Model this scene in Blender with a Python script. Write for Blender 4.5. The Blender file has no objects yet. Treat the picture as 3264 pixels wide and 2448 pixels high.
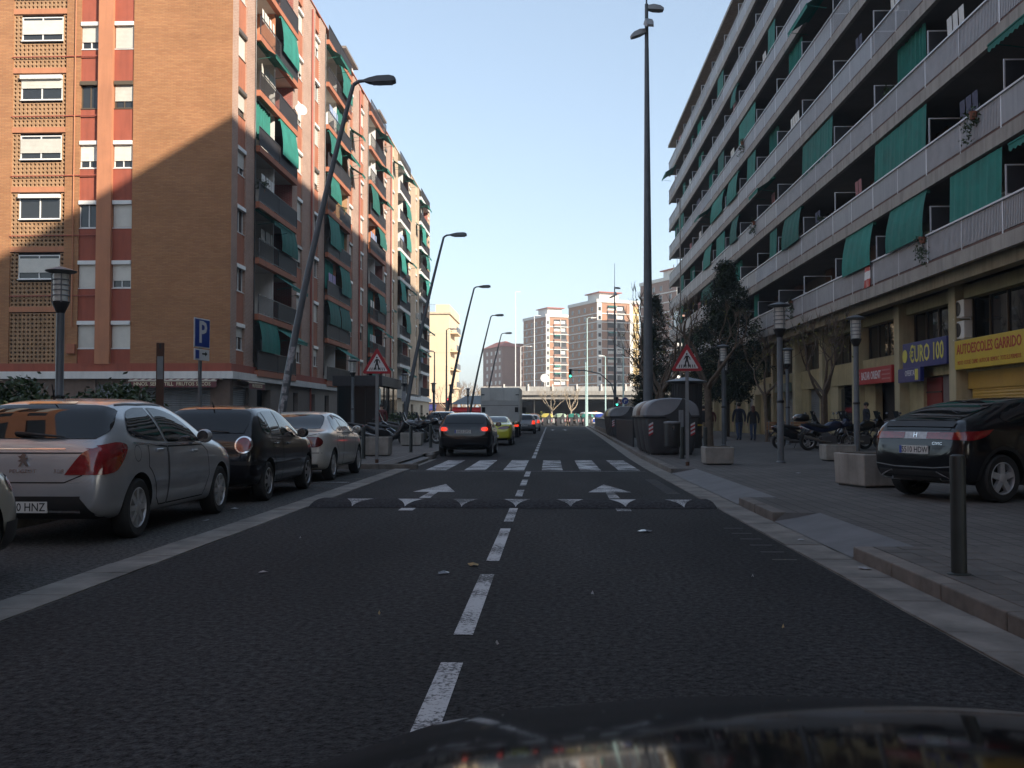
import bpy, bmesh, math, random
from mathutils import Vector, Matrix
from mathutils.bvhtree import BVHTree

scene = bpy.context.scene
COL = scene.collection
RND = random.Random(11)
rad = math.radians

# ---------------------------------------------------------------- camera
cam_d = bpy.data.cameras.new('camera')
cam_d.sensor_width = 36.0
cam_d.lens = 34.99
cam_d.clip_start = 0.05
cam_d.clip_end = 6000
cam = bpy.data.objects.new('camera', cam_d)
COL.objects.link(cam)
cam.location = (0, 0, 1.28)
cam.rotation_euler = (rad(90) + 0.03278, 0, 0.03859)
scene.camera = cam

# ---------------------------------------------------------------- light
SUN_D = Vector((-1.0, 0.9, -0.60)).normalized()      # direction the sunlight travels
world = bpy.data.worlds.new('World')
scene.world = world
world.use_nodes = True
_nt = world.node_tree
_sky = _nt.nodes.new('ShaderNodeTexSky')
_sky.sky_type = 'NISHITA'
_sky.sun_disc = False
_sky.sun_elevation = math.asin(-SUN_D.z)
_sky.sun_rotation = math.atan2(-SUN_D.x, -SUN_D.y)
_sky.air_density = 1.0
_sky.dust_density = 0.6
_sky.ozone_density = 3.5
_bg = _nt.nodes['Background']
_bg.inputs['Strength'].default_value = 0.15
_tint = _nt.nodes.new('ShaderNodeVectorMath')
_tint.operation = 'MULTIPLY'
_tint.inputs[1].default_value = (0.99, 1.0, 0.995)
_gam = _nt.nodes.new('ShaderNodeGamma')              # evens out the glare along the horizon (thin high haze)
_gam.inputs[1].default_value = 0.68
_hsv = _nt.nodes.new('ShaderNodeHueSaturation')
_hsv.inputs['Saturation'].default_value = 0.82
_nt.links.new(_sky.outputs[0], _gam.inputs[0])
_nt.links.new(_gam.outputs[0], _hsv.inputs['Color'])
_nt.links.new(_hsv.outputs[0], _tint.inputs[0])
_nt.links.new(_tint.outputs[0], _bg.inputs[0])
sun_d = bpy.data.lights.new('sun', 'SUN')
sun_d.energy = 3.6
sun_d.angle = rad(0.53)
sun_d.color = (1.0, 0.90, 0.76)
sun = bpy.data.objects.new('sun', sun_d)
COL.objects.link(sun)
sun.location = (60, -50, 60)
sun.rotation_euler = SUN_D.to_track_quat('-Z', 'Y').to_euler()
vs = scene.view_settings
vs.view_transform = 'Standard'
vs.look = 'None'
vs.gamma = 1.0
vs.use_curve_mapping = False
vs.exposure = 1.36

# ---------------------------------------------------------------- materials
MATS = {}


def _nodes(name):
    m = bpy.data.materials.new(name)
    m.use_nodes = True
    nt = m.node_tree
    return m, nt, nt.nodes['Principled BSDF']


def mat(name, col, rough=0.6, metal=0.0, var=0.18, scale=1.5, bump=0.0, bscale=30.0, spec=0.5, coat=0.0,
        emit=None, estr=0.0, orand=0.0, streak=0.0, detail=4.0):
    """plain procedural material: two-scale noise tint, optional bump, per-object tint, vertical grime streaks"""
    if name in MATS:
        return MATS[name]
    m, nt, b = _nodes(name)
    n, l = nt.nodes, nt.links
    geo = n.new('ShaderNodeNewGeometry')
    nz = n.new('ShaderNodeTexNoise')
    nz.inputs['Scale'].default_value = scale
    nz.inputs['Detail'].default_value = detail
    nz.inputs['Roughness'].default_value = 0.65
    l.new(geo.outputs['Position'], nz.inputs['Vector'])
    mr = n.new('ShaderNodeMapRange')
    mr.inputs['From Min'].default_value = 0.3
    mr.inputs['From Max'].default_value = 0.7
    mr.inputs['To Min'].default_value = 1 - var
    mr.inputs['To Max'].default_value = 1 + var
    l.new(nz.outputs[0], mr.inputs['Value'])
    val = mr.outputs[0]

    def mul(a, bb):
        q = n.new('ShaderNodeMath')
        q.operation = 'MULTIPLY'
        l.new(a, q.inputs[0])
        if isinstance(bb, float):
            q.inputs[1].default_value = bb
        else:
            l.new(bb, q.inputs[1])
        return q.outputs[0]
    if streak:
        mp = n.new('ShaderNodeMapping')
        mp.inputs['Scale'].default_value = (3.0, 3.0, 0.25)
        l.new(geo.outputs['Position'], mp.inputs['Vector'])
        n2 = n.new('ShaderNodeTexNoise')
        n2.inputs['Scale'].default_value = 1.6
        n2.inputs['Detail'].default_value = 5
        l.new(mp.outputs[0], n2.inputs['Vector'])
        r2 = n.new('ShaderNodeMapRange')
        r2.inputs['From Min'].default_value = 0.45
        r2.inputs['From Max'].default_value = 0.75
        r2.inputs['To Min'].default_value = 1.0
        r2.inputs['To Max'].default_value = 1 - streak
        l.new(n2.outputs[0], r2.inputs['Value'])
        val = mul(val, r2.outputs[0])
    if orand:
        oi = n.new('ShaderNodeObjectInfo')
        r3 = n.new('ShaderNodeMapRange')
        r3.inputs['To Min'].default_value = 1 - orand
        r3.inputs['To Max'].default_value = 1 + orand
        l.new(oi.outputs['Random'], r3.inputs['Value'])
        val = mul(val, r3.outputs[0])
    mx = n.new('ShaderNodeVectorMath')
    mx.operation = 'SCALE'
    mx.inputs[0].default_value = col[:3]
    l.new(val, mx.inputs['Scale'])
    l.new(mx.outputs[0], b.inputs['Base Color'])
    b.inputs['Roughness'].default_value = rough
    b.inputs['Metallic'].default_value = metal
    b.inputs['Specular IOR Level'].default_value = spec
    b.inputs['Coat Weight'].default_value = coat
    b.inputs['Coat Roughness'].default_value = 0.04
    if rough > 0.12 and coat == 0:
        rr = n.new('ShaderNodeMapRange')
        rr.inputs['To Min'].default_value = rough * 0.8
        rr.inputs['To Max'].default_value = min(1.0, rough * 1.2)
        l.new(nz.outputs[0], rr.inputs['Value'])
        l.new(rr.outputs[0], b.inputs['Roughness'])
    if bump:
        n3 = n.new('ShaderNodeTexNoise')
        n3.inputs['Scale'].default_value = bscale
        n3.inputs['Detail'].default_value = 3
        l.new(geo.outputs['Position'], n3.inputs['Vector'])
        bp = n.new('ShaderNodeBump')
        bp.inputs['Strength'].default_value = bump
        bp.inputs['Distance'].default_value = 0.02
        l.new(n3.outputs[0], bp.inputs['Height'])
        l.new(bp.outputs[0], b.inputs['Normal'])
    if emit:
        b.inputs['Emission Color'].default_value = (*emit, 1)
        b.inputs['Emission Strength'].default_value = estr
    MATS[name] = m
    return m


def brick_mat(name, axis, c1, c2, mortar, bw=0.29, bh=0.068, ms=0.011, tint=0.22, streak=0.0):
    m, nt, b = _nodes(name)
    n, l = nt.nodes, nt.links
    geo = n.new('ShaderNodeNewGeometry')
    sp = n.new('ShaderNodeSeparateXYZ')
    l.new(geo.outputs['Position'], sp.inputs[0])
    cb = n.new('ShaderNodeCombineXYZ')
    l.new(sp.outputs['XY'.index(axis)], cb.inputs[0])
    l.new(sp.outputs[2], cb.inputs[1])
    br = n.new('ShaderNodeTexBrick')
    br.inputs['Scale'].default_value = 1.0
    br.inputs['Brick Width'].default_value = bw
    br.inputs['Row Height'].default_value = bh
    br.inputs['Mortar Size'].default_value = ms
    br.inputs['Mortar Smooth'].default_value = 0.2
    br.inputs['Bias'].default_value = -0.1
    br.inputs['Color1'].default_value = (*c1, 1)
    br.inputs['Color2'].default_value = (*c2, 1)
    br.inputs['Mortar'].default_value = (*mortar, 1)
    l.new(cb.outputs[0], br.inputs['Vector'])
    nz = n.new('ShaderNodeTexNoise')
    nz.inputs['Scale'].default_value = 0.45
    nz.inputs['Detail'].default_value = 7
    nz.inputs['Roughness'].default_value = 0.7
    mp = n.new('ShaderNodeMapping')
    mp.inputs['Scale'].default_value = (1, 1, 2.2)
    l.new(geo.outputs['Position'], mp.inputs[0])
    l.new(mp.outputs[0], nz.inputs['Vector'])
    mr = n.new('ShaderNodeMapRange')
    mr.inputs['From Min'].default_value = 0.3
    mr.inputs['From Max'].default_value = 0.7
    mr.inputs['To Min'].default_value = 1 - tint
    mr.inputs['To Max'].default_value = 1 + tint
    l.new(nz.outputs[0], mr.inputs['Value'])
    sc = n.new('ShaderNodeVectorMath')
    sc.operation = 'SCALE'
    l.new(br.outputs['Color'], sc.inputs[0])
    l.new(mr.outputs[0], sc.inputs['Scale'])
    l.new(sc.outputs[0], b.inputs['Base Color'])
    b.inputs['Roughness'].default_value = 0.85
    b.inputs['Specular IOR Level'].default_value = 0.25
    bp = n.new('ShaderNodeBump')
    bp.inputs['Strength'].default_value = 0.5
    bp.inputs['Distance'].default_value = 0.008
    inv = n.new('ShaderNodeMath')
    inv.operation = 'SUBTRACT'
    inv.inputs[0].default_value = 1.0
    l.new(br.outputs['Fac'], inv.inputs[1])
    l.new(inv.outputs[0], bp.inputs['Height'])
    l.new(bp.outputs[0], b.inputs['Normal'])
    MATS[name] = m
    return m


def asphalt_mat(name, base, worn):
    m, nt, b = _nodes(name)
    n, l = nt.nodes, nt.links
    geo = n.new('ShaderNodeNewGeometry')
    big = n.new('ShaderNodeTexNoise')
    big.inputs['Scale'].default_value = 0.6
    big.inputs['Detail'].default_value = 6
    mp = n.new('ShaderNodeMapping')
    mp.inputs['Scale'].default_value = (1.0, 0.25, 1)
    l.new(geo.outputs['Position'], mp.inputs[0])
    l.new(mp.outputs[0], big.inputs['Vector'])
    fine = n.new('ShaderNodeTexVoronoi')
    fine.inputs['Scale'].default_value = 48.0
    l.new(geo.outputs['Position'], fine.inputs['Vector'])
    fn = n.new('ShaderNodeTexNoise')
    fn.inputs['Scale'].default_value = 85.0
    fn.inputs['Detail'].default_value = 5
    fn.inputs['Roughness'].default_value = 0.75
    l.new(geo.outputs['Position'], fn.inputs['Vector'])
    mx = n.new('ShaderNodeMix')
    mx.data_type = 'RGBA'
    mx.inputs[6].default_value = (*base, 1)
    mx.inputs[7].default_value = (*worn, 1)
    mr = n.new('ShaderNodeMapRange')
    mr.inputs['From Min'].default_value = 0.35
    mr.inputs['From Max'].default_value = 0.7
    l.new(big.outputs[0], mr.inputs['Value'])
    l.new(mr.outputs[0], mx.inputs[0])
    r2 = n.new('ShaderNodeMapRange')
    r2.inputs['From Min'].default_value = 0.38
    r2.inputs['From Max'].default_value = 0.64
    r2.inputs['To Min'].default_value = 0.12
    r2.inputs['To Max'].default_value = 2.3
    f2 = n.new('ShaderNodeTexNoise')
    f2.inputs['Scale'].default_value = 24.0
    f2.inputs['Detail'].default_value = 2
    l.new(geo.outputs['Position'], f2.inputs['Vector'])
    av = n.new('ShaderNodeMix')
    av.inputs[0].default_value = 0.45
    l.new(fn.outputs[0], av.inputs[2])
    l.new(f2.outputs[0], av.inputs[3])
    l.new(av.outputs[0], r2.inputs['Value'])
    sc = n.new('ShaderNodeVectorMath')
    sc.operation = 'SCALE'
    l.new(mx.outputs[2], sc.inputs[0])
    l.new(r2.outputs[0], sc.inputs['Scale'])
    l.new(sc.outputs[0], b.inputs['Base Color'])
    b.inputs['Roughness'].default_value = 0.85
    b.inputs['Specular IOR Level'].default_value = 0.12
    bp = n.new('ShaderNodeBump')
    bp.inputs['Strength'].default_value = 0.6
    bp.inputs['Distance'].default_value = 0.012
    l.new(fine.outputs['Distance'], bp.inputs['Height'])
    l.new(bp.outputs[0], b.inputs['Normal'])
    MATS[name] = m
    return m


def tile_mat(name, c1, c2, mortar, w, h, ms=0.012, rough=0.8, dirt=0.25):
    """paving in the ground plane"""
    m, nt, b = _nodes(name)
    n, l = nt.nodes, nt.links
    geo = n.new('ShaderNodeNewGeometry')
    br = n.new('ShaderNodeTexBrick')
    br.offset = 0.0
    br.inputs['Scale'].default_value = 1.0
    br.inputs['Brick Width'].default_value = w
    br.inputs['Row Height'].default_value = h
    br.inputs['Mortar Size'].default_value = ms
    br.inputs['Color1'].default_value = (*c1, 1)
    br.inputs['Color2'].default_value = (*c2, 1)
    br.inputs['Mortar'].default_value = (*mortar, 1)
    l.new(geo.outputs['Position'], br.inputs['Vector'])
    nz = n.new('ShaderNodeTexNoise')
    nz.inputs['Scale'].default_value = 0.55
    nz.inputs['Detail'].default_value = 8
    nz.inputs['Roughness'].default_value = 0.7
    l.new(geo.outputs['Position'], nz.inputs['Vector'])
    mr = n.new('ShaderNodeMapRange')
    mr.inputs['From Min'].default_value = 0.3
    mr.inputs['From Max'].default_value = 0.7
    mr.inputs['To Min'].default_value = 1 - dirt
    mr.inputs['To Max'].default_value = 1 + dirt
    l.new(nz.outputs[0], mr.inputs['Value'])
    sc = n.new('ShaderNodeVectorMath')
    sc.operation = 'SCALE'
    l.new(br.outputs['Color'], sc.inputs[0])
    l.new(mr.outputs[0], sc.inputs['Scale'])
    l.new(sc.outputs[0], b.inputs['Base Color'])
    b.inputs['Roughness'].default_value = rough
    b.inputs['Specular IOR Level'].default_value = 0.3
    MATS[name] = m
    return m


def paint_mat(name, col=(0.62, 0.62, 0.62), wear=0.5, under=(0.05, 0.05, 0.052), scale=38.0):
    """road paint worn through to the asphalt"""
    m, nt, b = _nodes(name)
    n, l = nt.nodes, nt.links
    geo = n.new('ShaderNodeNewGeometry')
    nz = n.new('ShaderNodeTexNoise')
    nz.inputs['Scale'].default_value = scale
    nz.inputs['Detail'].default_value = 6
    nz.inputs['Roughness'].default_value = 0.75
    l.new(geo.outputs['Position'], nz.inputs['Vector'])
    n2 = n.new('ShaderNodeTexNoise')
    n2.inputs['Scale'].default_value = 1.7
    n2.inputs['Detail'].default_value = 5
    l.new(geo.outputs['Position'], n2.inputs['Vector'])
    ad = n.new('ShaderNodeMath')
    ad.operation = 'MULTIPLY_ADD'
    ad.inputs[1].default_value = 0.7
    l.new(n2.outputs[0], ad.inputs[0])
    l.new(nz.outputs[0], ad.inputs[2])
    mr = n.new('ShaderNodeMapRange')
    mr.inputs['From Min'].default_value = 1.18 - wear * 0.45
    mr.inputs['From Max'].default_value = 1.26 - wear * 0.40
    l.new(ad.outputs[0], mr.inputs['Value'])
    mx = n.new('ShaderNodeMix')
    mx.data_type = 'RGBA'
    mx.inputs[6].default_value = (*col, 1)
    mx.inputs[7].default_value = (*under, 1)
    l.new(mr.outputs[0], mx.inputs[0])
    l.new(mx.outputs[2], b.inputs['Base Color'])
    b.inputs['Roughness'].default_value = 0.7
    b.inputs['Specular IOR Level'].default_value = 0.3
    MATS[name] = m
    return m


def glass_mat(name, col=(0.012, 0.014, 0.016), rough=0.03, spec=0.6):
    m, nt, b = _nodes(name)
    b.inputs['Base Color'].default_value = (*col, 1)
    b.inputs['Roughness'].default_value = rough
    b.inputs['Specular IOR Level'].default_value = spec
    MATS[name] = m
    return m


def car_paint(name, col, metal=0.0, rough=0.35, flake=0.0):
    m, nt, b = _nodes(name)
    n, l = nt.nodes, nt.links
    geo = n.new('ShaderNodeNewGeometry')
    nz = n.new('ShaderNodeTexNoise')
    nz.inputs['Scale'].default_value = 5
    nz.inputs['Detail'].default_value = 6
    l.new(geo.outputs['Position'], nz.inputs['Vector'])
    mr = n.new('ShaderNodeMapRange')
    mr.inputs['To Min'].default_value = 0.86
    mr.inputs['To Max'].default_value = 1.1
    l.new(nz.outputs[0], mr.inputs['Value'])
    sc = n.new('ShaderNodeVectorMath')
    sc.operation = 'SCALE'
    sc.inputs[0].default_value = col
    l.new(mr.outputs[0], sc.inputs['Scale'])
    l.new(sc.outputs[0], b.inputs['Base Color'])
    b.inputs['Metallic'].default_value = metal
    b.inputs['Roughness'].default_value = rough
    b.inputs['Coat Weight'].default_value = 1.0
    if metal < 0.3:
        b.inputs['Specular IOR Level'].default_value = 0.12
    r2 = n.new('ShaderNodeMapRange')
    r2.inputs['To Min'].default_value = 0.03
    r2.inputs['To Max'].default_value = 0.12
    l.new(nz.outputs[0], r2.inputs['Value'])
    l.new(r2.outputs[0], b.inputs['Coat Roughness'])
    MATS[name] = m
    return m


# ---------------------------------------------------------------- mesh helpers
class MB:
    def __init__(s):
        s.v, s.f, s.mi, s.cur = [], [], [], 0

    def add(s, vs_, fs_):
        o = len(s.v)
        s.v += [tuple(p) for p in vs_]
        for f in fs_:
            s.f.append(tuple(i + o for i in f))
            s.mi.append(s.cur)
        return s

    def box(s, x0, y0, z0, x1, y1, z1):
        return s.add([(x0, y0, z0), (x1, y0, z0), (x1, y1, z0), (x0, y1, z0), (x0, y0, z1), (x1, y0, z1), (x1, y1, z1), (x0, y1, z1)],
                     [(3, 2, 1, 0), (4, 5, 6, 7), (0, 1, 5, 4), (1, 2, 6, 5), (2, 3, 7, 6), (3, 0, 4, 7)])

    def quad(s, a, b, c, d):
        return s.add([a, b, c, d], [(0, 1, 2, 3)])

    def prism(s, poly, axis, a, b):
        """poly in the two other axes (x:(y,z) y:(x,z) z:(x,y)) extruded from a to b"""
        def P(p, t):
            return {'x': (t, p[0], p[1]), 'y': (p[0], t, p[1]), 'z': (p[0], p[1], t)}[axis]
        n = len(poly)
        vs_ = [P(p, a) for p in poly] + [P(p, b) for p in poly]
        fs_ = [tuple(range(n))[::-1], tuple(range(n, 2 * n))] + [(i, (i + 1) % n, n + (i + 1) % n, n + i) for i in range(n)]
        return s.add(vs_, fs_)

    def tube(s, pts, rs, n=8, caps=True):
        pts = [Vector(p) for p in pts]
        if not isinstance(rs, (list, tuple)):
            rs = [rs] * len(pts)
        rings = []
        up = None
        for i, p in enumerate(pts):
            d = (pts[min(i + 1, len(pts) - 1)] - pts[max(i - 1, 0)])
            if d.length < 1e-9:
                d = Vector((0, 0, 1))
            d.normalize()
            if up is None:
                up = Vector((0, 0, 1)) if abs(d.z) < 0.9 else Vector((1, 0, 0))
            a = d.cross(up)
            if a.length < 1e-6:
                up = Vector((1, 0, 0)) if abs(d.x) < 0.9 else Vector((0, 1, 0))
                a = d.cross(up)
            a.normalize()
            b = d.cross(a)
            up = -b if False else a.cross(d)
            rings.append([p + a * (rs[i] * math.cos(2 * math.pi * k / n)) + b * (rs[i] * math.sin(2 * math.pi * k / n)) for k in range(n)])
        vs_ = [q for r in rings for q in r]
        fs_ = []
        for i in range(len(rings) - 1):
            for k in range(n):
                fs_.append((i * n + k, i * n + (k + 1) % n, (i + 1) * n + (k + 1) % n, (i + 1) * n + k))
        if caps:
            fs_.append(tuple(range(n))[::-1])
            fs_.append(tuple(range((len(rings) - 1) * n, len(rings) * n)))
        return s.add(vs_, fs_)

    def cyl(s, p, q, r0, r1=None, n=12):
        return s.tube([p, q], [r0, r0 if r1 is None else r1], n)

    def lathe(s, prof, n=20, c=(0, 0, 0), axis='z', caps=True):
        """prof: (r, t) along the axis"""
        vs_, fs_ = [], []
        for r, t in prof:
            for k in range(n):
                a = 2 * math.pi * k / n
                u, w = r * math.cos(a), r * math.sin(a)
                p = {'z': (u, w, t), 'x': (t, u, w), 'y': (u, t, w)}[axis]
                vs_.append((p[0] + c[0], p[1] + c[1], p[2] + c[2]))
        for i in range(len(prof) - 1):
            for k in range(n):
                fs_.append((i * n + k, i * n + (k + 1) % n, (i + 1) * n + (k + 1) % n, (i + 1) * n + k))
        if caps:
            fs_.append(tuple(range(n))[::-1])
            fs_.append(tuple(range((len(prof) - 1) * n, len(prof) * n)))
        return s.add(vs_, fs_)

    def loft(s, secs, caps=True):
        n = len(secs[0])
        vs_ = [p for r in secs for p in r]
        fs_ = []
        for i in range(len(secs) - 1):
            for k in range(n):
                fs_.append((i * n + k, i * n + (k + 1) % n, (i + 1) * n + (k + 1) % n, (i + 1) * n + k))
        if caps:
            fs_.append(tuple(range(n))[::-1])
            fs_.append(tuple(range((len(secs) - 1) * n, len(secs) * n)))
        return s.add(vs_, fs_)

    def blob(s, c, r, nu=10, nv=7, e=1.0):
        """ellipsoid"""
        vs_, fs_ = [(c[0], c[1], c[2] - r[2])], []
        for j in range(1, nv):
            t = -math.pi / 2 + math.pi * j / nv
            for i in range(nu):
                a = 2 * math.pi * i / nu
                vs_.append((c[0] + r[0] * math.cos(t) * math.cos(a), c[1] + r[1] * math.cos(t) * math.sin(a), c[2] + r[2] * math.sin(t)))
        vs_.append((c[0], c[1], c[2] + r[2]))
        for i in range(nu):
            fs_.append((0, 1 + (i + 1) % nu, 1 + i))
            fs_.append((len(vs_) - 1, len(vs_) - 1 - nu + i, len(vs_) - 1 - nu + (i + 1) % nu))
        for j in range(nv - 2):
            for i in range(nu):
                a = 1 + j * nu
                fs_.append((a + i, a + (i + 1) % nu, a + nu + (i + 1) % nu, a + nu + i))
        return s.add(vs_, fs_)

    def xform(s, M_):
        s.v = [tuple(M_ @ Vector(p)) for p in s.v]
        return s

    def mesh(s, name, mats, smooth=None, bevel=0.0, sub=0):
        me = bpy.data.meshes.new(name)
        me.from_pydata(s.v, [], s.f)
        if not isinstance(mats, (list, tuple)):
            mats = [mats]
        for m in mats:
            me.materials.append(m)
        if any(s.mi):
            me.polygons.foreach_set('material_index', s.mi)
        if bevel:
            bm = bmesh.new()
            bm.from_mesh(me)
            bmesh.ops.remove_doubles(bm, verts=bm.verts, dist=1e-5)
            bmesh.ops.bevel(bm, geom=[e for e in bm.edges if len(e.link_faces) == 2 and e.calc_face_angle(0) > 0.6], offset=bevel, segments=2, affect='EDGES', profile=0.5)
            bm.to_mesh(me)
            bm.free()
        if smooth is not None:
            me.polygons.foreach_set('use_smooth', [True] * len(me.polygons))
            me.set_sharp_from_angle(angle=rad(smooth))
        me.update()
        return me

    def build(s, name, mats, parent=None, loc=(0, 0, 0), rz=0.0, smooth=None, bevel=0.0):
        return link(name, s.mesh(name, mats, smooth, bevel), parent, loc, rz)


def link(name, me, parent=None, loc=(0, 0, 0), rz=0.0, rot=None, scale=None):
    o = bpy.data.objects.new(name, me)
    COL.objects.link(o)
    o.parent = parent
    o.location = loc
    o.rotation_euler = rot if rot else (0, 0, rz)
    if scale:
        o.scale = scale
    return o


def thing(name, label, cat, loc=(0, 0, 0), rz=0.0, group=None):
    o = bpy.data.objects.new(name, None)
    o.empty_display_size = 0.2
    COL.objects.link(o)
    o.location = loc
    o.rotation_euler = (0, 0, rz)
    return tag(o, label, cat, group)


def tag(o, label, cat, group=None):
    o['label'] = label
    o['category'] = cat
    if group:
        o['group'] = group
    return o


def structure(o):
    o['kind'] = 'structure'
    return o


def stuff(o):
    o['kind'] = 'stuff'
    return o


def children_map():
    d = {}
    for o in COL.objects:
        if o.parent:
            d.setdefault(o.parent, []).append(o)
    return d


def copy_tree(root, loc, rz, label=None, group=None, scale=None, mats=None):
    def cp(o, parent):
        c = o.copy()
        COL.objects.link(c)
        c.parent = parent
        for ch in kids.get(o, []):
            cp(ch, c)
        return c
    kids = children_map()
    r = cp(root, None)
    r.location = loc
    r.rotation_euler = (0, 0, rz)
    if scale:
        r.scale = scale
    if label:
        r['label'] = label
    if group:
        r['group'] = group
    return r


def text_obj(name, txt, size, m, parent, loc, rot, extrude=0.004, align='CENTER', sx=1.0, bold=0.0, shear=0.0):
    cu = bpy.data.curves.new(name, 'FONT')
    cu.body = txt
    cu.size = size
    cu.align_x = align
    cu.align_y = 'CENTER'
    cu.extrude = extrude
    cu.offset = bold
    cu.shear = shear
    cu.resolution_u = 2
    t = bpy.data.objects.new(name, cu)
    COL.objects.link(t)
    dg = bpy.context.evaluated_depsgraph_get()
    me = bpy.data.meshes.new_from_object(t.evaluated_get(dg))
    bpy.data.objects.remove(t)
    bpy.data.curves.remove(cu)
    me.materials.clear()
    me.materials.append(m)
    o = link(name, me, parent, loc, rot=rot)
    o.scale = (sx, 1, 1)
    return o


def lerp(a, b, t):
    return a + (b - a) * t


def interp(tab, x):
    if x <= tab[0][0]:
        return tab[0][1]
    for (x0, y0), (x1, y1) in zip(tab, tab[1:]):
        if x <= x1:
            return lerp(y0, y1, (x - x0) / (x1 - x0)) if x1 > x0 else y1
    return tab[-1][1]
# ---------------------------------------------------------------- shared materials
ASPH = asphalt_mat('asphalt', (0.0205, 0.0208, 0.0215), (0.038, 0.038, 0.0385))
ASPH2 = asphalt_mat('asphalt_parking', (0.055, 0.052, 0.05), (0.075, 0.071, 0.067))
RUBBER_BUMP = asphalt_mat('bump_asphalt', (0.022, 0.022, 0.025), (0.03, 0.03, 0.033))
GUTTER = mat('gutter_concrete', (0.165, 0.155, 0.14), 0.85, var=0.45, scale=2.2, bump=0.15, bscale=60, orand=0.12)
KERB = mat('kerb_granite', (0.15, 0.135, 0.12), 0.85, var=0.35, scale=4, bump=0.2, bscale=90, orand=0.12)
PANOT = tile_mat('panot_paving', (0.115, 0.106, 0.098), (0.095, 0.088, 0.082), (0.05, 0.047, 0.044), 0.2, 0.2, 0.012, dirt=0.35)
TILE = mat('panot_tile', (0.108, 0.10, 0.092), 0.85, var=0.3, scale=3, bump=0.2, bscale=70, orand=0.16)
RAMP = mat('ramp_granite', (0.125, 0.125, 0.128), 0.75, var=0.28, scale=1.8, bump=0.1, bscale=80)
PAINT = paint_mat('road_paint', (0.47, 0.48, 0.49), 0.80)
PAINT_W = paint_mat('road_paint_worn', (0.55, 0.56, 0.57), 0.95)
PAINT_Y = paint_mat('road_paint_yellow', (0.42, 0.30, 0.05), 1.35)
TAN = mat('dry_ground', (0.20, 0.19, 0.17), 0.9, var=0.3, scale=0.2)

WHITE = mat('white_paint', (0.72, 0.72, 0.70), 0.45, var=0.08)
BLACK = mat('black_plastic', (0.018, 0.018, 0.019), 0.45, var=0.2)
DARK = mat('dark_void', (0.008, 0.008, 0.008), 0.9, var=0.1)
STEEL = mat('galvanised_steel', (0.20, 0.21, 0.22), 0.5, metal=0.35, var=0.18, scale=4)
POLE = mat('painted_pole', (0.105, 0.115, 0.125), 0.45, var=0.22, scale=3, streak=0.2)
CHROME = mat('chrome', (0.75, 0.75, 0.76), 0.12, metal=1.0, var=0.05)
GLASS = glass_mat('dark_glass')
CONC = mat('planter_concrete', (0.30, 0.28, 0.25), 0.9, var=0.22, scale=3, bump=0.25, bscale=60, streak=0.35)
RUBBER = mat('tyre_rubber', (0.018, 0.018, 0.018), 0.75, var=0.2, scale=8)
REDP = mat('red_paint', (0.48, 0.02, 0.02), 0.4, var=0.1)

# ---------------------------------------------------------------- ground, road
structure(MB().quad((-2500, -600, -0.03), (2500, -600, -0.03), (2500, 3000, -0.03), (-2500, 3000, -0.03)).build('ground', TAN))

RK = [(-40, 2.32), (24, 2.32), (31, 2.40), (61, 3.05), (100, 3.85), (128, 4.4)]      # right edge of the asphalt
LK = [(-40, -3.42), (23.9, -3.42), (30.2, -3.45), (32, -3.75), (128, -4.0)]
ys = [-40, -10, 0, 5, 10, 14, 18, 23.9, 27, 30.2, 32, 40, 50, 61, 80, 100, 128]
mb = MB()
for a, b in zip(ys, ys[1:]):
    mb.quad((interp(LK, a), a, 0), (interp(RK, a), a, 0), (interp(RK, b), b, 0), (interp(LK, b), b, 0))
road = structure(mb.build('road', ASPH))
structure(MB().quad((-120, 128, 0), (120, 128, 0), (120, 215, 0), (-120, 215, 0)).build('cross_street', ASPH))
structure(MB().quad((-6.25, -40, 0.0), (-3.8, -40, 0.0), (-3.8, 24.25, 0.0), (-6.25, 24.25, 0.0)).build('parking_lane', ASPH2))

# painted markings (sheets 4 mm proud of the asphalt)
def mark(name, poly, m=PAINT, z=0.004):
    mb = MB()
    mb.add([(x, y, z) for x, y in poly], [tuple(range(len(poly)))])
    return mb.build(name, m, road)

for y0, y1 in [(1.6, 5.2), (5.86, 8.10), (8.85, 11.4), (12.15, 13.93), (16.0, 17.4), (18.4, 20.2), (21.3, 23.2)]:
    mark('lane_dash', [(-0.57, y0), (-0.455, y0), (-0.455, y1), (-0.57, y1)])
y = 30.6
while y < 118:
    mark('lane_dash', [(-0.58, y), (-0.46, y), (-0.46, y + 2.3), (-0.58, y + 2.3)])
    y += 3.1
for i, x in enumerate([-2.99, -2.06, -1.13, -0.21, 0.70, 1.62]):
    mark('crosswalk_stripe', [(x, 23.75), (x + 0.50, 23.75), (x + 0.50, 29.2), (x, 29.2)], PAINT if i < 3 else PAINT_W)
mark('stop_line', [(-3.3, 23.32), (2.2, 23.32), (2.2, 23.40), (-3.3, 23.40)], PAINT_W)
for cx in (-1.98, 1.0):
    m_ = PAINT if cx < 0 else PAINT_W
    mark('lane_arrow', [(cx - 0.09, 15.45), (cx + 0.09, 15.45), (cx + 0.07, 16.9), (cx + 0.36, 16.9), (cx, 18.85), (cx - 0.36, 16.9), (cx - 0.07, 16.9)], m_)
    mark('arrow_stem', [(cx - 0.10, 13.55), (cx + 0.10, 13.55), (cx + 0.10, 13.9), (cx - 0.10, 13.9)], m_)
for k in range(14):
    y = 16.6 + k * 0.28
    mark('yellow_mark', [(1.92, y), (2.14, y), (2.14, y + 0.12), (1.92, y + 0.12)], PAINT_Y)
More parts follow.
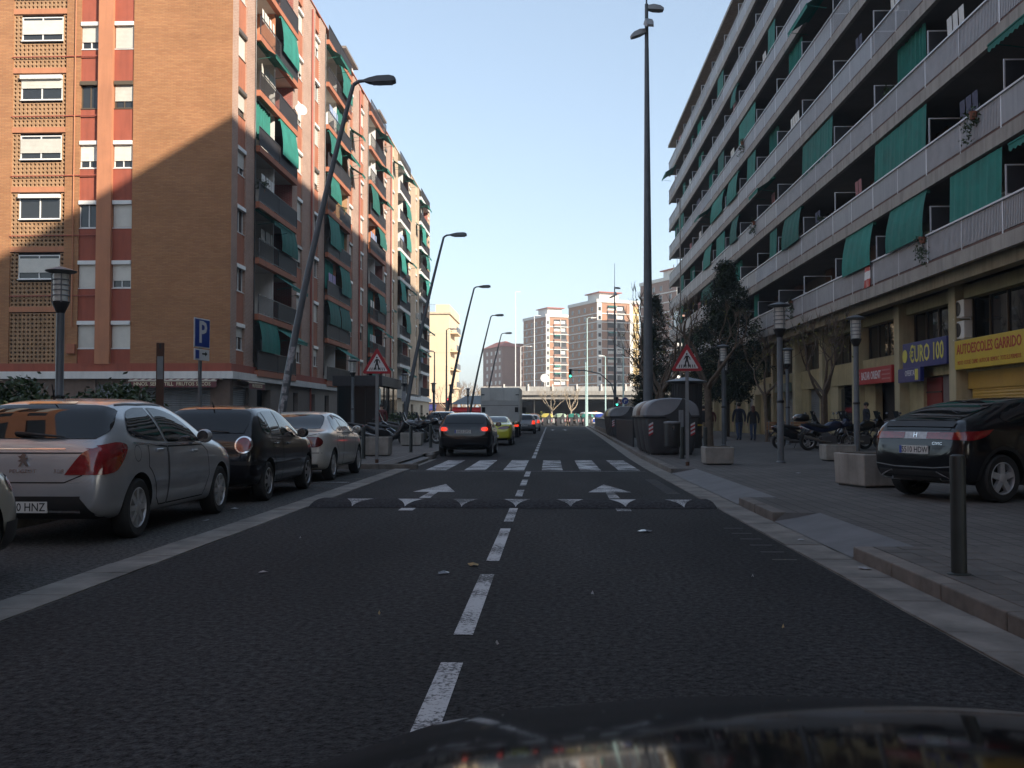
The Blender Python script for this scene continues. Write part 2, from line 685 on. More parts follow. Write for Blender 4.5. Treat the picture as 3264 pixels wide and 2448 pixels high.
for k in range(6):
    y = 9.0 + k * 0.5
    mark('yellow_mark', [(1.98, y), (2.2, y), (2.2, y + 0.06), (1.98, y + 0.06)], PAINT_Y)
mark('parking_mark', [(-6.0, 19.2), (-3.9, 19.2), (-3.9, 19.3), (-6.0, 19.3)], PAINT_W, 0.005)
mark('parking_mark', [(-4.3, 19.9), (-3.9, 20.6), (-3.8, 20.6), (-4.2, 19.9)], PAINT_Y, 0.006)
for cx in (0.2, 1.4):
    mark('far_arrow', [(cx - 0.08, 92), (cx + 0.08, 92), (cx + 0.08, 97), (cx + 0.3, 97), (cx, 100), (cx - 0.3, 97), (cx - 0.08, 97)], PAINT)

# speed bump
PR = [(13.95, 0.0), (14.08, 0.03), (14.28, 0.055), (14.55, 0.065), (14.95, 0.055), (15.25, 0.03), (15.4, 0.0)]
mb = MB()
for (a, za), (b, zb) in zip(PR, PR[1:]):
    mb.quad((-3.41, a, za + 0.005), (2.31, a, za + 0.005), (2.31, b, zb + 0.005), (-3.41, b, zb + 0.005))
bump = tag(mb.build('speed_bump', RUBBER_BUMP, smooth=50), 'black asphalt speed bump with a row of white triangles across the road', 'speed bump')
for cx in (-2.80, -2.05, -1.25, -0.49, 0.28, 1.05, 1.86):
    mb = MB()
    N = 8
    for k in range(N):
        a, b = 13.98 + (14.62 - 13.98) * k / N, 13.98 + (14.62 - 13.98) * (k + 1) / N
        wa, wb = 0.20 * (k / N) ** 1.25, 0.20 * ((k + 1) / N) ** 1.25
        mb.quad((cx - wa, a, interp(PR, a) + 0.010), (cx + wa, a, interp(PR, a) + 0.010), (cx + wb, b, interp(PR, b) + 0.010), (cx - wb, b, interp(PR, b) + 0.010))
    mb.build('painted_triangle', PAINT, bump)

# gutters made of slabs
gl = structure(MB().quad((-3.80, -40, 0.001), (-3.42, -40, 0.001), (-3.42, 24.3, 0.001), (-3.80, 24.3, 0.001)).build('gutter_left', GUTTER))
gr_mb = MB()
for a, b in zip(ys, ys[1:]):
    ra, rb = interp(RK, a), interp(RK, b)
    gr_mb.quad((ra, a, 0.001), (ra + 0.38, a, 0.001), (rb + 0.38, b, 0.001), (rb, b, 0.001))
gr = structure(gr_mb.build('gutter_right', GUTTER))
slab = MB().box(-0.185, -0.245, 0.0, 0.185, 0.245, 0.012).mesh('slab', GUTTER, bevel=0.004)
for k in range(42):
    y = 3.75 + 0.5 * k
    link('slab', slab, gl, (-3.61, y, 0.001 + RND.uniform(-0.002, 0.003)), RND.uniform(-0.006, 0.006))
    link('slab', slab, gr, (2.51, y, 0.001 + RND.uniform(-0.002, 0.003)), RND.uniform(-0.006, 0.006))

# right pavement with dropped kerbs
mb = MB()
KX = 2.86
def strip(x0, x1, y0, y1, z=0.12):
    mb.quad((x0, y0, z), (x1, y0, z), (x1, y1, z), (x0, y1, z))
strip(3.25, 14.6, -40, 22.4)
strip(KX, 3.25, -40, 9.05)
strip(KX, 3.25, 12.2, 14.5)
yy = [22.4, 31, 45, 61, 80, 104, 128]
for a, b in zip(yy, yy[1:]):
    mb.quad((interp(RK, a) + 0.54, a, 0.12), (14.6, a, 0.12), (14.6, b, 0.12), (interp(RK, b) + 0.54, b, 0.12))
pr = structure(mb.build('pavement_right', PANOT))
for (y0, y1) in ((9.05, 12.2), (14.5, 22.4)):
    f = 0.55
    MB().add([(2.70, y0 + 0.02, 0.016), (2.70, y1 - 0.02, 0.016), (3.25, y1 - f, 0.119), (3.25, y0 + f, 0.119), (3.25, y0, 0.12), (3.25, y1, 0.12), (2.84, y0, 0.12), (2.84, y1, 0.12)],
             [(0, 1, 2, 3), (0, 3, 4, 6), (1, 7, 5, 2)]).build('ramp', RAMP, pr)
tile = MB().box(-0.096, -0.096, 0, 0.096, 0.096, 0.009).mesh('tile', TILE, bevel=0.003)
for i in range(13):
    for j in range(22):
        x, y = 2.96 + i * 0.2, 4.7 + j * 0.2
        if (x > 3.3 or y < 9.0) and x < 0.52 * y + 0.4:
            link('tile', tile, pr, (x, y, 0.119 + RND.uniform(-0.0015, 0.002)), RND.choice((0, 1, 2, 3)) * math.pi / 2 + RND.uniform(-0.01, 0.01))
kr = structure(MB().box(2.72, -40, -0.02, 2.84, 3.9, 0.118).build('kerb_right', KERB))
stone = MB().box(-0.085, -0.495, -0.03, 0.085, 0.495, 0.122).mesh('kerb_stone', KERB, bevel=0.012)
half = MB().box(-0.085, -0.53, -0.03, 0.085, 0.53, 0.122).mesh('kerb_stone', KERB, bevel=0.012)
for k in range(5):
    link('kerb_stone', stone, kr, (2.785, 4.45 + 1.0 * k + 0.1, RND.uniform(-0.003, 0.003)), RND.uniform(-0.004, 0.004))
for k in range(2):
    link('kerb_stone', half, kr, (2.785, 12.78 + 1.14 * k, 0), 0)
y = 22.95
while y < 60:
    link('kerb_stone', stone, kr, (interp(RK, y) + 0.46, y, RND.uniform(-0.003, 0.003)), -0.02 if y > 30 else 0)
    y += 1.0
mb = MB()
for a, b in ((60, 80), (80, 100), (100, 128)):
    ra, rb = interp(RK, a) + 0.38, interp(RK, b) + 0.38
    mb.add([(ra, a, -0.02), (ra, a, 0.121), (ra + 0.17, a, 0.121), (rb, b, -0.02), (rb, b, 0.121), (rb + 0.17, b, 0.121)], [(0, 3, 4, 1), (1, 4, 5, 2)])
mb.build('kerb_run', KERB, kr)

# left pavement
mb = MB()
strip(-30, -6.25, -40, 24.4)
strip(-30, -3.85, 24.4, 30.2)
strip(-30, -3.95, 30.2, 128)
pl = structure(mb.build('pavement_left', PANOT))
kl = structure(MB().box(-6.25, -40, -0.02, -6.1, 3.9, 0.118).build('kerb_left', KERB))
for k in range(20):
    link('kerb_stone', stone, kl, (-6.17, 4.45 + k, RND.uniform(-0.003, 0.003)), 0)
for k in range(3):
    link('kerb_stone', stone, kl, (-5.72 + 0.99 * k, 24.36, 0), math.pi / 2)
for k in range(96):
    y = 30.8 + k
    if y < 60:
        link('kerb_stone', stone, kl, (interp(LK, y) - 0.14, y, RND.uniform(-0.003, 0.003)), 0)
for k in range(5):
    link('kerb_stone', stone, kl, (-3.62 - 0.10, 25.1 + k, -0.075), 0)
MB().quad((-3.66, 24.5, 0.046), (-3.66, 30.1, 0.046), (-4.3, 30.1, 0.124), (-4.3, 24.5, 0.124)).build('ramp', RAMP, pl)
MB().box(-4.1, 60, -0.02, -3.94, 128, 0.121).build('kerb_run', KERB, kl)

# wet patch, puddle stains are in the gutter material; loose litter on the road
PAPER = mat('litter_paper', (0.30, 0.30, 0.31), 0.7, var=0.3, scale=25)
LEAFY = mat('litter_leaf', (0.34, 0.25, 0.12), 0.8, var=0.3, scale=25)
CLING = mat('litter_plastic', (0.17, 0.18, 0.20), 0.2, var=0.5, scale=40)
def litter(name, x, y, w, h, m, label, z=0.004, n=7, seed=0):
    r = random.Random(seed)
    mb = MB()
    ring = []
    for k in range(n):
        a = 2 * math.pi * k / n
        q = r.uniform(0.65, 1.0)
        ring.append((w * q * math.cos(a), h * q * math.sin(a), r.uniform(0.001, 0.02)))
    mb.add(ring + [(0, 0, r.uniform(0.015, 0.035))], [(k, (k + 1) % n, n) for k in range(n)])
    return tag(mb.build(name, m, None, (x, y, z), r.uniform(0, 3)), label, 'litter')
litter('plastic_wrapper', 1.05, 11.15, 0.09, 0.10, CLING, 'crumpled clear plastic wrapper lying in the right lane before the bump', seed=1)
litter('fallen_leaf', -0.66, 8.55, 0.055, 0.05, LEAFY, 'tan dry leaf lying just beside the dashed centre line', seed=2)
litter('paper_scrap', -0.87, 8.10, 0.07, 0.035, CLING, 'bluish scrap of film lying left of the dashed centre line', seed=3)
litter('paper_scrap', -2.35, 8.1, 0.06, 0.04, PAPER, 'small white paper scrap lying in the left lane near the gutter', seed=4)
litter('crumpled_tissue', 2.60, 8.40, 0.06, 0.06, PAPER, 'white crumpled tissue lying in the gutter against the kerb stones', 0.013, seed=5)
litter('paper_scrap', 2.55, 10.3, 0.04, 0.05, PAPER, 'tiny white scrap at the foot of the garage ramp', 0.013, seed=6)
litter('crumpled_tissue', 5.05, 20.6, 0.10, 0.06, PAPER, 'white crumpled tissue lying on the tiled pavement beyond the ramp', 0.122, seed=7)
litter('paper_scrap', -4.2, 12.05, 0.05, 0.04, PAPER, 'white scrap on the ground beside the silver hatchback front wheel', 0.006, seed=8)
litter('crumpled_tissue', -4.35, 13.6, 0.07, 0.06, PAPER, 'white crumpled tissue on the parking lane between silver and black hatchbacks', 0.006, seed=9)
for k, (x, y) in enumerate([(-1.1, 6.4), (0.3, 7.2), (-0.3, 5.6), (1.4, 6.1), (-2.6, 10.3), (1.6, 8.0)]):
    o = litter('grit_speck', x, y, 0.014, 0.010, PAPER if k % 3 else LEAFY, 'tiny pale speck of litter on the dark asphalt', seed=20 + k)
    o['group'] = 'litter specks on the road'
# ---------------------------------------------------------------- left apartment blocks
BR_G = brick_mat('brick_orange_gable', 'X', (0.42, 0.205, 0.095), (0.35, 0.155, 0.072), (0.27, 0.15, 0.085), tint=0.13)
BR_S = brick_mat('brick_street_sunwashed', 'Y', (0.40, 0.235, 0.165), (0.345, 0.19, 0.135), (0.50, 0.40, 0.34), ms=0.013, tint=0.14)  # the gable's brick with the whitening of glancing sun painted in
BR_B = brick_mat('brick_cream_street', 'Y', (0.50, 0.36, 0.245), (0.45, 0.31, 0.20), (0.5, 0.40, 0.3), tint=0.14)
BR_D = brick_mat('brick_red_recess', 'X', (0.36, 0.085, 0.06), (0.30, 0.06, 0.045), (0.40, 0.3, 0.27))
BR_O = brick_mat('brick_ochre_recess', 'X', (0.44, 0.25, 0.12), (0.40, 0.21, 0.10), (0.4, 0.3, 0.2))
REN_O = mat('render_orange', (0.42, 0.155, 0.085), 0.85, var=0.10, scale=1.2, streak=0.18)
REN_L = mat('render_orange_light', (0.47, 0.20, 0.105), 0.85, var=0.08, scale=1.0, streak=0.15)
REN_R = mat('render_brick_red', (0.33, 0.085, 0.05), 0.85, var=0.10, scale=1.2, streak=0.2)
REN_C = mat('render_cream', (0.62, 0.50, 0.36), 0.85, var=0.08, scale=1.0, streak=0.15)
STONE_B = mat('brown_stone_cladding', (0.155, 0.105, 0.08), 0.7, var=0.2, scale=2.5, streak=0.2)
STONE_T = mat('taupe_tile_cladding', (0.20, 0.165, 0.14), 0.65, var=0.15, scale=3.0)
PLAST = mat('white_plaster', (0.70, 0.68, 0.64), 0.8, var=0.08, scale=1.0, streak=0.15)
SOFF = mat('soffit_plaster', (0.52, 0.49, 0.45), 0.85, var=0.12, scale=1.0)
BLIND = mat('roller_blind', (0.66, 0.63, 0.56), 0.6, var=0.08, scale=2, orand=0.12)
BLIND_G = mat('roller_blind_grey', (0.36, 0.35, 0.33), 0.6, var=0.08, scale=2, orand=0.15)
FRAME = mat('window_frame_white', (0.74, 0.73, 0.70), 0.4, var=0.06)
FRAME_B = mat('window_frame_bronze', (0.10, 0.075, 0.05), 0.4, var=0.1)
WGLASS = glass_mat('window_glass', (0.03, 0.033, 0.036), 0.05, 0.6)
RAILM = mat('railing_black', (0.030, 0.028, 0.032), 0.5, var=0.2)
SHEET = mat('railing_sheet', (0.055, 0.050, 0.055), 0.55, var=0.25, scale=2, orand=0.25)
SHUT = mat('roller_shutter_steel', (0.17, 0.175, 0.18), 0.5, metal=0.2, var=0.18, scale=2, streak=0.2)
PIPE = mat('pipe_red_oxide', (0.34, 0.09, 0.06), 0.6, var=0.15)
TOLDO = mat('awning_green', (0.020, 0.165, 0.130), 0.85, var=0.22, scale=1.4, orand=0.35)
LATT = mat('lattice_block_clay', (0.36, 0.215, 0.115), 0.85, var=0.2, scale=5, orand=0.12)
ACM = mat('ac_unit_white', (0.66, 0.64, 0.58), 0.5, var=0.08, orand=0.1)
TEXTC = mat('awning_lettering', (0.72, 0.62, 0.42), 0.7, var=0.08)
TOLDO_R = mat('awning_maroon_stripe', (0.16, 0.05, 0.05), 0.8, var=0.15)
TOLDO_C = mat('awning_cream', (0.55, 0.48, 0.38), 0.8, var=0.1)

_wc = {}


def window_meshes(w, h, fr):
    k = (w, h, fr.name)
    if k in _wc:
        return _wc[k]
    f = MB()
    t = 0.05
    for x0, x1, z0, z1 in ((-w / 2, -w / 2 + t, 0, h), (w / 2 - t, w / 2, 0, h), (-w / 2 + t, w / 2 - t, 0, t), (-w / 2 + t, w / 2 - t, h - t, h), (-t / 2, t / 2, t, h - t)):
        f.box(x0, 0.06, z0, x1, 0.12, z1)
    f.box(-w / 2 - 0.02, -0.03, -0.04, w / 2 + 0.02, 0.12, -0.003)
    p = MB().box(-w / 2 + t, 0.10, t, w / 2 - t, 0.11, h - t)
    s = MB().box(-w / 2 - 0.01, -0.11, h - 0.17, w / 2 + 0.01, 0.058, h + 0.02)
    bl = {}
    for fr_ in (1.0, 0.72, 0.45):
        b = MB()
        z0 = h - 0.17 - (h - 0.17 - t) * fr_
        nb = max(3, int((h - 0.17 - z0) / 0.06))
        for i in range(nb):
            a, c = z0 + (h - 0.17 - z0) * i / nb, z0 + (h - 0.17 - z0) * (i + 1) / nb
            b.box(-w / 2 + 0.015, 0.03, a, w / 2 - 0.015, 0.055, c - 0.008)
        b.box(-w / 2 + 0.015, 0.04, z0, w / 2 - 0.015, 0.05, h - 0.17)
        bl[fr_] = b.mesh('blind', BLIND)
    _wc[k] = (f.mesh('window', fr), p.mesh('pane', WGLASS), s.mesh('shutter_box', fr, bevel=0.012), bl)
    return _wc[k]


def window(parent, loc, rz, w, h, r, fr=None, box=True):
    fr = fr or (FRAME if r.random() < 0.85 else FRAME_B)
    f, p, s, bl = window_meshes(w, h, fr)
    o = link('window', f, parent, loc, rz)
    link('pane', p, o)
    if box:
        link('shutter_box', s, o)
    q = r.random()
    if q < 0.45:
        link('blind', bl[1.0], o)
    elif q < 0.68:
        link('blind', bl[0.72], o)
    elif q < 0.82:
        link('blind', bl[0.45], o)
    return o


def rail_meshes(w, key, bar=0.012, step=0.11, h=1.0):
    mb = MB()
    mb.box(-0.02, 0, h - 0.04, 0.02, w, h)
    mb.box(-0.012, 0, 0.06, 0.012, w, 0.09)
    n = int(w / step)
    for i in range(n + 1):
        y = 0.01 + (w - 0.02) * i / n
        mb.box(-bar / 2, y - bar / 2, 0.09, bar / 2, y + bar / 2, h - 0.04)
    for y in (0.015, w / 2, w - 0.015):
        mb.box(-0.02, y - 0.02, 0.0, 0.019, y + 0.02, h)
    return mb.mesh('railing', RAILM)


AWN = {}


def awning_mesh(kind, w, drop=1.6):
    k = (kind, w, drop)
    if k in AWN:
        return AWN[k]
    mb = MB()
    n = max(4, int(w / 0.25))
    if kind == 'arm':
        out, dn = 0.95, 0.62
        for i in range(n):
            a, b = w * i / n, w * (i + 1) / n
            mb.quad((0, a, 0), (0, b, 0), (out, b, -dn), (out, a, -dn))
            mb.add([(out, a, -dn), (out, b, -dn), (out, b, -dn - 0.14), (out, (a + b) / 2, -dn - 0.20), (out, a, -dn - 0.14)], [(0, 1, 2, 3, 4)])
        mb.box(out - 0.02, 0, -dn - 0.01, out + 0.02, w, -dn + 0.03)
        mb.box(-0.06, 0, -0.06, 0.06, w, 0.05)
        for y in (0.2, w - 0.2):
            mb.tube([(0.02, y, -0.75), (out, y, -dn)], 0.015, 5)
    elif kind == 'drop':
        m = 6
        for i in range(n):
            a, b = w * i / n, w * (i + 1) / n
            for j in range(m):
                t0, t1 = j / m, (j + 1) / m
                def P(y, t, i_):
                    return (0.05 + 0.22 * math.sin(t * math.pi * 0.6) * 0.8 + 0.012 * math.sin(i_ * 1.9 + t * 3), y, -drop * t)
                mb.quad(P(a, t0, i), P(b, t0, i + 1), P(b, t1, i + 1), P(a, t1, i))
        e = 0.05 + 0.22 * math.sin(math.pi * 0.6) * 0.8
        mb.cyl((e, 0, -drop), (e, w, -drop), 0.02, n=6)
        mb.box(-0.06, 0, -0.06, 0.06, w, 0.05)
    elif kind == 'flat':      # weathered fabric hanging almost straight down
        m = 5
        n = max(6, int(w / 0.16))
        def Pf(y, t, i_):
            return (0.03 + 0.05 * t + 0.016 * math.sin(i_ * 0.9 + w * 3) * (0.3 + t) + 0.01 * math.sin(i_ * 2.3), y, -drop * t + 0.02 * math.sin(i_ * 0.6) * t)
        for i in range(n):
            a, b = w * i / n, w * (i + 1) / n
            for j in range(m):
                mb.quad(Pf(a, j / m, i), Pf(b, j / m, i + 1), Pf(b, (j + 1) / m, i + 1), Pf(a, (j + 1) / m, i))
        mb.tube([(0.08, 0, -drop), (0.08, w, -drop)], 0.016, 5)
    else:   # curtain with folds
        n = max(8, int(w / 0.07))
        for i in range(n):
            a, b = w * i / n, w * (i + 1) / n
            fa, fb = 0.05 * math.sin(i * 1.3) + 0.02 * math.sin(i * 0.37), 0.05 * math.sin((i + 1) * 1.3) + 0.02 * math.sin((i + 1) * 0.37)
            mb.quad((fa, a, 0), (fb, b, 0), (fb * 1.4, b, -drop), (fa * 1.4, a, -drop))
    AWN[k] = mb.mesh('awning', TOLDO)
    return AWN[k]


mb = MB()
mb.box(-0.14, -0.40, 0, 0.14, 0.40, 0.58)
AC_BODY = mb.mesh('air_conditioner', ACM, bevel=0.02)
mb = MB()
mb.lathe([(0.24, 0.142), (0.24, 0.15), (0.20, 0.152), (0.03, 0.152)], 20, (0, -0.08, 0.29), 'x')
AC_FAN = mb.mesh('fan_grille', BLACK)
mb = MB()
for y in (-0.3, 0.3):
    mb.box(-0.14, y - 0.02, -0.05, 0.20, y + 0.02, 0.0)
    mb.box(-0.14, y - 0.02, -0.3, -0.11, y + 0.02, -0.05)
AC_BR = mb.mesh('bracket', FRAME)


def ac_unit(parent, loc, rz=0.0):
    o = link('air_conditioner', AC_BODY, parent, loc, rz)
    link('fan_grille', AC_FAN, o)
    link('bracket', AC_BR, o)
    return o


FL = 2.855
Z0 = 3.5
NF = 8
TOP = Z0 + NF * FL


def facade(root, cols, brick, slabm, stripm, seed, balc_x=0.28):
    """cols: list of (kind, y0, y1) along the street, facade plane x = 0 facing +x"""
    r = random.Random(seed)
    r2 = random.Random(seed + 100)
    pill = MB()
    strips = MB()
    for kind, y0, y1 in cols:
        if kind == 'B':
            pill.box(-1.5, y0, 3.75, 0, y1, TOP + 1.0)
        elif kind == 'S':
            strips.box(-0.5, y0 + 0.001, TOP - 0.1, -0.07, y1 - 0.001, TOP + 0.99)
            strips.box(-0.5, y0 + 0.001, 3.75, -0.071, y1 - 0.001, 4.46)
    pill.build('wall', brick, root)
    stuff(strips.build('parapet_panel', stripm, root))
    for kind, y0, y1 in cols:
        w = y1 - y0
        if kind == 'S':
            sp = MB().box(-0.5, y0 + 0.001, 0, -0.07, y1 - 0.001, FL - 1.29).mesh('panel', stripm)
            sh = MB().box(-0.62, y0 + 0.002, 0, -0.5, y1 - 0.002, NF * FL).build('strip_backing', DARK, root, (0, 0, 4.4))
            for n in range(NF):
                zs = Z0 + 1.0 + n * FL
                window(root, (-0.07, (y0 + y1) / 2, zs), math.pi / 2, round(w - 0.04, 2), 1.27, r)
                if n < NF - 1:
                    link('panel', sp, root, (0, 0, zs + 1.29))
                if r2.random() < 0.12 and n > 0:
                    ac_unit(root, (0.12, (y0 + y1) / 2, zs - 0.8))
                if r2.random() < 0.07:
                    link('awning', awning_mesh('arm', round(w, 2)), root, (0.0, y0, zs + 1.3))
        elif kind == 'K':
            mid = (y0 + y1) / 2
            bw = MB()
            bw.box(-1.6, y0, Z0 - 0.1, -1.45, mid, TOP + 0.1)
            bw.build('recess_wall', PLAST, root)
            MB().box(-1.6, mid, Z0 - 0.1, -1.45, y1, TOP + 0.1).build('recess_wall', r.choice((BR_O, PLAST, SOFF)), root)
            lin = MB()
            lin.box(-1.45, y1 - 0.02, Z0, -0.02, y1 - 0.001, TOP + 0.1)
            lin.build('recess_side_wall', r.choice((BR_D, BR_O)), root)
            slab = MB()
            slab.box(-1.45, y0 + 0.003, -0.14, 0.0, y1 - 0.003, 0.10)
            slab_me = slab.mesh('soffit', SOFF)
            fa = MB()
            fa.box(-0.002, y0 - 0.12, -0.18, balc_x, y1 + 0.12, 0.13)
            fa_me = fa.mesh('balcony', slabm, bevel=0.01)
            rl = rail_meshes(w + 0.2, None)
            shf = MB().box(0.0, 0.02, 0.08, 0.008, w + 0.18, 0.95).mesh('sheet', SHEET)
            shh = MB().box(0.0, w / 2 + 0.1, 0.08, 0.008, w + 0.18, 0.95).mesh('sheet', SHEET)
            for n in range(NF + 1):
                z = Z0 + n * FL
                b = link('balcony', fa_me, root, (0, 0, z))
                link('soffit', slab_me, b)
                if n < NF + 1:
                    link('railing', rl, b, (balc_x - 0.03, y0 - 0.1, 0.13))
                    q = r.random()
                    if q < 0.50:
                        link('sheet', shf, b, (balc_x - 0.05, y0 - 0.1, 0.13))
                    elif q < 0.8:
                        link('sheet', shh, b, (balc_x - 0.05, y0 - 0.1, 0.13))
                if n < NF:
                    # divider between the two flats, doors
                    MB().box(-1.45, mid - 0.06, 0.1, -0.05, mid + 0.06, FL - 0.14).build('divider', r.choice((PLAST, REN_L, PLAST)), b)
                    for c in (y0 + 1.75, mid + 1.85):
                        dw = r.choice((1.5, 1.9, 2.2))
                        d = MB()
                        for i in range(3):
                            a = c - dw / 2 + dw * i / 2
                            d.box(-1.44, a - 0.04, 0.1, -1.38, a + 0.04, 2.2)
                        d.box(-1.44, c - dw / 2, 2.15, -1.38, c + dw / 2, 2.24)
                        do = d.build('balcony_door', r.choice((FRAME, FRAME, FRAME_B)), b)
                        MB().box(-1.435, c - dw / 2, 0.1, -1.42, c + dw / 2, 2.15).build('pane', WGLASS, do)
                        if r.random() < 0.6:
                            zb = r.choice((0.1, 0.9, 1.4))
                            MB().box(-1.415, c - dw / 2 + 0.05, zb, -1.39, c + dw / 2 - 0.05, 2.14).build('blind', r.choice((BLIND, BLIND_G)), do)
                    for half in (0, 1):
                        q = r.random()
                        ya = y0 + 0.1 + half * w / 2
                        ww = round(w / 2 - 0.25, 2)
                        if q < 0.28:
                            link('awning', awning_mesh('arm', ww), b, (0.05, ya, FL - 0.24))
                        elif q < 0.50:
                            link('awning', awning_mesh('drop', ww, r.choice((1.5, 1.9))), b, (0.18, ya, FL - 0.24))
                        elif q < 0.64:
                            link('curtain', awning_mesh('fold', round(ww * 0.8, 2), 1.95), b, (-0.1, ya + 0.2, FL - 0.2))
                    if r.random() < 0.22:
                        ac_unit(b, (-1.2, y0 + r.uniform(1.0, w - 1.0), 1.6))
                    if r.random() < 0.5:
                        lm = MB()
                        for i in range(r.randint(3, 6)):
                            yy_ = y0 + 0.6 + i * 0.45 + r.uniform(-0.1, 0.1)
                            lm.quad((balc_x - 0.12, yy_, 0.62 + 0.5), (balc_x - 0.12, yy_ + 0.35, 0.6 + 0.5), (balc_x - 0.14, yy_ + 0.34, 1.75), (balc_x - 0.14, yy_, 1.75))
                        lm.build('laundry', r.choice((PLAST, BLIND, mat('laundry_lilac', (0.42, 0.33, 0.55), 0.9), mat('laundry_blue', (0.25, 0.33, 0.5), 0.9))), b)
    # roof slab
    y0, y1 = cols[0][1], cols[-1][2]
    MB().box(-13.9, y0 + 0.02, TOP - 0.05, -1.46, y1 - 0.02, TOP + 0.15).build('roof', SOFF, root)
    MB().box(-0.45, y0, TOP + 1.0, 0.06, y1, TOP + 1.08).build('coping', stripm, root)


A_ROOT = thing('brick_apartment_block', 'tall orange brick apartment block with red window strips and blank sunlit gable wall', 'building', (-15, 46, 0))
COLS_A = [('B', 0, 0.9), ('S', 0.9, 2.2), ('B', 2.2, 3.7), ('K', 3.7, 11.0), ('B', 11.0, 12.1), ('S', 12.1, 13.35), ('B', 13.35, 16.4),
          ('S', 16.4, 17.65), ('B', 17.65, 19.3), ('K', 19.3, 26.6), ('B', 26.6, 27.4), ('S', 27.4, 28.7), ('B', 28.7, 31.8), ('S', 31.8, 33.05),
          ('B', 33.05, 34.9), ('K', 34.9, 42.2), ('B', 42.2, 43.0), ('S', 43.0, 44.3), ('B', 44.3, 46.6)]
facade(A_ROOT, COLS_A, BR_S, REN_O, REN_O, 5)
B_ROOT = thing('cream_apartment_block', 'tall cream and tan apartment block with white balcony slabs adjoining the orange brick block', 'building', (-15, 92.6, 0))
COLS_B = [('B', 0, 1.1), ('S', 1.1, 2.2), ('B', 2.2, 4.4), ('K', 4.4, 11.4), ('B', 11.4, 12.1), ('S', 12.1, 13.3), ('B', 13.3, 17.4), ('S', 17.4, 18.5),
          ('B', 18.5, 20.3), ('K', 20.3, 28.0), ('B', 28.0, 28.4), ('S', 28.4, 29.4), ('B', 29.4, 30.4)]
facade(B_ROOT, COLS_B, BR_B, PLAST, REN_C, 21)
MB().box(-14, 0.02, 3.4, -1.6, 30.35, TOP + 0.9).build('core', REN_C, B_ROOT)
MB().box(-14, 0.6, 3.4, -1.7, 46.55, TOP).build('core', REN_O, A_ROOT)

# gable facing the street junction
g = MB()
g.box(-4.75, -0.001, 3.75, -1.5, 0.6, TOP + 1.0)
g.box(-1.5, -0.001, 3.75, -0.001, 0.03, TOP + 1.0)
g.box(-8.0, -0.001, 3.75, -7.3, 0.6, TOP + 1.0)
g.box(-14.0, -0.001, 3.75, -10.6, 0.6, TOP + 1.0)
g.build('gable_wall', BR_G, A_ROOT)
g = MB()
g.box(-6.4, -0.14, 3.75, -5.7, 0.6, TOP + 1.0)
g.build('pilaster', REN_L, A_ROOT)
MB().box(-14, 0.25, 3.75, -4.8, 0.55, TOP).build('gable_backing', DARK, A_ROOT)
rg = random.Random(3)
for x0, x1 in ((-5.7, -4.75), (-7.3, -6.4)):
    sp = MB().box(x0 + 0.001, 0.06, 0, x1 - 0.001, 0.3, FL - 1.29).mesh('panel', REN_R)
    MB().box(x0 + 0.001, 0.059, 3.75, x1 - 0.001, 0.3, 4.46).build('panel', REN_R, A_ROOT)
    for n in range(NF):
        zs = Z0 + 1.0 + n * FL
        window(A_ROOT, ((x0 + x1) / 2, 0.06, zs), 0, 0.9, 1.27, rg, FRAME_B if n == 4 else FRAME)
        link('panel', sp, A_ROOT, (0, 0, zs + 1.29))
# lattice of clay blocks with a window on most floors
mb = MB()
o_, i_ = 0.097, 0.066
ring = [(-o_, -o_), (0, -o_), (o_, -o_), (o_, 0), (o_, o_), (0, o_), (-o_, o_), (-o_, 0)]
inn = [(i_ * math.cos(a), i_ * math.sin(a)) for a in [math.radians(q) for q in (-135, -90, -45, 0, 45, 90, 135, 180)]]
vv = [(x, 0, z) for x, z in ring] + [(x, 0.0, z) for x, z in inn] + [(x * 0.75, 0.10, z * 0.75) for x, z in inn]
mb.add(vv, [(k, (k + 1) % 8, 8 + (k + 1) % 8, 8 + k) for k in range(8)] + [(8 + k, 8 + (k + 1) % 8, 16 + (k + 1) % 8, 16 + k) for k in range(8)])
block = mb.mesh('lattice_block', LATT)
rest = MB()
nb = 0
for n in range(NF):
    bt = Z0 + n * FL        # slab level
    win = n not in (0, 6)
    zt = bt + FL - 0.20
    zb = bt + 0.12
    MB().box(-10.6, 0.01, bt - 0.13, -8.0, 0.3, bt + 0.12).build('slab_band', REN_L, A_ROOT)
    nz_ = int((zt - zb) / 0.196)
    for j in range(nz_ + 1):
        z = zb + 0.1 + j * 0.196
        for i in range(13):
            x = -10.5 + i * 0.2
            if win and z > zt - 1.32 and (x > -10.25 and x < -8.2):
                continue
            if nb < 300 and n < 6 and (n > 0 or x < -8.7):
                link('lattice_block', block, A_ROOT, (x, 0.06, z))
                nb += 1
            else:
                rest.add([(x + p[0], 0.06 + p[1], z + p[2]) for p in vv], [tuple(f) for f in mb.f])
    if win:
        w_ = window(A_ROOT, (-9.2, 0.0, zt - 1.22), 0, 2.0, 1.15, rg, FRAME, box=(n % 2 == 0))
stuff(rest.build('lattice_blocks', LATT, A_ROOT))
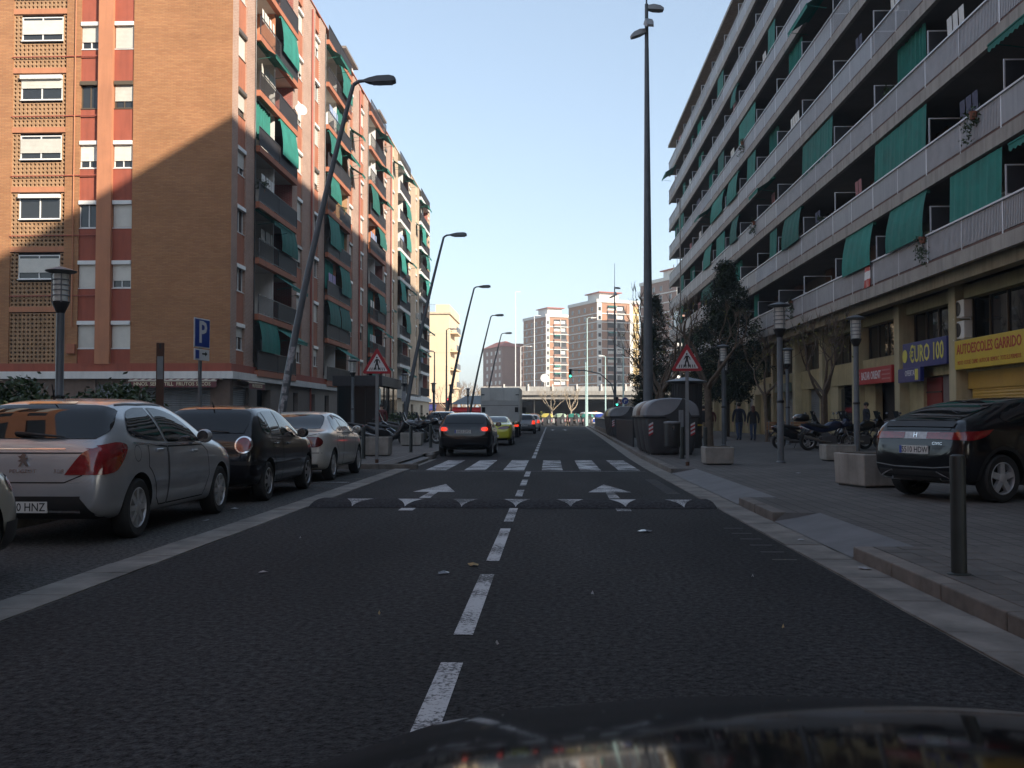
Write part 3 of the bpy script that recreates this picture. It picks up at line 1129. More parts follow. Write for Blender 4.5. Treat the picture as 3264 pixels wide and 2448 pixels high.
# pipes on the gable
p = MB()
p.tube([(-7.55, -0.05, 5.5), (-7.55, -0.05, TOP)], 0.03, 6)
p.tube([(-7.9, -0.05, 6.1), (-7.9, -0.05, 4.7), (-7.6, -0.05, 4.5)], 0.02, 6)
p.build('gas_pipe', REN_L, A_ROOT)
for n in range(1, NF):
    z = Z0 + n * FL + 0.62
    MB().tube([(-10.6, -0.04, z), (-6.42, -0.04, z + 0.02)], 0.028, 6).build('gas_pipe', PIPE, A_ROOT)
MB().box(-7.75, -0.16, 4.25, -7.35, -0.002, 4.7).build('meter_box', REN_O, A_ROOT)
# rain pipes on the street facade
for y in (15.4, 31.0, 46.4):
    MB().tube([(0.08, y, 0.0), (0.08, y, TOP + 0.6)], 0.06, 8).build('rain_pipe', PIPE, A_ROOT)
for y in (4.3, 19.9, 35.5):
    MB().tube([(0.05, y - 0.75, 4.0), (0.05, y - 0.75, TOP + 0.5)], 0.03, 6).build('rain_pipe', BLACK, A_ROOT)

# ground floor of block A
gf = MB()
for x0, x1 in ((-0.92, 0.0), (-4.6, -4.15), (-14.0, -6.4)):
    gf.box(x0, 0.02, 0, x1, 0.5, 3.06)
gf.box(-6.4, 0.1, 2.8, -0.9, 0.5, 3.06)
gf.build('ground_floor_pier', STONE_B, A_ROOT)
gf = MB()
for y0, y1 in ((2.95, 4.4), (6.9, 11.6), (12.7, 16.0), (17.0, 19.7), (21.0, 27), (29, 36), (38, 46.5)):
    gf.box(-0.5, y0, 0, -0.02, y1, 3.06)
gf.box(-0.5, 0.5, 2.7, -0.03, 46.5, 3.06)
gf.box(-0.5, 11.6, 0, -0.025, 21.0, 0.9)
gf.build('ground_floor_wall', STONE_T, A_ROOT)
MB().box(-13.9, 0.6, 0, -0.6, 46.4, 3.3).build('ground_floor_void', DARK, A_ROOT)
def shutter(parent, pos, w, h, rz, m=SHUT):
    mb = MB()
    n = int(h / 0.1)
    for i in range(n):
        z = h * i / n
        mb.add([(-w / 2, 0.0, z), (w / 2, 0.0, z), (w / 2, -0.018, z + h / n * 0.5), (-w / 2, -0.018, z + h / n * 0.5), (w / 2, 0.0, z + h / n), (-w / 2, 0.0, z + h / n)], [(0, 1, 2, 3), (3, 2, 4, 5)])
    return mb.build('roller_shutter', m, parent, pos, rz)
shutter(A_ROOT, (-5.5, 0.15, 0), 1.8, 2.8, 0)
shutter(A_ROOT, (-2.53, 0.15, 0), 3.24, 2.8, 0)
shutter(A_ROOT, (-0.15, 1.75, 0), 2.4, 2.7, math.pi / 2)
for y in (11.95, 16.4, 20.3):
    MB().box(-0.3, y, 0.9, -0.2, y + 0.6, 2.7).build('ground_window', GLASS, A_ROOT)
# bands round the corner
b_ = MB()
b_.box(-14.0, -0.22, 3.06, 0.22, -0.0015, 3.40)
b_.box(0.0005, -0.0015, 3.06, 0.22, 46.5, 3.40)
b_.build('white_band', PLAST, A_ROOT)
b_ = MB()
b_.box(-14.0, -0.10, 3.40, 0.10, -0.0015, 3.78)
b_.box(0.0005, -0.0015, 3.40, 0.10, 46.5, 3.78)
b_.build('red_band', REN_R, A_ROOT)
gf = MB()
for y0, y1 in ((0.2, 1.6), (3.2, 8), (10, 14), (16, 22), (24, 30.2)):
    gf.box(-0.5, y0, 0, -0.02, y1, 3.06)
gf.box(-0.5, 0.2, 2.6, -0.021, 30.2, 3.06)
gf.build('ground_floor_wall', REN_C, B_ROOT)
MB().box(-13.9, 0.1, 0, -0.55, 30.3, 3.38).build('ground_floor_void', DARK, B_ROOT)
MB().box(-0.6, 0.0, 3.06, 0.25, 30.4, 3.46).build('white_band', PLAST, B_ROOT)
# roof penthouses
for y, h, dep in ((27.6, 2.6, 4), (42.5, 2.4, 3)):
    pb = MB()
    pb.box(-5.5, y, TOP + 0.1, -0.6, y + dep, TOP + h)
    o = pb.build('penthouse', PLAST, A_ROOT)
    MB().box(-5.8, y - 0.3, TOP + h, -0.3, y + dep + 0.5, TOP + h + 0.18).build('penthouse_roof', STONE_T, o)
pb = MB()
pb.box(-6, 18, TOP + 0.1, -1.0, 22, TOP + 2.4)
pb.build('penthouse', PLAST, B_ROOT)
# satellite dish on the street face
dish = MB()
dish.lathe([(0.02, 0.0), (0.2, 0.03), (0.36, 0.09), (0.45, 0.15), (0.44, 0.155), (0.2, 0.04), (0.02, 0.012)], 18)
dish.xform(Matrix.Translation((0.5, 0, 0)) @ Matrix.Rotation(rad(70), 4, 'X') @ Matrix.Rotation(rad(35), 4, 'Y'))
dish.tube([(0, 0, 0), (0.45, 0, 0)], 0.025, 6)
tag(dish.xform(Matrix.Scale(0.8, 4)).build('satellite_dish', WHITE, None, (-15, 57.2, 19.2), smooth=40), 'white satellite dish fixed to the upper street wall of the orange brick block', 'satellite dish')

# shop awnings with lettering at the corner
def shop_awning(name, label, loc, rz, w, txt, size, sx):
    t = thing(name, label, 'awning', loc, rz)
    mb = MB()
    n = int(w / 0.16)
    for i in range(n):
        mb.cur = i % 2
        a, b = -w / 2 + w * i / n, -w / 2 + w * (i + 1) / n
        mb.quad((a, 0, 0), (b, 0, 0), (b, -0.55, -0.12), (a, -0.55, -0.12))
    mb.build('canopy', [TOLDO_R, TOLDO_C], t)
    MB().box(-w / 2, -0.58, -0.17, w / 2, -0.52, -0.10).build('front_bar', TOLDO_C, t, bevel=0.015)
    v = MB()
    n = int(w / 0.25)
    for i in range(n):
        a, b = -w / 2 + w * i / n, -w / 2 + w * (i + 1) / n
        v.add([(a, -0.56, -0.16), (b, -0.56, -0.16), (b, -0.57, -0.42), ((a + b) / 2, -0.57, -0.46), (a, -0.57, -0.42)], [(0, 1, 2, 3, 4)])
    vo = v.build('valance', TOLDO_R, t)
    text_obj('lettering', txt, size, TEXTC, vo, (0, -0.585, -0.29), (rad(90), 0, 0), 0.003, sx=sx, bold=0.004)
    e = MB()
    for x in (-w / 2 - 0.06, w / 2 + 0.06):
        e.lathe([(0.09, -0.05), (0.09, 0.05)], 12, (x, -0.1, 0.0), 'x')
    e.build('end_roller', TOLDO_C, t)
    return t
shop_awning('shop_awning', 'maroon striped shop awning lettered FRUTOS SECOS over the gable shutter', (-17.5, 45.98, 3.08), 0, 4.15, 'HNOS. SERENTILL  FRUTOS SECOS', 0.24, 0.98)
shop_awning('shop_awning', 'short faded striped shop awning on the street side of the corner', (-14.98, 48.4, 3.06), math.pi / 2, 2.6, 'FRUTOS SECOS', 0.22, 1.1)

# neighbouring block nearer than the frame edge (seen in reflections, lights the street)
C_ROOT = thing('brick_block_near', 'orange brick apartment block on the left beyond the near junction', 'building', (-16, -110, 0))
MB().box(-13, 0, 0, -0.4, 128, 24).build('wall', REN_L, C_ROOT)
st = MB()
for k in range(32):
    for n in range(7):
        if k % 4 in (1, 2):
            st.box(-0.4, k * 4 + 0.8, 4.4 + n * 2.86, -0.35, k * 4 + 2.9, 5.9 + n * 2.86)
st.build('window_row', WGLASS, C_ROOT)
st = MB()
for k in range(32):
    for n in range(7):
        if k % 4 == 3:
            st.box(-0.38, k * 4 - 0.2, 3.4 + n * 2.86, 0.3, k * 4 + 4.2, 4.4 + n * 2.86)
        if k % 4 == 0:
            st.box(-0.38, k * 4 + 1, 4.3 + n * 2.86, -0.3, k * 4 + 3, 5.7 + n * 2.86)
st.build('balcony_row', PLAST, C_ROOT)

R_ROOT = thing('added_block_behind', 'unseen brown brick block added behind the viewer to darken car reflections', 'building', (0, -135, 0))  # added out of view to keep bright sky out of car reflections
MB().box(-70, -14, 0, 70, 0, 27).build('wall', BR_O, R_ROOT)
st = MB()
for i in range(26):
    for n in range(8):
        st.box(-66 + i * 5.1, 0.001, 3.6 + n * 2.9, -64 + i * 5.1, 0.05, 5.2 + n * 2.9)
st.build('window_row', WGLASS, R_ROOT)
# ---------------------------------------------------------------- right block with continuous balconies
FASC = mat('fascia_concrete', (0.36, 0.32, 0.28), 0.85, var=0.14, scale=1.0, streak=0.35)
PANELG = mat('parapet_sheet_grey', (0.30, 0.30, 0.315), 0.55, var=0.10, scale=1.2, orand=0.10, streak=0.18)
SLATG = mat('parapet_slat_grey', (0.40, 0.39, 0.40), 0.5, var=0.12, scale=2.0)
RAILW = mat('handrail_white', (0.66, 0.66, 0.68), 0.4, var=0.08)
RUST = mat('rusty_channel', (0.13, 0.065, 0.05), 0.85, var=0.35, scale=6)
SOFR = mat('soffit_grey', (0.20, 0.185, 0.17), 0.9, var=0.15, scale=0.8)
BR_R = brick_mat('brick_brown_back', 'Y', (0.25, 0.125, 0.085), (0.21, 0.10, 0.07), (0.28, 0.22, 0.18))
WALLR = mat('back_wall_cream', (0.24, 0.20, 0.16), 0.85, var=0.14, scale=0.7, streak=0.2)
YELL = mat('shop_wall_ochre', (0.40, 0.325, 0.175), 0.8, var=0.15, scale=1.4, streak=0.2)
YELL2 = mat('shop_pier_sand', (0.45, 0.38, 0.23), 0.8, var=0.12, scale=1.5, streak=0.25)
SHUT_Y = mat('roller_shutter_yellow', (0.46, 0.27, 0.05), 0.5, var=0.1, scale=2)
DOOR_R = mat('door_maroon', (0.22, 0.025, 0.022), 0.5, var=0.12)
NET = mat('netting_dark', (0.02, 0.035, 0.035), 0.8, var=0.2)
SIGN_BLUE = mat('sign_blue', (0.02, 0.03, 0.16), 0.4, var=0.08)
SIGN_YEL = mat('sign_yellow', (0.55, 0.37, 0.03), 0.45, var=0.08)
SIGN_RED = mat('sign_red', (0.42, 0.025, 0.03), 0.45, var=0.08)
LET_YEL = mat('letter_yellow', (0.65, 0.58, 0.10), 0.5, var=0.05)
LET_RED = mat('letter_red', (0.36, 0.03, 0.02), 0.5, var=0.05)
LET_W = mat('letter_white', (0.75, 0.73, 0.72), 0.5, var=0.05)

D_ROOT = thing('balcony_block', 'long grey apartment block with eight tiers of continuous balconies over ground floor shops', 'building', (12.4, 104, 0))
# local frame: x = 0 balcony front, +x inwards; y = 0 far end, negative towards the camera
LEN = 215.0
FZ = [6.28 + 2.93 * i for i in range(8)]
BAY = 5.45
BX = 2.3
rr = random.Random(44)
body = MB()
body.box(BX + 0.05, -LEN, 5.6, 14, -0.0, FZ[-1] + 2.9)
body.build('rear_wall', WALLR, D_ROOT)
MB().box(BX + 2.0, -LEN, FZ[-1] + 2.9, 13, -6, FZ[-1] + 7.75).build('attic_shadow_caster', WALLR, D_ROOT)  # unseen setback added; its height places the shadow edge on the gable
nb_ = int(LEN / BAY)
sheet = MB().box(0.0, 0.02, 0.11, 0.02, BAY - 0.02, 0.95).mesh('parapet_sheet', PANELG)
sl = MB()
n = int(BAY / 0.095)
for i in range(n):
    y = 0.03 + (BAY - 0.06) * i / (n - 1)
    sl.box(0.0, y - 0.024, 0.12, 0.022, y + 0.024, 0.95)
slats = sl.mesh('parapet_slats', SLATG)
bars = MB()
for i in range(n):
    y = 0.03 + (BAY - 0.06) * i / (n - 1)
    bars.box(0.0, y - 0.008, 0.12, 0.016, y + 0.008, 0.95)
bars_me = bars.mesh('parapet_bars', RAILW)
rail = MB().box(-0.02, 0.0, 0.95, 0.04, BAY, 1.0)
for y in (0.02, BAY / 2, BAY - 0.02):
    rail.box(0.022, y - 0.02, 0.0, 0.06, y + 0.02, 0.95)
rail_me = rail.mesh('handrail', RAILW)
frame = MB()
for x0, x1, z0, z1 in ((0.12, 0.16, 0, 1.95), (0.16, 1.45, 1.91, 1.95), (0.16, 1.45, 1.1, 1.14), (1.45, 1.49, 0, 1.95)):
    frame.box(x0, -0.02, z0, x1, 0.02, z1)
frame_me = frame.mesh('divider_screen', RAILW)
fillm = MB().box(0.16, -0.006, 0.0, 1.45, 0.006, 1.91).mesh('screen_panel', mat('screen_fill', (0.05, 0.05, 0.055), 0.4, var=0.2))
SLAB_FULL = MB()
for f, z in enumerate(FZ):
    y1 = 0.0 if f not in (5,) else 0.0
    s_ = MB()
    s_.box(0.0, -LEN, z - 0.40, 0.16, y1, z + 0.02)
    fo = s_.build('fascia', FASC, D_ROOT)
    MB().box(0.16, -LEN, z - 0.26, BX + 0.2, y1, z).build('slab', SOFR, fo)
    MB().box(0.03, -LEN, z + 0.02, 0.10, y1, z + 0.10).build('base_channel', RUST, fo)
    if f == 0:
        MB().box(0.35, -LEN, z - 0.75, 0.75, y1, z - 0.263).build('edge_beam', mat('beam_ochre', (0.30, 0.25, 0.165), 0.85, var=0.2, streak=0.35), fo)
    for k in range(nb_):
        y = -(k + 1) * BAY
        Y = 104 + y
        if Y < -60:
            continue
        near = Y < 52
        if (f <= 2 and near) or rr.random() < 0.10:
            link('parapet_slats' if rr.random() < 0.8 else 'parapet_sheet', slats if rr.random() < 0.78 else sheet, fo, (0.03, y, z))
        elif rr.random() < 0.12:
            link('parapet_bars', bars_me, fo, (0.03, y, z))
        else:
            link('parapet_sheet', sheet, fo, (0.03, y, z))
        link('handrail', rail_me, fo, (0.0, y, z))
    # end return
    MB().box(0.03, -0.03, z + 0.11, BX + 0.1, -0.005, z + 0.95).build('parapet_sheet', PANELG, fo)

top = FZ[-1] + 2.93
MB().box(-0.05, -LEN, top - 0.3, BX + 0.2, -0.0, top - 0.05).build('roof_edge', FASC, D_ROOT)
# back wall of the balconies: brick piers, doors, windows
zc = 2.93
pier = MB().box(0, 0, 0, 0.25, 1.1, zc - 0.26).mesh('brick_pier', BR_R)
dfr = MB()
for a in (0, 0.85, 1.7):
    dfr.box(-0.02, a - 0.035, 0, 0.04, a + 0.035, 2.25)
dfr.box(-0.02, -0.03, 2.2, 0.04, 1.73, 2.28)
dfr_me = dfr.mesh('balcony_door', FRAME)
dfr_b = dfr.mesh('balcony_door', FRAME_B)
dgl = MB().box(0.01, 0, 0, 0.02, 1.7, 2.2).mesh('pane', WGLASS)
dbl = MB().box(-0.01, 0.05, 0.9, 0.005, 1.65, 2.2).mesh('blind', BLIND)
dbl2 = MB().box(-0.01, 0.05, 0.05, 0.005, 1.65, 2.2).mesh('blind', BLIND_G)
toldo_d = {}
for f, z in enumerate(FZ):
    for k in range(nb_):
        y = -(k + 1) * BAY
        Y = 104 + y
        if Y < 10:
            continue
        # seen flat on only from beneath: keep doors where a view is possible
        link('divider_screen', frame_me, D_ROOT, (0, y, z))
        if rr.random() < 0.7:
            link('screen_panel', fillm, D_ROOT, (0, y, z))
        link('brick_pier', pier, D_ROOT, (BX - 0.22, y + rr.choice((0.2, 2.2, 3.4)), z))
        d = link('balcony_door', dfr_me if rr.random() < 0.5 else dfr_b, D_ROOT, (BX, y + rr.choice((1.4, 3.6)), z))
        link('pane', dgl, d)
        q = rr.random()
        if q < 0.35:
            link('blind', dbl, d)
        elif q < 0.6:
            link('blind', dbl2, d)
        q = rr.random()
        if f == len(FZ) - 1:
            q = 1
        rot = (0, 0, math.pi)
        if q < 0.32:
            w = rr.choice((1.8, 2.5, 3.6, 5.2))
            link('awning', awning_mesh('drop' if rr.random() < 0.25 else 'flat', w, rr.choice((1.2, 1.5, 1.6))), D_ROOT, (0.12, y + w + 0.1, z + zc - 0.46), rot=rot)
        elif q < 0.40:
            w = rr.choice((2.5, 3.6))
            link('awning', awning_mesh('arm', w), D_ROOT, (0.10, y + w + 0.6, z + zc - 0.46), rot=rot)
        elif q < 0.60:
            w = rr.choice((1.2, 2.0, 2.6))
            link('curtain', awning_mesh('fold', w, 2.1), D_ROOT, (0.35, y + w + 0.8, z + zc - 0.4), rot=rot)
        if rr.random() < 0.45:
            cb_ = MB()
            for _ in range(rr.randint(1, 3)):
                cx_, cy_, hh_ = rr.uniform(0.3, 1.4), y + rr.uniform(0.4, 5.0), rr.uniform(0.5, 1.6)
                cb_.box(cx_, cy_, z + 0.01, cx_ + rr.uniform(0.2, 0.5), cy_ + rr.uniform(0.2, 0.7), z + hh_)
                break
            cb_.build('balcony_cabinet', rr.choice((PLAST, BLIND_G, STONE_B, ACM)), D_ROOT)
        if rr.random() < 0.3:
            lw, ly = rr.uniform(0.8, 1.8), y + rr.uniform(0.3, 3.2)
            lo_ = MB()
            for q_ in range(int(lw / 0.42)):
                lo_.quad((0.18, ly + q_ * 0.45, z + 1.72), (0.18, ly + q_ * 0.45 + 0.38, z + 1.72), (0.20, ly + q_ * 0.45 + 0.37, z + rr.uniform(0.9, 1.2)), (0.20, ly + q_ * 0.45, z + rr.uniform(0.9, 1.2)))
            if lo_.f:
                lo_.build('laundry', rr.choice((PLAST, BLIND, mat('laundry_dark', (0.08, 0.08, 0.12), 0.9), mat('laundry_rose', (0.35, 0.14, 0.14), 0.9))), D_ROOT)
        if rr.random() < 0.12:
            ac_unit(D_ROOT, (BX - 0.35, y + rr.uniform(1, 4), z + 1.6), math.pi)

# glazed-in corner balcony at the far end, and the drain pipe
gz = MB()
for i in range(6):
    gz.box(0.02, -7.0 + i * 0.8, FZ[1] + 1.0, 0.08, -6.95 + i * 0.8, FZ[1] + 2.53)
gz.box(0.02, -7.0, FZ[1] + 2.48, 0.08, -2.95, FZ[1] + 2.535)
go = gz.build('glazing_frame', FRAME, D_ROOT)
MB().box(0.04, -7.0, FZ[1] + 1.01, 0.05, -3.0, FZ[1] + 2.5).build('pane', glass_mat('pale_glass', (0.25, 0.30, 0.33), 0.05), go)
MB().tube([(-0.12, -9.8, 3.5), (-0.12, -9.8, FZ[5] + 1)], 0.06, 8).build('drain_pipe', FASC, D_ROOT)

# shops on the ground floor (frontage 0.9 m behind the balcony edge)
SX = 1.15
cols_ = MB()
ycol = [-(104 - q) for q in (6.5, 11.95, 17.4, 22.85, 28.3, 33.85, 39.2, 44.7, 50.1, 55.6, 61.0, 66.5, 72.0, 77.4, 82.9, 88.3, 93.8, 99.2, 103.6)]
pier2 = MB().box(0, -0.28, 0, 0.6, 0.28, 5.6).mesh('pier', YELL2, bevel=0.02)
for y in ycol:
    link('pier', pier2, D_ROOT, (SX - 0.1, y, 0.1))
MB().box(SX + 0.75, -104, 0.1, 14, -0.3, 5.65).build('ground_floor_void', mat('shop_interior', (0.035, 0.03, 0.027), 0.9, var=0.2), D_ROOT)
lint = MB()
for a, b in zip(ycol, ycol[1:]):
    lint.box(SX + 0.25, a + 0.281, 2.75, SX + 0.74, b - 0.281, 3.75)
lint.build('shop_lintel', YELL, D_ROOT)
MB().box(SX + 0.2, -104, 5.2, SX + 0.74, -0.3, 5.62).build('upper_lintel', YELL, D_ROOT)
rs = random.Random(9)
for i, (a, b) in enumerate(zip(ycol, ycol[1:])):
    Y0 = 104 + a
    w = b - a - 0.56
    # mezzanine window with bars of light frame
    mz = MB()
    mz.box(SX + 0.5, a + 0.3, 3.75, SX + 0.56, b - 0.3, 3.82)
    for q in range(5):
        yy_ = a + 0.3 + (w) * q / 4
        mz.box(SX + 0.5, yy_ - 0.02, 3.82, SX + 0.55, yy_ + 0.02, 5.2)
    mo = mz.build('mezzanine_window', FRAME_B, D_ROOT)
    MB().box(SX + 0.56, a + 0.3, 3.75, SX + 0.6, b - 0.3, 5.2).build('pane', GLASS, mo)
    if i == 5:       # red door shop (between piers at 33.85 and 39.2)
        MB().box(SX + 0.3, a + 0.29, 0.1, SX + 0.6, a + 1.0, 2.75).build('shop_wall', YELL2, D_ROOT)
        MB().box(SX + 0.45, a + 1.0, 0.1, SX + 0.55, a + 2.2, 2.75).build('shop_wall', mat('tile_mauve', (0.20, 0.16, 0.15), 0.7), D_ROOT)
        d_ = MB().box(SX + 0.4, a + 2.2, 0.1, SX + 0.48, a + 3.6, 2.7).build('shop_door', DOOR_R, D_ROOT)
        MB().box(SX + 0.37, a + 2.2, 2.15, SX + 0.398, a + 3.6, 2.2).build('door_rail', BLACK, d_)
        MB().box(SX + 0.28, a + 3.6, 0.1, SX + 0.6, b - 0.29, 2.75).build('shop_wall', YELL, D_ROOT)
    elif i == 4:     # driving school: yellow shutters
        shutter(D_ROOT, (SX + 0.35, a + 0.3 + 1.2, 0.1), 2.35, 2.1, -math.pi / 2, SHUT_Y)
        shutter(D_ROOT, (SX + 0.35, a + 0.3 + 3.55, 0.1), 2.35, 2.1, -math.pi / 2, SHUT_Y)
        MB().box(SX + 0.3, a + 0.29, 2.2, SX + 0.6, b - 0.29, 2.75).build('shop_fascia', SHUT_Y, D_ROOT)
    elif i == 6:     # bazaar, open dark doorway
        MB().box(SX + 0.3, a + 0.29, 0.1, SX + 0.6, a + 0.8, 2.75).build('shop_wall', YELL2, D_ROOT)
        MB().box(SX + 0.3, b - 1.7, 0.1, SX + 0.6, b - 0.29, 2.75).build('shop_wall', YELL, D_ROOT)
    else:
        q = rs.random()
        MB().box(SX + 0.3, a + 0.29, 0.1, SX + 0.6, a + 1.4, 2.75).build('shop_wall', YELL if i % 2 else YELL2, D_ROOT)
        MB().box(SX + 0.3, b - 1.6, 0.1, SX + 0.6, b - 0.29, 2.75).build('shop_wall', YELL2 if i % 2 else YELL, D_ROOT)
        if q < 0.5:
            MB().box(SX + 0.45, a + 1.4, 0.5, SX + 0.5, b - 1.6, 2.6).build('shop_window', GLASS, D_ROOT)
            MB().box(SX + 0.42, a + 1.4, 0.1, SX + 0.52, b - 1.6, 0.5).build('stall_riser', YELL, D_ROOT)
        else:
            shutter(D_ROOT, (SX + 0.45, (a + 1.4 + b - 1.6) / 2, 0.1), w - 2.3, 2.6, -math.pi / 2, SHUT)
for y, z in ((-70.6, 4.55), (-70.6, 3.85)):
    ac_unit(D_ROOT, (SX + 0.1, y, z), math.pi)

# shop signs (things of their own, fixed to the frontage)
def sign_board(name, label, Yc, zc_, w, h, m, xo=0.0, depth=0.14):
    t = thing(name, label, 'sign', (12.4 + SX + xo, Yc, zc_), -math.pi / 2)
    MB().box(-w / 2, -depth, -h / 2, w / 2, 0, h / 2).build('board', m, t, bevel=0.01)
    return t, -depth - 0.003
X90 = (rad(90), 0, 0)
t, yf = sign_board('shop_sign', 'yellow driving school sign reading AUTOESCOLES GARRIDO over yellow shutters', 31.08, 3.30, 4.9, 0.95, SIGN_YEL)
text_obj('lettering', 'AUTOESCOLES GARRIDO', 0.46, LET_RED, t, (0.0, yf, 0.16), X90, 0.004, sx=0.86, bold=0.008)
text_obj('small_lettering', 'MOTO  COTXE  CAMIO  AUTOCAR  REMOLC  TOTS ELS PERMISOS', 0.19, LET_RED, t, (0, yf, -0.27), X90, 0.003, sx=0.78)
t, yf = sign_board('shop_sign', 'dark blue shop sign reading EURO 100 in yellow letters', 36.3, 3.55, 4.2, 0.95, SIGN_BLUE)
text_obj('lettering', '\u20acURO 100', 0.86, LET_YEL, t, (0.25, yf, 0.0), X90, 0.004, sx=0.82, bold=0.012)
MB().lathe([(0.25, 0.0), (0.25, -0.01)], 18, (-1.85, yf, 0), 'y').build('yellow_disc', LET_YEL, t)
t, yf = sign_board('shop_sign', 'small blue sign reading OFERTA above the maroon door', 37.5, 2.82, 2.3, 0.52, SIGN_BLUE, xo=-0.1)
text_obj('lettering', 'OFERTA', 0.30, LET_W, t, (0.1, yf, 0.06), X90, 0.004, sx=0.9)
MB().box(0.62, yf, -0.2, 0.92, yf + 0.004, 0.2).build('yellow_square', LET_YEL, t)
t, yf = sign_board('shop_sign', 'red bazaar sign with white lettering above the dark shop doorway', 41.9, 2.98, 4.7, 0.68, SIGN_RED, xo=-0.05)
text_obj('lettering', 'BAZAR ORIENT', 0.46, LET_W, t, (-0.15, yf, 0.0), X90, 0.004, sx=0.78, bold=0.006)
for q in range(3):
    MB().box(1.2, yf, -0.2 + q * 0.17, 2.2, yf + 0.003, -0.14 + q * 0.17).build('print_line', mat('print_pink', (0.5, 0.2, 0.2), 0.6), t)
    MB().box(-2.2, yf, -0.2 + q * 0.17, -1.6, yf + 0.003, -0.12 + q * 0.17).build('print_line', MATS['print_pink'], t)
t, yf = sign_board('shop_sign', 'white sign board on the pier next to the driving school', 26.9, 3.35, 2.0, 0.62, WHITE, xo=-0.05)
text_obj('lettering', 'C', 0.4, BLACK, t, (-0.72, yf, 0.0), X90, 0.004)
t, yf = sign_board('shop_sign', 'green and cream shop sign above a window of the balcony block', 58.2, 2.95, 3.6, 0.5, mat('sign_greenish', (0.10, 0.13, 0.10), 0.5), xo=-0.02)
t, yf = sign_board('shop_sign', 'blank cream shop sign over a shuttered front of the balcony block', 63.6, 3.0, 4.2, 0.6, YELL2, xo=-0.02)
# flag hanging on the first balcony
fl = MB()
for i in range(5):
    for j in range(6):
        fl.cur = 0 if j in (0, 1, 4, 5) else 1
        def P(i_, j_):
            return (0.02 * math.sin(i_ * 1.4 + j_ * 0.5), i_ * 0.14, -j_ * 0.155)
        fl.quad(P(i, j), P(i + 1, j), P(i + 1, j + 1), P(i, j + 1))
tag(fl.build('flag', [REDP, LET_W], None, (12.37, 38.9, FZ[0] + 0.98)), 'red and white banner hanging over the lowest balcony rail', 'flag')

# ---------------------------------------------------------------- cars
SILVER = car_paint('paint_silver', (0.40, 0.41, 0.43), 0.45, 0.32)
BLACKP = car_paint('paint_black', (0.006, 0.006, 0.008), 0.0, 0.3)
WHITEP = car_paint('paint_pearl_white', (0.60, 0.58, 0.53), 0.1, 0.4)
BEIGEP = car_paint('paint_beige', (0.44, 0.41, 0.34), 0.2, 0.4)
YELP = car_paint('paint_yellow', (0.52, 0.50, 0.05), 0.15, 0.35)
NAVYP = car_paint('paint_navy', (0.012, 0.016, 0.032), 0.2, 0.3)
GREYP = car_paint('paint_grey', (0.12, 0.125, 0.13), 0.5, 0.35)
BLUEP = car_paint('paint_blue', (0.02, 0.06, 0.28), 0.1, 0.35)
CARGL = glass_mat('car_glass', (0.010, 0.011, 0.012), 0.02, 0.55)
TRIM = mat('car_trim_black', (0.014, 0.014, 0.015), 0.5, var=0.2)
SEAM = mat('panel_gap', (0.004, 0.004, 0.004), 0.9, var=0.1)
ALLOY = mat('alloy_wheel', (0.46, 0.46, 0.47), 0.35, metal=0.45, var=0.15, scale=10)
HUBCAP = mat('hubcap_silver', (0.36, 0.36, 0.37), 0.4, metal=0.5, var=0.15, scale=10)
REDL = mat('taillight_red', (0.20, 0.006, 0.010), 0.12, var=0.3, scale=14, coat=1.0)
REDLIT = mat('taillight_lit', (0.5, 0.01, 0.01), 0.2, var=0.1, emit=(1.0, 0.05, 0.02), estr=0.55)
REDD = mat('taillight_dark_red', (0.10, 0.006, 0.008), 0.12, var=0.3, scale=14, coat=1.0)
AMBER = mat('indicator_amber', (0.40, 0.10, 0.01), 0.2, coat=1.0)
CLEARL = mat('lamp_clear', (0.42, 0.40, 0.40), 0.1, var=0.3, scale=20, coat=1.0)
PLATE = mat('number_plate', (0.62, 0.62, 0.60), 0.4, var=0.08)
PLATEB = mat('plate_blue', (0.03, 0.07, 0.35), 0.4)
INK = mat('plate_ink', (0.012, 0.012, 0.012), 0.5)


def clip_poly(poly, x0, x1, y0, y1):
    def cl(pts, ins, cut):
        out = []
        for i in range(len(pts)):
            a, b = pts[i - 1], pts[i]
            ia, ib = ins(a), ins(b)
            if ia != ib:
                out.append(cut(a, b))
            if ib:
                out.append(b)
        return out
    def cx(c):
        return lambda a, b: (c, a[1] + (b[1] - a[1]) * (c - a[0]) / (b[0] - a[0]))
    def cyy(c):
        return lambda a, b: (a[0] + (b[0] - a[0]) * (c - a[1]) / (b[1] - a[1]), c)
    p = poly
    for ins, cut in ((lambda q: q[0] >= x0, cx(x0)), (lambda q: q[0] <= x1, cx(x1)), (lambda q: q[1] >= y0, cyy(y0)), (lambda q: q[1] <= y1, cyy(y1))):
        p = cl(p, ins, cut)
        if len(p) < 3:
            return []
    return p


def smooth_poly(pts, n=4):
    """closed Catmull-Rom through points; a point given as (x, y, 1) stays a corner"""
    out = []
    N = len(pts)
    for i in range(N):
        p0, p1, p2, p3 = pts[i - 1], pts[i], pts[(i + 1) % N], pts[(i + 2) % N]
        if len(p1) == 3:
            p0 = p1
        if len(p2) == 3:
            p3 = p2
        for k in range(n):
            t = k / n
            o = []
            for a in (0, 1):
                m1, m2 = (p2[a] - p0[a]) / 2, (p3[a] - p1[a]) / 2
                if len(p1) == 3:
                    m1 = (p2[a] - p1[a]) / 1.0
                if len(p2) == 3:
                    m2 = (p2[a] - p1[a]) / 1.0
                h = t * t
                o.append((2 * t * h - 3 * h + 1) * p1[a] + (t * h - 2 * h + t) * m1 + (-2 * t * h + 3 * h) * p2[a] + (t * h - h) * m2)
            out.append(tuple(o))
    return out


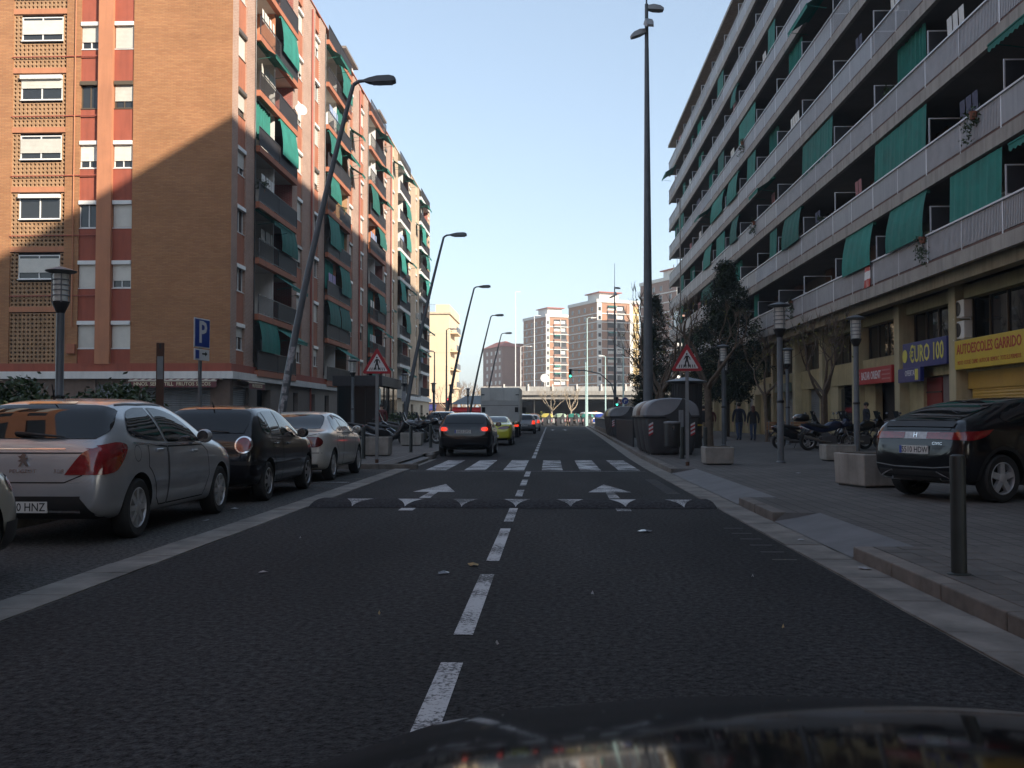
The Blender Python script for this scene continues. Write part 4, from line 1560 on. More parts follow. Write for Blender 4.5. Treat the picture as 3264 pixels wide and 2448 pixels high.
class Skin:
    """projects flat outlines on to a body so that panes, lamps and panels follow its curve"""
    def __init__(s, me):
        s.bvh = BVHTree.FromPolygons([v.co.copy() for v in me.vertices], [tuple(p.vertices) for p in me.polygons])
        s.DIRS = {'R': (Vector((-1, 0, 0)), lambda u, w: Vector((4, u, w))), 'L': (Vector((1, 0, 0)), lambda u, w: Vector((-4, u, w))),
                  'B': (Vector((0, 1, 0)), lambda u, w: Vector((u, -8, w))), 'F': (Vector((0, -1, 0)), lambda u, w: Vector((u, 8, w))),
                  'T': (Vector((0, 0, -1)), lambda u, w: Vector((u, w, 5)))}

    def hit(s, view, u, w, off):
        d, o = s.DIRS[view]
        loc, nrm, _, _ = s.bvh.ray_cast(o(u, w), d)
        if loc is None:
            return None
        if nrm.dot(d) > 0:
            nrm = -nrm
        return loc + nrm * off

    def patch(s, view, poly, off, cell=0.07):
        xs, zs = [p[0] for p in poly], [p[1] for p in poly]
        x0, x1, z0, z1 = min(xs), max(xs), min(zs), max(zs)
        nx, nz = max(1, math.ceil((x1 - x0) / cell)), max(1, math.ceil((z1 - z0) / cell))
        mb, cache = MB(), {}
        def vid(p):
            k = (round(p[0], 4), round(p[1], 4))
            if k not in cache:
                h = s.hit(view, p[0], p[1], off)
                if h is None:
                    cache[k] = None
                else:
                    cache[k] = len(mb.v)
                    mb.v.append(tuple(h))
            return cache[k]
        for i in range(nx):
            for j in range(nz):
                c = clip_poly(poly, x0 + (x1 - x0) * i / nx, x0 + (x1 - x0) * (i + 1) / nx, z0 + (z1 - z0) * j / nz, z0 + (z1 - z0) * (j + 1) / nz)
                if len(c) < 3:
                    continue
                ids = []
                for p in c:
                    q = vid(p)
                    if q is None:
                        ids = []
                        break
                    if not ids or ids[-1] != q:
                        ids.append(q)
                if len(ids) > 1 and ids[0] == ids[-1]:
                    ids.pop()
                if len(set(ids)) == len(ids) and len(ids) >= 3:
                    P = [Vector(mb.v[q]) for q in ids]
                    if max((P[a] - P[a - 1]).length for a in range(len(P))) < 0.35:
                        mb.f.append(tuple(ids))
                        mb.mi.append(0)
        return mb

    def add(s, view, poly, off, name, m, parent, cell=0.07):
        mb = s.patch(view, poly, off, cell)
        if not mb.f:
            return None
        return mb.build(name, m, parent, smooth=60)

    def line(s, view, pts, w, off, name, m, parent, step=0.06):
        mb = MB()
        for a, b in zip(pts, pts[1:]):
            a, b = Vector(a), Vector(b)
            d = (b - a)
            L = d.length
            if L < 1e-6:
                continue
            d /= L
            nrm = Vector((-d.y, d.x)) * (w / 2)
            n = max(1, int(L / step))
            prev = None
            for k in range(n + 1):
                p = a + d * (L * k / n)
                h1, h2 = s.hit(view, p.x + nrm.x, p.y + nrm.y, off), s.hit(view, p.x - nrm.x, p.y - nrm.y, off)
                if h1 is None or h2 is None:
                    prev = None
                    continue
                if prev:
                    mb.quad(prev[0], h1, h2, prev[1])
                prev = (h1, h2)
        return mb.build(name, m, parent) if mb.f else None


_wh = {}


def wheel_meshes(r, w, style):
    k = (r, w, style)
    if k in _wh:
        return _wh[k]
    rr_ = r * 0.68
    t = MB().lathe([(rr_, -w / 2 + 0.01), (r * 0.9, -w / 2), (r * 0.985, -w / 2 + 0.02), (r, -w / 2 + 0.04), (r, w / 2 - 0.04), (r * 0.985, w / 2 - 0.02), (r * 0.9, w / 2), (rr_, w / 2 - 0.01)], 36, axis='x', caps=False)
    tyre = t.mesh('wheel', RUBBER, smooth=40)
    m = MB()
    o = w / 2 - 0.012
    m.lathe([(rr_, o - 0.06), (rr_, o), (rr_ * 0.95, o + 0.006), (rr_ * 0.90, o - 0.015), (rr_ * 0.90, o - 0.09)], 36, axis='x', caps=False)
    if style == 'cap':
        m.lathe([(rr_ * 0.9, o - 0.03), (rr_ * 0.55, o + 0.005), (rr_ * 0.2, o + 0.012), (0.01, o + 0.012)], 28, axis='x')
        n = 7
        m.cur = 1
        for i in range(n):
            a = 2 * math.pi * i / n
            c, s_ = math.cos(a), math.sin(a)
            q = 0.055
            for (ra, rb, wa, wb) in ((rr_ * 0.45, rr_ * 0.84, 0.018, 0.04),):
                m.add([(o + 0.010, ra * c - wa * s_, ra * s_ + wa * c), (o + 0.010, ra * c + wa * s_, ra * s_ - wa * c), (o - 0.004, rb * c + wb * s_, rb * s_ - wb * c), (o - 0.004, rb * c - wb * s_, rb * s_ + wb * c)], [(0, 1, 2, 3)])
        m.cur = 0
    else:
        n = int(style)
        for i in range(n):
            a = 2 * math.pi * i / n + math.pi / 2
            c, s_ = math.cos(a), math.sin(a)
            wa, wb = (0.030, 0.022) if n > 6 else (0.042, 0.034)
            ra, rb = 0.03, rr_ * 0.93
            vs_ = []
            for (rad_, hw, x1) in ((ra, wa, o + 0.0), (rb, wb * 1.2, o - 0.004)):
                for (sg, xx) in ((1, x1), (-1, x1), (-1, x1 - 0.05), (1, x1 - 0.05)):
                    vs_.append((xx, rad_ * c - sg * hw * s_, rad_ * s_ + sg * hw * c))
            m.add(vs_, [(0, 1, 5, 4), (1, 2, 6, 5), (3, 0, 4, 7), (0, 3, 2, 1)])
        m.lathe([(0.065, o - 0.05), (0.065, o + 0.004), (0.05, o + 0.01), (0.01, o + 0.01)], 16, axis='x')
        m.cur = 1
        m.lathe([(rr_ * 0.9, o - 0.085), (0.02, o - 0.085)], 24, axis='x')
        for i in range(5):
            a = 2 * math.pi * i / 5 + 0.6
            m.lathe([(0.010, o - 0.0), (0.010, o + 0.008)], 6, (0, 0.045 * math.cos(a), 0.045 * math.sin(a)), 'x')
        m.cur = 0
    rim = m.mesh('rim', [HUBCAP if style == 'cap' else ALLOY, SEAM], smooth=35)
    _wh[k] = (tyre, rim)
    return _wh[k]


def arc(cx, cz, r, a0, a1, n=9):
    return [(cx + r * math.cos(rad(a0 + (a1 - a0) * i / n)), cz + r * math.sin(rad(a0 + (a1 - a0) * i / n))) for i in range(n + 1)]


def build_body(spec):
    """lofted shell; local frame: y from rear (0) to front (L), x half width, z up"""
    L = spec['L']
    st = spec.get('stations') or [0, 0.03, 0.08, 0.16, 0.28, 0.45, 0.65, 0.95, 1.3, 1.7, 2.1, 2.5, 2.8, 3.05, 3.3, 3.55, 3.8, 4.0, 4.12, 4.2]
    st = [q * L / 4.2 for q in st]
    secs = []
    for y in st:
        hw = interp(spec['wid'], y)
        zb = interp(spec['bot'], y)
        zt = interp(spec['top'], y)
        be = min(interp(spec['belt'], y), zt - 0.015)
        be = max(be, zb + 0.06)
        rw = interp(spec['roofw'], y)
        zm = lerp(zb, be, spec.get('mid', 0.5))
        sh = spec.get('shoulder', 0.965)
        g = zt - be
        half = [(0, zb), (hw * 0.82, zb), (hw * 0.955, zb + 0.05), (hw * 0.995, zm - 0.06), (hw, zm + 0.08), (hw * 0.99, lerp(zm, be, 0.72)), (hw * sh, be),
                (lerp(hw * sh, hw * rw, 0.5) + 0.02 * min(1, g / 0.4), be + g * 0.52), (hw * rw, be + g * 0.90), (hw * rw * 0.86, be + g * 0.975), (hw * rw * 0.45, zt - 0.002), (0, zt)]
        ring = [(x, y, z) for x, z in half] + [(-x, y, z) for x, z in half[-2:0:-1]]
        secs.append(ring)
    mb = MB()
    mb.loft(secs)
    return mb


def subsurf_mesh(mb, mats, level, cut=None):
    me = mb.mesh('body', mats)
    o = link('tmp_body', me)
    md = o.modifiers.new('s', 'SUBSURF')
    md.levels = level
    md.render_levels = level
    dg = bpy.context.evaluated_depsgraph_get()
    plain = bpy.data.meshes.new_from_object(o.evaluated_get(dg))
    res = plain
    if cut is not None:
        cme = cut.mesh('cut', mats)
        cme.polygons.foreach_set('material_index', [1] * len(cme.polygons))
        co = link('tmp_cut', cme)
        bo = o.modifiers.new('b', 'BOOLEAN')
        bo.operation = 'DIFFERENCE'
        bo.object = co
        bo.solver = 'EXACT'
        bo.material_mode = 'INDEX'
        dg = bpy.context.evaluated_depsgraph_get()
        res = bpy.data.meshes.new_from_object(o.evaluated_get(dg))
        bpy.data.objects.remove(co)
    bpy.data.objects.remove(o)
    for m in {id(plain): plain, id(res): res}.values():
        m.polygons.foreach_set('use_smooth', [True] * len(m.polygons))
        m.set_sharp_from_angle(angle=rad(50))
    return plain, res


def car(name, label, cat, spec, paint, loc, rz, wheel_style, group=None, detail=2):
    """loc = point on the ground below the middle of the rear axle"""
    L = spec['L']
    t = thing(name, label, cat, loc, rz, group)
    ya = spec['rear_axle']
    yb = ya + spec['wb']
    r = spec['r']
    hwA, hwB = interp(spec['wid'], ya), interp(spec['wid'], yb)
    cut = MB()
    for yy_, hw in ((ya, hwA), (yb, hwB)):
        for sg in (-1, 1):
            cut.lathe([(r + 0.055, sg * (hw - 0.30)), (r + 0.055, sg * (hw + 0.2))] if sg > 0 else [(r + 0.055, sg * (hw + 0.2)), (r + 0.055, sg * (hw - 0.30))], 32, (0, yy_, r + 0.005), 'x')
    plain, body = subsurf_mesh(build_body(spec), [paint, SEAM], detail, cut)
    S = Skin(plain)
    off = Vector((0, -ya, 0))
    b = link('body', body, t, off)
    # wheels
    w = spec.get('tw', 0.20)
    tyre, rim = wheel_meshes(r, w, wheel_style)
    for yy_, hw in ((ya, hwA), (yb, hwB)):
        for sg in (-1, 1):
            o = link('wheel', tyre, t, (sg * (hw - w / 2 - 0.015), yy_ - ya, r), 0 if sg > 0 else math.pi)
            link('rim', rim, o)
    class K:
        pass
    k = K()
    k.t, k.S, k.off, k.body = t, S, off, b

    def put(view, poly, o_, nm, m, parent=None, cell=0.07):
        ob = S.add(view, poly, o_, nm, m, parent or t, cell)
        if ob and parent is None:
            ob.location = off
        return ob

    def ln(view, pts, w_, o_, nm, m, parent=None):
        ob = S.line(view, pts, w_, o_, nm, m, parent or t)
        if ob and parent is None:
            ob.location = off
        return ob
    k.put, k.ln = put, ln
    return k


def mirror_pair(k, y, z, x, m):
    for sg in (1, -1):
        mb = MB()
        mb.blob((sg * (x + 0.09), y, z), (0.10, 0.075, 0.085), 12, 8)
        o = mb.build('wing_mirror', m, k.t, k.off, smooth=60)
        MB().box(min(sg * (x - 0.02), sg * (x + 0.06)), y - 0.02, z - 0.06, max(sg * (x - 0.02), sg * (x + 0.06)), y + 0.03, z - 0.03).build('mirror_arm', TRIM, o)
        MB().lathe([(0.07, -0.078), (0.01, -0.079)], 14, (sg * (x + 0.09), y, z), 'y').build('mirror_glass', CHROME, o)


def plate(k, x, z, txt, y_guess=None, w=0.52, h=0.11, tilt=0.0, left=False):
    h_ = k.S.hit('B', x, z, 0.012)
    if h_ is None:
        return
    p = MB().box(-w / 2, -0.006, -h / 2, w / 2, 0.006, h / 2).build('number_plate', PLATE, k.t, h_ + k.off)
    p.rotation_euler = (tilt, 0, 0)
    MB().box(-w / 2 + 0.003, -0.008, -h / 2 + 0.003, -w / 2 + 0.045, -0.0062, h / 2 - 0.003).build('plate_band', PLATEB, p)
    text_obj('plate_text', txt, 0.115, INK, p, (0.02 if not left else w / 2 - 0.018, -0.0075, -0.003), (rad(90), 0, 0), 0.0008, align='CENTER' if not left else 'RIGHT', sx=0.86, bold=0.0008)
    return p


def side_set(k, sides, win, doors, handles, lines=(), paint=None, gap=True):
    """win/doors: outlines in (y, z)"""
    for v in sides:
        for poly in win:
            k.put(v, poly, 0.006, 'side_window', CARGL)
        for i, poly in enumerate(doors):
            if gap:
                pts = list(poly) + [poly[0]]
                k.ln(v, pts, 0.014, 0.0035, 'door_gap', SEAM)
            d = None
            if i < len(handles):
                hy, hz = handles[i]
                h0 = k.S.hit(v, hy, hz, 0.02)
                if h0 is not None:
                    sg = 1 if v == 'R' else -1
                    o = MB().box(-0.012, -0.09, -0.016, 0.016, 0.09, 0.018).build('door_handle', paint, k.t, h0 + k.off, bevel=0.01)


# ---- silver five-door hatchback -------------------------------------------------
def hatch_spec(L=4.28, W=1.80, H=1.49, rear=None, belt=0.96, hood=1.0, ra=0.78, wb=2.61, r=0.315, top=None, roofw=None, **kw):
    s = dict(L=L, rear_axle=ra, wb=wb, r=r)
    hw = W / 2
    f = L / 4.28
    s['wid'] = [(0, hw * 0.80), (0.06, hw * 0.90), (0.18, hw * 0.96), (0.5 * f, hw), (3.5 * f, hw), (3.9 * f, hw * 0.95), (4.15 * f, hw * 0.84), (L, hw * 0.62)]
    s['bot'] = [(0, 0.34), (0.12, 0.25), (0.6, 0.20), (3.6 * f, 0.19), (4.1 * f, 0.20), (L, 0.30)]
    s['top'] = top or [(0, 0.60), (0.03, 0.86), (0.07, 0.98), (0.14, 1.05), (0.45 * f, H - 0.10), (0.75 * f, H - 0.03), (1.4 * f, H), (1.9 * f, H - 0.012), (2.35 * f, H - 0.10), (3.05 * f, 1.06), (3.3 * f, 1.00), (3.7 * f, 0.93), (4.0 * f, 0.83), (4.2 * f, 0.70), (L, 0.55)]
    s['belt'] = [(0, 0.56), (0.05, 0.90), (0.4, belt + 0.06), (1.5 * f, belt), (2.9 * f, belt - 0.06), (3.3 * f, 0.90), (3.8 * f, 0.82), (L, 0.5)]
    s['roofw'] = roofw or [(0, 0.9), (0.1, 0.85), (0.5 * f, 0.72), (1.2 * f, 0.71), (2.0 * f, 0.72), (3.1 * f, 0.84), (3.4 * f, 0.88), (L, 0.85)]
    s.update(kw)
    return s


sp = hatch_spec(W=1.74)
PX, PY = -4.43 - 0.85 + 0.06, 10.45
k = car('silver_hatchback', 'silver five-door hatchback parked by the left kerb behind the black hatchback', 'car', sp, SILVER, (PX, PY, 0.002), 0.0, '8')
rw_poly = smooth_poly([(-0.66, 1.055, 1), (0.66, 1.055, 1), (0.735, 1.13), (0.70, 1.27), (0.60, 1.375), (0.3, 1.395), (-0.3, 1.395), (-0.60, 1.375), (-0.70, 1.27), (-0.735, 1.13)], 4)
rw = k.put('B', rw_poly, 0.009, 'rear_window', CARGL, cell=0.035)
k.ln('B', [(-0.62, 0.915), (0.62, 0.915), (0.60, 0.70), (0.42, 0.625), (-0.42, 0.625), (-0.60, 0.70), (-0.62, 0.915)], 0.012, 0.004, 'tailgate_gap', SEAM)
k.ln('B', [(-0.40, 0.955), (0.40, 0.955)], 0.012, 0.008, 'trim_strip', CHROME)
for sg, v in ((1, 'R'), (-1, 'L')):
    k.put('B', smooth_poly([(sg * 0.42, 0.70, 1), (sg * 0.56, 0.895), (sg * 0.66, 0.955), (sg * 0.775, 0.985, 1), (sg * 0.785, 0.70, 1)], 3), 0.010, 'taillight', REDL, cell=0.03)
    k.put(v, smooth_poly([(0.075, 0.70, 1), (0.075, 0.98, 1), (0.30, 1.015), (0.47, 0.985), (0.44, 0.90), (0.26, 0.74)], 3), 0.011, 'taillight', REDL, cell=0.03)
k.put('B', smooth_poly([(-0.58, 0.49, 1), (0.50, 0.49), (0.58, 0.47), (0.74, 0.27, 1), (-0.74, 0.27, 1)], 3), 0.012, 'lower_bumper', TRIM)
k.ln('B', [(0.12, 0.345), (0.58, 0.345)], 0.018, 0.016, 'bumper_trim', CHROME)
k.put('B', [(-0.26, 1.405), (0.26, 1.405), (0.25, 1.428), (-0.25, 1.428)], 0.012, 'brake_light', REDL)
side_set(k, ('R', 'L'), [smooth_poly([(0.62, 1.10), (0.66, 1.22), (0.80, 1.325), (1.02, 1.37), (1.30, 1.375, 1), (1.52, 1.00, 1), (1.1, 1.02), (0.86, 1.04)], 4),
                          smooth_poly([(1.38, 1.375, 1), (1.62, 1.37), (2.0, 1.31), (2.32, 1.19), (2.55, 1.06), (2.66, 0.985, 1), (2.1, 0.985), (1.60, 0.99, 1)], 4)],
         [[(1.02, 0.98), (1.55, 0.94), (1.56, 0.30), (1.36, 0.30)] + arc(0.78, 0.32, 0.47, 8, 62, 5)[::1],
          [(1.58, 0.94), (2.72, 0.93), (2.86, 0.85), (2.90, 0.55), (2.74, 0.30), (1.58, 0.30)]], [(1.28, 0.905), (2.36, 0.86)], paint=SILVER)
k.ln('R', [(1.62, 0.545), (2.62, 0.57)], 0.045, 0.014, 'rub_strip', SILVER)
k.ln('R', [(1.20, 0.53), (1.52, 0.54)], 0.045, 0.014, 'rub_strip', SILVER)
k.ln('R', arc(0.72, 0.89, 0.085, 0, 360, 16), 0.006, 0.004, 'fuel_flap_gap', SEAM)
k.ln('R', [(0.64, 1.00), (0.9, 0.985), (1.5, 0.965), (2.1, 0.955), (2.7, 0.94)], 0.02, 0.008, 'waist_trim', CHROME)
k.ln('T', [(0.60, 0.7), (0.62, 1.2), (0.61, 1.9)], 0.02, 0.006, 'roof_groove', TRIM)
k.ln('T', [(-0.60, 0.7), (-0.62, 1.2), (-0.61, 1.9)], 0.02, 0.006, 'roof_groove', TRIM)
mirror_pair(k, 2.52, 1.04, 0.85, SILVER)
plate(k, 0.0, 0.385, '0 HNZ', left=True)
MB().tube([(-0.16, 0.17, 1.11), (0.05, 0.12, 1.10), (0.36, 0.13, 1.075)], [0.022, 0.018, 0.008], 6).build('rear_wiper', TRIM, k.t, k.off)
MB().tube([(0, 0.62, 1.46), (0, 0.56, 1.62)], [0.012, 0.004], 6).build('antenna', TRIM, k.t, k.off)
h0 = k.S.hit('B', 0.0, 0.84, 0.012)
lion = [(-0.05, -0.06), (-0.02, -0.06), (0.0, -0.02), (0.03, -0.06), (0.06, -0.055), (0.03, 0.0), (0.055, 0.03), (0.02, 0.03), (0.03, 0.06), (-0.005, 0.07), (-0.03, 0.045), (-0.06, 0.05), (-0.02, 0.015), (-0.055, -0.005), (-0.02, -0.01)]
MB().prism(lion, 'y', -0.012, 0.0).build('badge', CHROME, k.t, h0 + k.off)
text_obj('lettering', 'PEUGEOT', 0.05, CHROME, k.t, k.S.hit('B', 0.0, 0.735, 0.008) + k.off, (rad(82), 0, 0), 0.002, sx=1.25)
text_obj('lettering', '308', 0.06, CHROME, k.t, k.S.hit('B', 0.36, 0.735, 0.008) + k.off, (rad(82), 0, 0), 0.002, sx=1.2)

# ---- black five-door hatchback ----------------------------------------------------
sp = hatch_spec(L=3.90, W=1.66, H=1.46, belt=0.93, ra=0.66, wb=2.46, r=0.30,
                top=[(0, 0.62), (0.03, 0.84), (0.07, 0.96), (0.12, 1.02), (0.34, 1.34), (0.55, 1.43), (1.1, 1.46), (1.7, 1.45), (2.1, 1.38), (2.75, 1.04), (3.0, 0.97), (3.4, 0.90), (3.65, 0.80), (3.82, 0.68), (3.9, 0.54)])
k = car('black_hatchback', 'black small hatchback with round tail lamps parked by the left kerb', 'car', sp, BLACKP, (-4.28 - 0.83, 15.1, 0.002), 0.0, 'cap')
k.put('B', smooth_poly([(-0.58, 1.03, 1), (0.58, 1.03, 1), (0.62, 1.20), (0.56, 1.35), (0.3, 1.375), (-0.3, 1.375), (-0.56, 1.35), (-0.62, 1.20)], 4), 0.009, 'rear_window', CARGL, cell=0.035)
k.ln('B', [(-0.60, 1.0), (-0.56, 0.62), (0.56, 0.62), (0.60, 1.0)], 0.012, 0.004, 'tailgate_gap', SEAM)
for sg in (1, -1):
    o = k.put('B', arc(sg * 0.60, 0.86, 0.115, 0, 360, 20)[:-1], 0.012, 'taillight', REDL, cell=0.04)
    k.ln('B', arc(sg * 0.60, 0.86, 0.115, 0, 360, 24), 0.022, 0.016, 'lamp_ring', CHROME)
    k.put('B', smooth_poly([(sg * 0.40, 0.61, 1), (sg * 0.80, 0.63, 1), (sg * 0.80, 0.57), (sg * 0.5, 0.565), (sg * 0.38, 0.59)], 3), 0.010, 'bumper_pad', TRIM)
k.put('B', [(-0.28, 1.385), (0.28, 1.385), (0.27, 1.405), (-0.27, 1.405)], 0.012, 'brake_light', REDL)
side_set(k, ('R', 'L'), [smooth_poly([(0.45, 1.08), (0.50, 1.25), (0.62, 1.33), (0.72, 1.345, 1), (0.80, 1.01, 1), (0.58, 1.02)], 3),
                          smooth_poly([(0.78, 1.35, 1), (1.0, 1.365), (1.32, 1.365, 1), (1.40, 0.985, 1), (0.86, 1.00, 1)], 3),
                          smooth_poly([(1.40, 1.365, 1), (1.65, 1.35), (1.95, 1.27), (2.25, 1.12), (2.46, 0.985), (2.50, 0.955, 1), (1.48, 0.98, 1)], 4)],
         [[(0.86, 0.98), (1.42, 0.96), (1.42, 0.28), (1.18, 0.28)] + arc(0.66, 0.30, 0.44, 8, 62, 5), [(1.45, 0.96), (2.50, 0.93), (2.62, 0.85), (2.62, 0.5), (2.5, 0.28), (1.45, 0.28)]],
         [(1.02, 0.86), (1.72, 0.84)], paint=BLACKP)
k.ln('R', [(1.0, 0.545), (2.5, 0.56)], 0.03, 0.012, 'rub_strip', TRIM)
mirror_pair(k, 2.36, 1.01, 0.81, BLACKP)
MB().tube([(-0.1, 0.15, 1.07), (0.36, 0.12, 1.05)], [0.02, 0.008], 6).build('rear_wiper', TRIM, k.t, k.off)
MB().tube([(0, 0.5, 1.42), (0, 0.42, 1.50)], [0.014, 0.006], 6).build('antenna', TRIM, k.t, k.off)
text_obj('badge', 'VW', 0.07, CHROME, k.t, k.S.hit('B', 0.0, 0.90, 0.008) + k.off, (rad(80), 0, 0), 0.002)
plate(k, 0.0, 0.47, '7312 FKD')

# ---- white saloon ------------------------------------------------------------------
sp = hatch_spec(L=4.40, W=1.71, H=1.40, belt=0.93, ra=0.92, wb=2.60, r=0.305,
                top=[(0, 0.62), (0.03, 0.86), (0.08, 0.955), (0.2, 0.985), (0.62, 1.00), (0.75, 1.03), (1.25, 1.32), (1.45, 1.375), (1.9, 1.40), (2.4, 1.385), (2.7, 1.31), (3.2, 1.01), (3.4, 0.96), (3.9, 0.88), (4.15, 0.79), (4.32, 0.66), (4.4, 0.52)],
                roofw=[(0, 0.9), (0.6, 0.90), (0.75, 0.88), (1.3, 0.70), (1.9, 0.68), (2.5, 0.69), (3.2, 0.84), (3.5, 0.88), (4.4, 0.85)])
sp['belt'] = [(0, 0.56), (0.05, 0.88), (0.5, 0.955), (1.5, 0.94), (3.0, 0.90), (3.4, 0.88), (3.9, 0.80), (4.4, 0.5)]
k = car('white_saloon', 'pearl white saloon with dark oval tail lamps parked ahead of the black hatchback', 'car', sp, WHITEP, (-4.35 - 0.855, 20.0, 0.002), 0.0, '8')
k.put('B', smooth_poly([(-0.60, 1.035, 1), (0.60, 1.035, 1), (0.60, 1.15), (0.53, 1.29), (0.3, 1.315), (-0.3, 1.315), (-0.53, 1.29), (-0.60, 1.15)], 4), 0.007, 'rear_window', CARGL, cell=0.035)
k.ln('B', [(-0.72, 0.945), (-0.50, 0.90), (-0.45, 0.58), (0.45, 0.58), (0.50, 0.90), (0.72, 0.945)], 0.01, 0.004, 'boot_gap', SEAM)
for sg, v in ((1, 'R'), (-1, 'L')):
    k.put('B', smooth_poly([(sg * 0.33, 0.72), (sg * 0.34, 0.83), (sg * 0.45, 0.875), (sg * 0.68, 0.885), (sg * 0.77, 0.83), (sg * 0.775, 0.74), (sg * 0.68, 0.685), (sg * 0.42, 0.685)], 4), 0.012, 'taillight', REDD, cell=0.04)
k.put('B', [(-0.70, 0.36), (0.70, 0.36), (0.70, 0.24), (-0.70, 0.24)], 0.010, 'lower_bumper', TRIM)
k.ln('B', [(-0.78, 0.575), (0.78, 0.575)], 0.012, 0.004, 'bumper_gap', SEAM)
side_set(k, ('R', 'L'), [smooth_poly([(1.02, 1.05), (1.15, 1.17), (1.34, 1.28), (1.60, 1.30, 1), (1.74, 0.985, 1), (1.2, 0.99)], 4), smooth_poly([(1.70, 1.305, 1), (2.0, 1.31), (2.35, 1.28), (2.62, 1.18), (2.92, 0.985, 1), (1.84, 0.98, 1)], 4)],
         [[(1.24, 0.95), (1.78, 0.94), (1.78, 0.28), (1.5, 0.28)] + arc(0.92, 0.31, 0.46, 8, 62, 5), [(1.81, 0.94), (2.95, 0.92), (3.05, 0.82), (3.02, 0.45), (2.9, 0.28), (1.81, 0.28)]],
         [(1.42, 0.86), (2.05, 0.85)], paint=WHITEP)
k.ln('R', [(1.3, 0.53), (2.9, 0.55)], 0.035, 0.012, 'rub_strip', WHITEP)
mirror_pair(k, 2.82, 1.0, 0.83, WHITEP)
MB().tube([(-0.25, 0.95, 1.07), (-0.28, 0.90, 1.62)], [0.008, 0.003], 5).build('antenna', TRIM, k.t, k.off)
plate(k, 0.0, 0.72, '2841 BRT')

# ---- black three-door hatchback waiting beyond the crossing, brake lamps lit ---------
sp = hatch_spec(L=4.21, W=1.765, H=1.42, belt=0.95, ra=0.80, wb=2.58, r=0.315)
k = car('black_three_door', 'black three-door hatchback with lit brake lamps standing past the crossing', 'car', sp, BLACKP, (-2.74, 32.4, 0.002), 0.0, '8')
A3 = k
k.put('B', smooth_poly([(-0.60, 1.05, 1), (0.60, 1.05, 1), (0.66, 1.15), (0.58, 1.32), (0.3, 1.345), (-0.3, 1.345), (-0.58, 1.32), (-0.66, 1.15)], 4), 0.009, 'rear_window', CARGL, cell=0.035)
for sg, v in ((1, 'R'), (-1, 'L')):
    lamp = k.put('B', smooth_poly([(sg * 0.52, 0.80), (sg * 0.52, 0.93), (sg * 0.6, 0.965), (sg * 0.80, 0.975, 1), (sg * 0.82, 0.80, 1)], 3), 0.010, 'taillight', REDL, cell=0.04)
    k.put('B', smooth_poly([(sg * 0.56, 0.83), (sg * 0.56, 0.92), (sg * 0.72, 0.93), (sg * 0.73, 0.83)], 3), 0.016, 'lit_lamp', REDLIT, cell=0.04)
    k.put(v, smooth_poly([(0.03, 0.80, 1), (0.05, 0.97, 1), (0.20, 0.97), (0.28, 0.93), (0.2, 0.82)], 3), 0.010, 'taillight', REDL, cell=0.04)
k.ln('B', [(-0.74, 0.62), (0.74, 0.62)], 0.02, 0.006, 'bumper_crease', TRIM)
k.put('B', [(-0.60, 0.36), (0.60, 0.36), (0.56, 0.27), (-0.56, 0.27)], 0.012, 'lower_bumper', TRIM)
side_set(k, ('R', 'L'), [smooth_poly([(0.60, 1.08), (0.75, 1.26), (1.0, 1.315), (1.25, 1.32, 1), (1.40, 1.0, 1), (0.9, 1.02)], 3), smooth_poly([(1.34, 1.325, 1), (1.7, 1.32), (2.1, 1.24), (2.6, 0.98, 1), (1.50, 0.99, 1)], 4)],
         [[(1.42, 0.97), (2.75, 0.93), (2.85, 0.8), (2.8, 0.5), (2.7, 0.28), (1.42, 0.28)]], [(1.62, 0.86)], paint=BLACKP)
mirror_pair(k, 2.52, 1.02, 0.87, BLACKP)
plate(k, -0.05, 0.80, '1953 DFD')

# ---- yellow coupe ---------------------------------------------------------------------
sp = hatch_spec(L=4.34, W=1.73, H=1.31, belt=0.90, ra=0.88, wb=2.475, r=0.31,
                top=[(0, 0.60), (0.03, 0.80), (0.07, 0.90), (0.2, 0.955), (0.55, 0.98), (0.75, 1.03), (1.25, 1.235), (1.6, 1.30), (2.0, 1.31), (2.35, 1.27), (3.05, 0.98), (3.3, 0.90), (3.8, 0.82), (4.1, 0.72), (4.28, 0.60), (4.34, 0.5)],
                roofw=[(0, 0.88), (0.6, 0.86), (1.3, 0.68), (1.9, 0.66), (2.5, 0.68), (3.1, 0.84), (4.34, 0.84)])
k = car('yellow_coupe', 'lime yellow coupe with almond tail lamps behind the box truck', 'car', sp, YELP, (-2.55, 44.9, 0.002), 0.0, '5')
k.put('B', smooth_poly([(-0.58, 1.02, 1), (0.58, 1.02, 1), (0.60, 1.09), (0.50, 1.24), (0.3, 1.262), (-0.3, 1.262), (-0.50, 1.24), (-0.60, 1.09)], 4), 0.007, 'rear_window', CARGL, cell=0.035)
for sg in (1, -1):
    k.put('B', smooth_poly([(sg * 0.22, 0.74), (sg * 0.36, 0.83), (sg * 0.60, 0.865), (sg * 0.74, 0.83), (sg * 0.70, 0.755), (sg * 0.46, 0.715)], 4), 0.012, 'taillight', REDD, cell=0.04)
k.put('B', [(-0.66, 0.33), (0.66, 0.33), (0.60, 0.25), (-0.60, 0.25)], 0.012, 'lower_bumper', TRIM)
side_set(k, ('R', 'L'), [smooth_poly([(1.05, 1.03), (1.25, 1.16), (1.5, 1.215, 1), (1.6, 0.97, 1)], 3), smooth_poly([(1.6, 1.22, 1), (2.0, 1.225), (2.3, 1.17), (2.72, 0.95, 1), (1.70, 0.965, 1)], 3)],
         [[(1.55, 0.93), (2.8, 0.90), (2.9, 0.75), (2.8, 0.3), (1.55, 0.3)]], [(1.75, 0.84)], paint=YELP)
mirror_pair(k, 2.6, 0.98, 0.84, YELP)
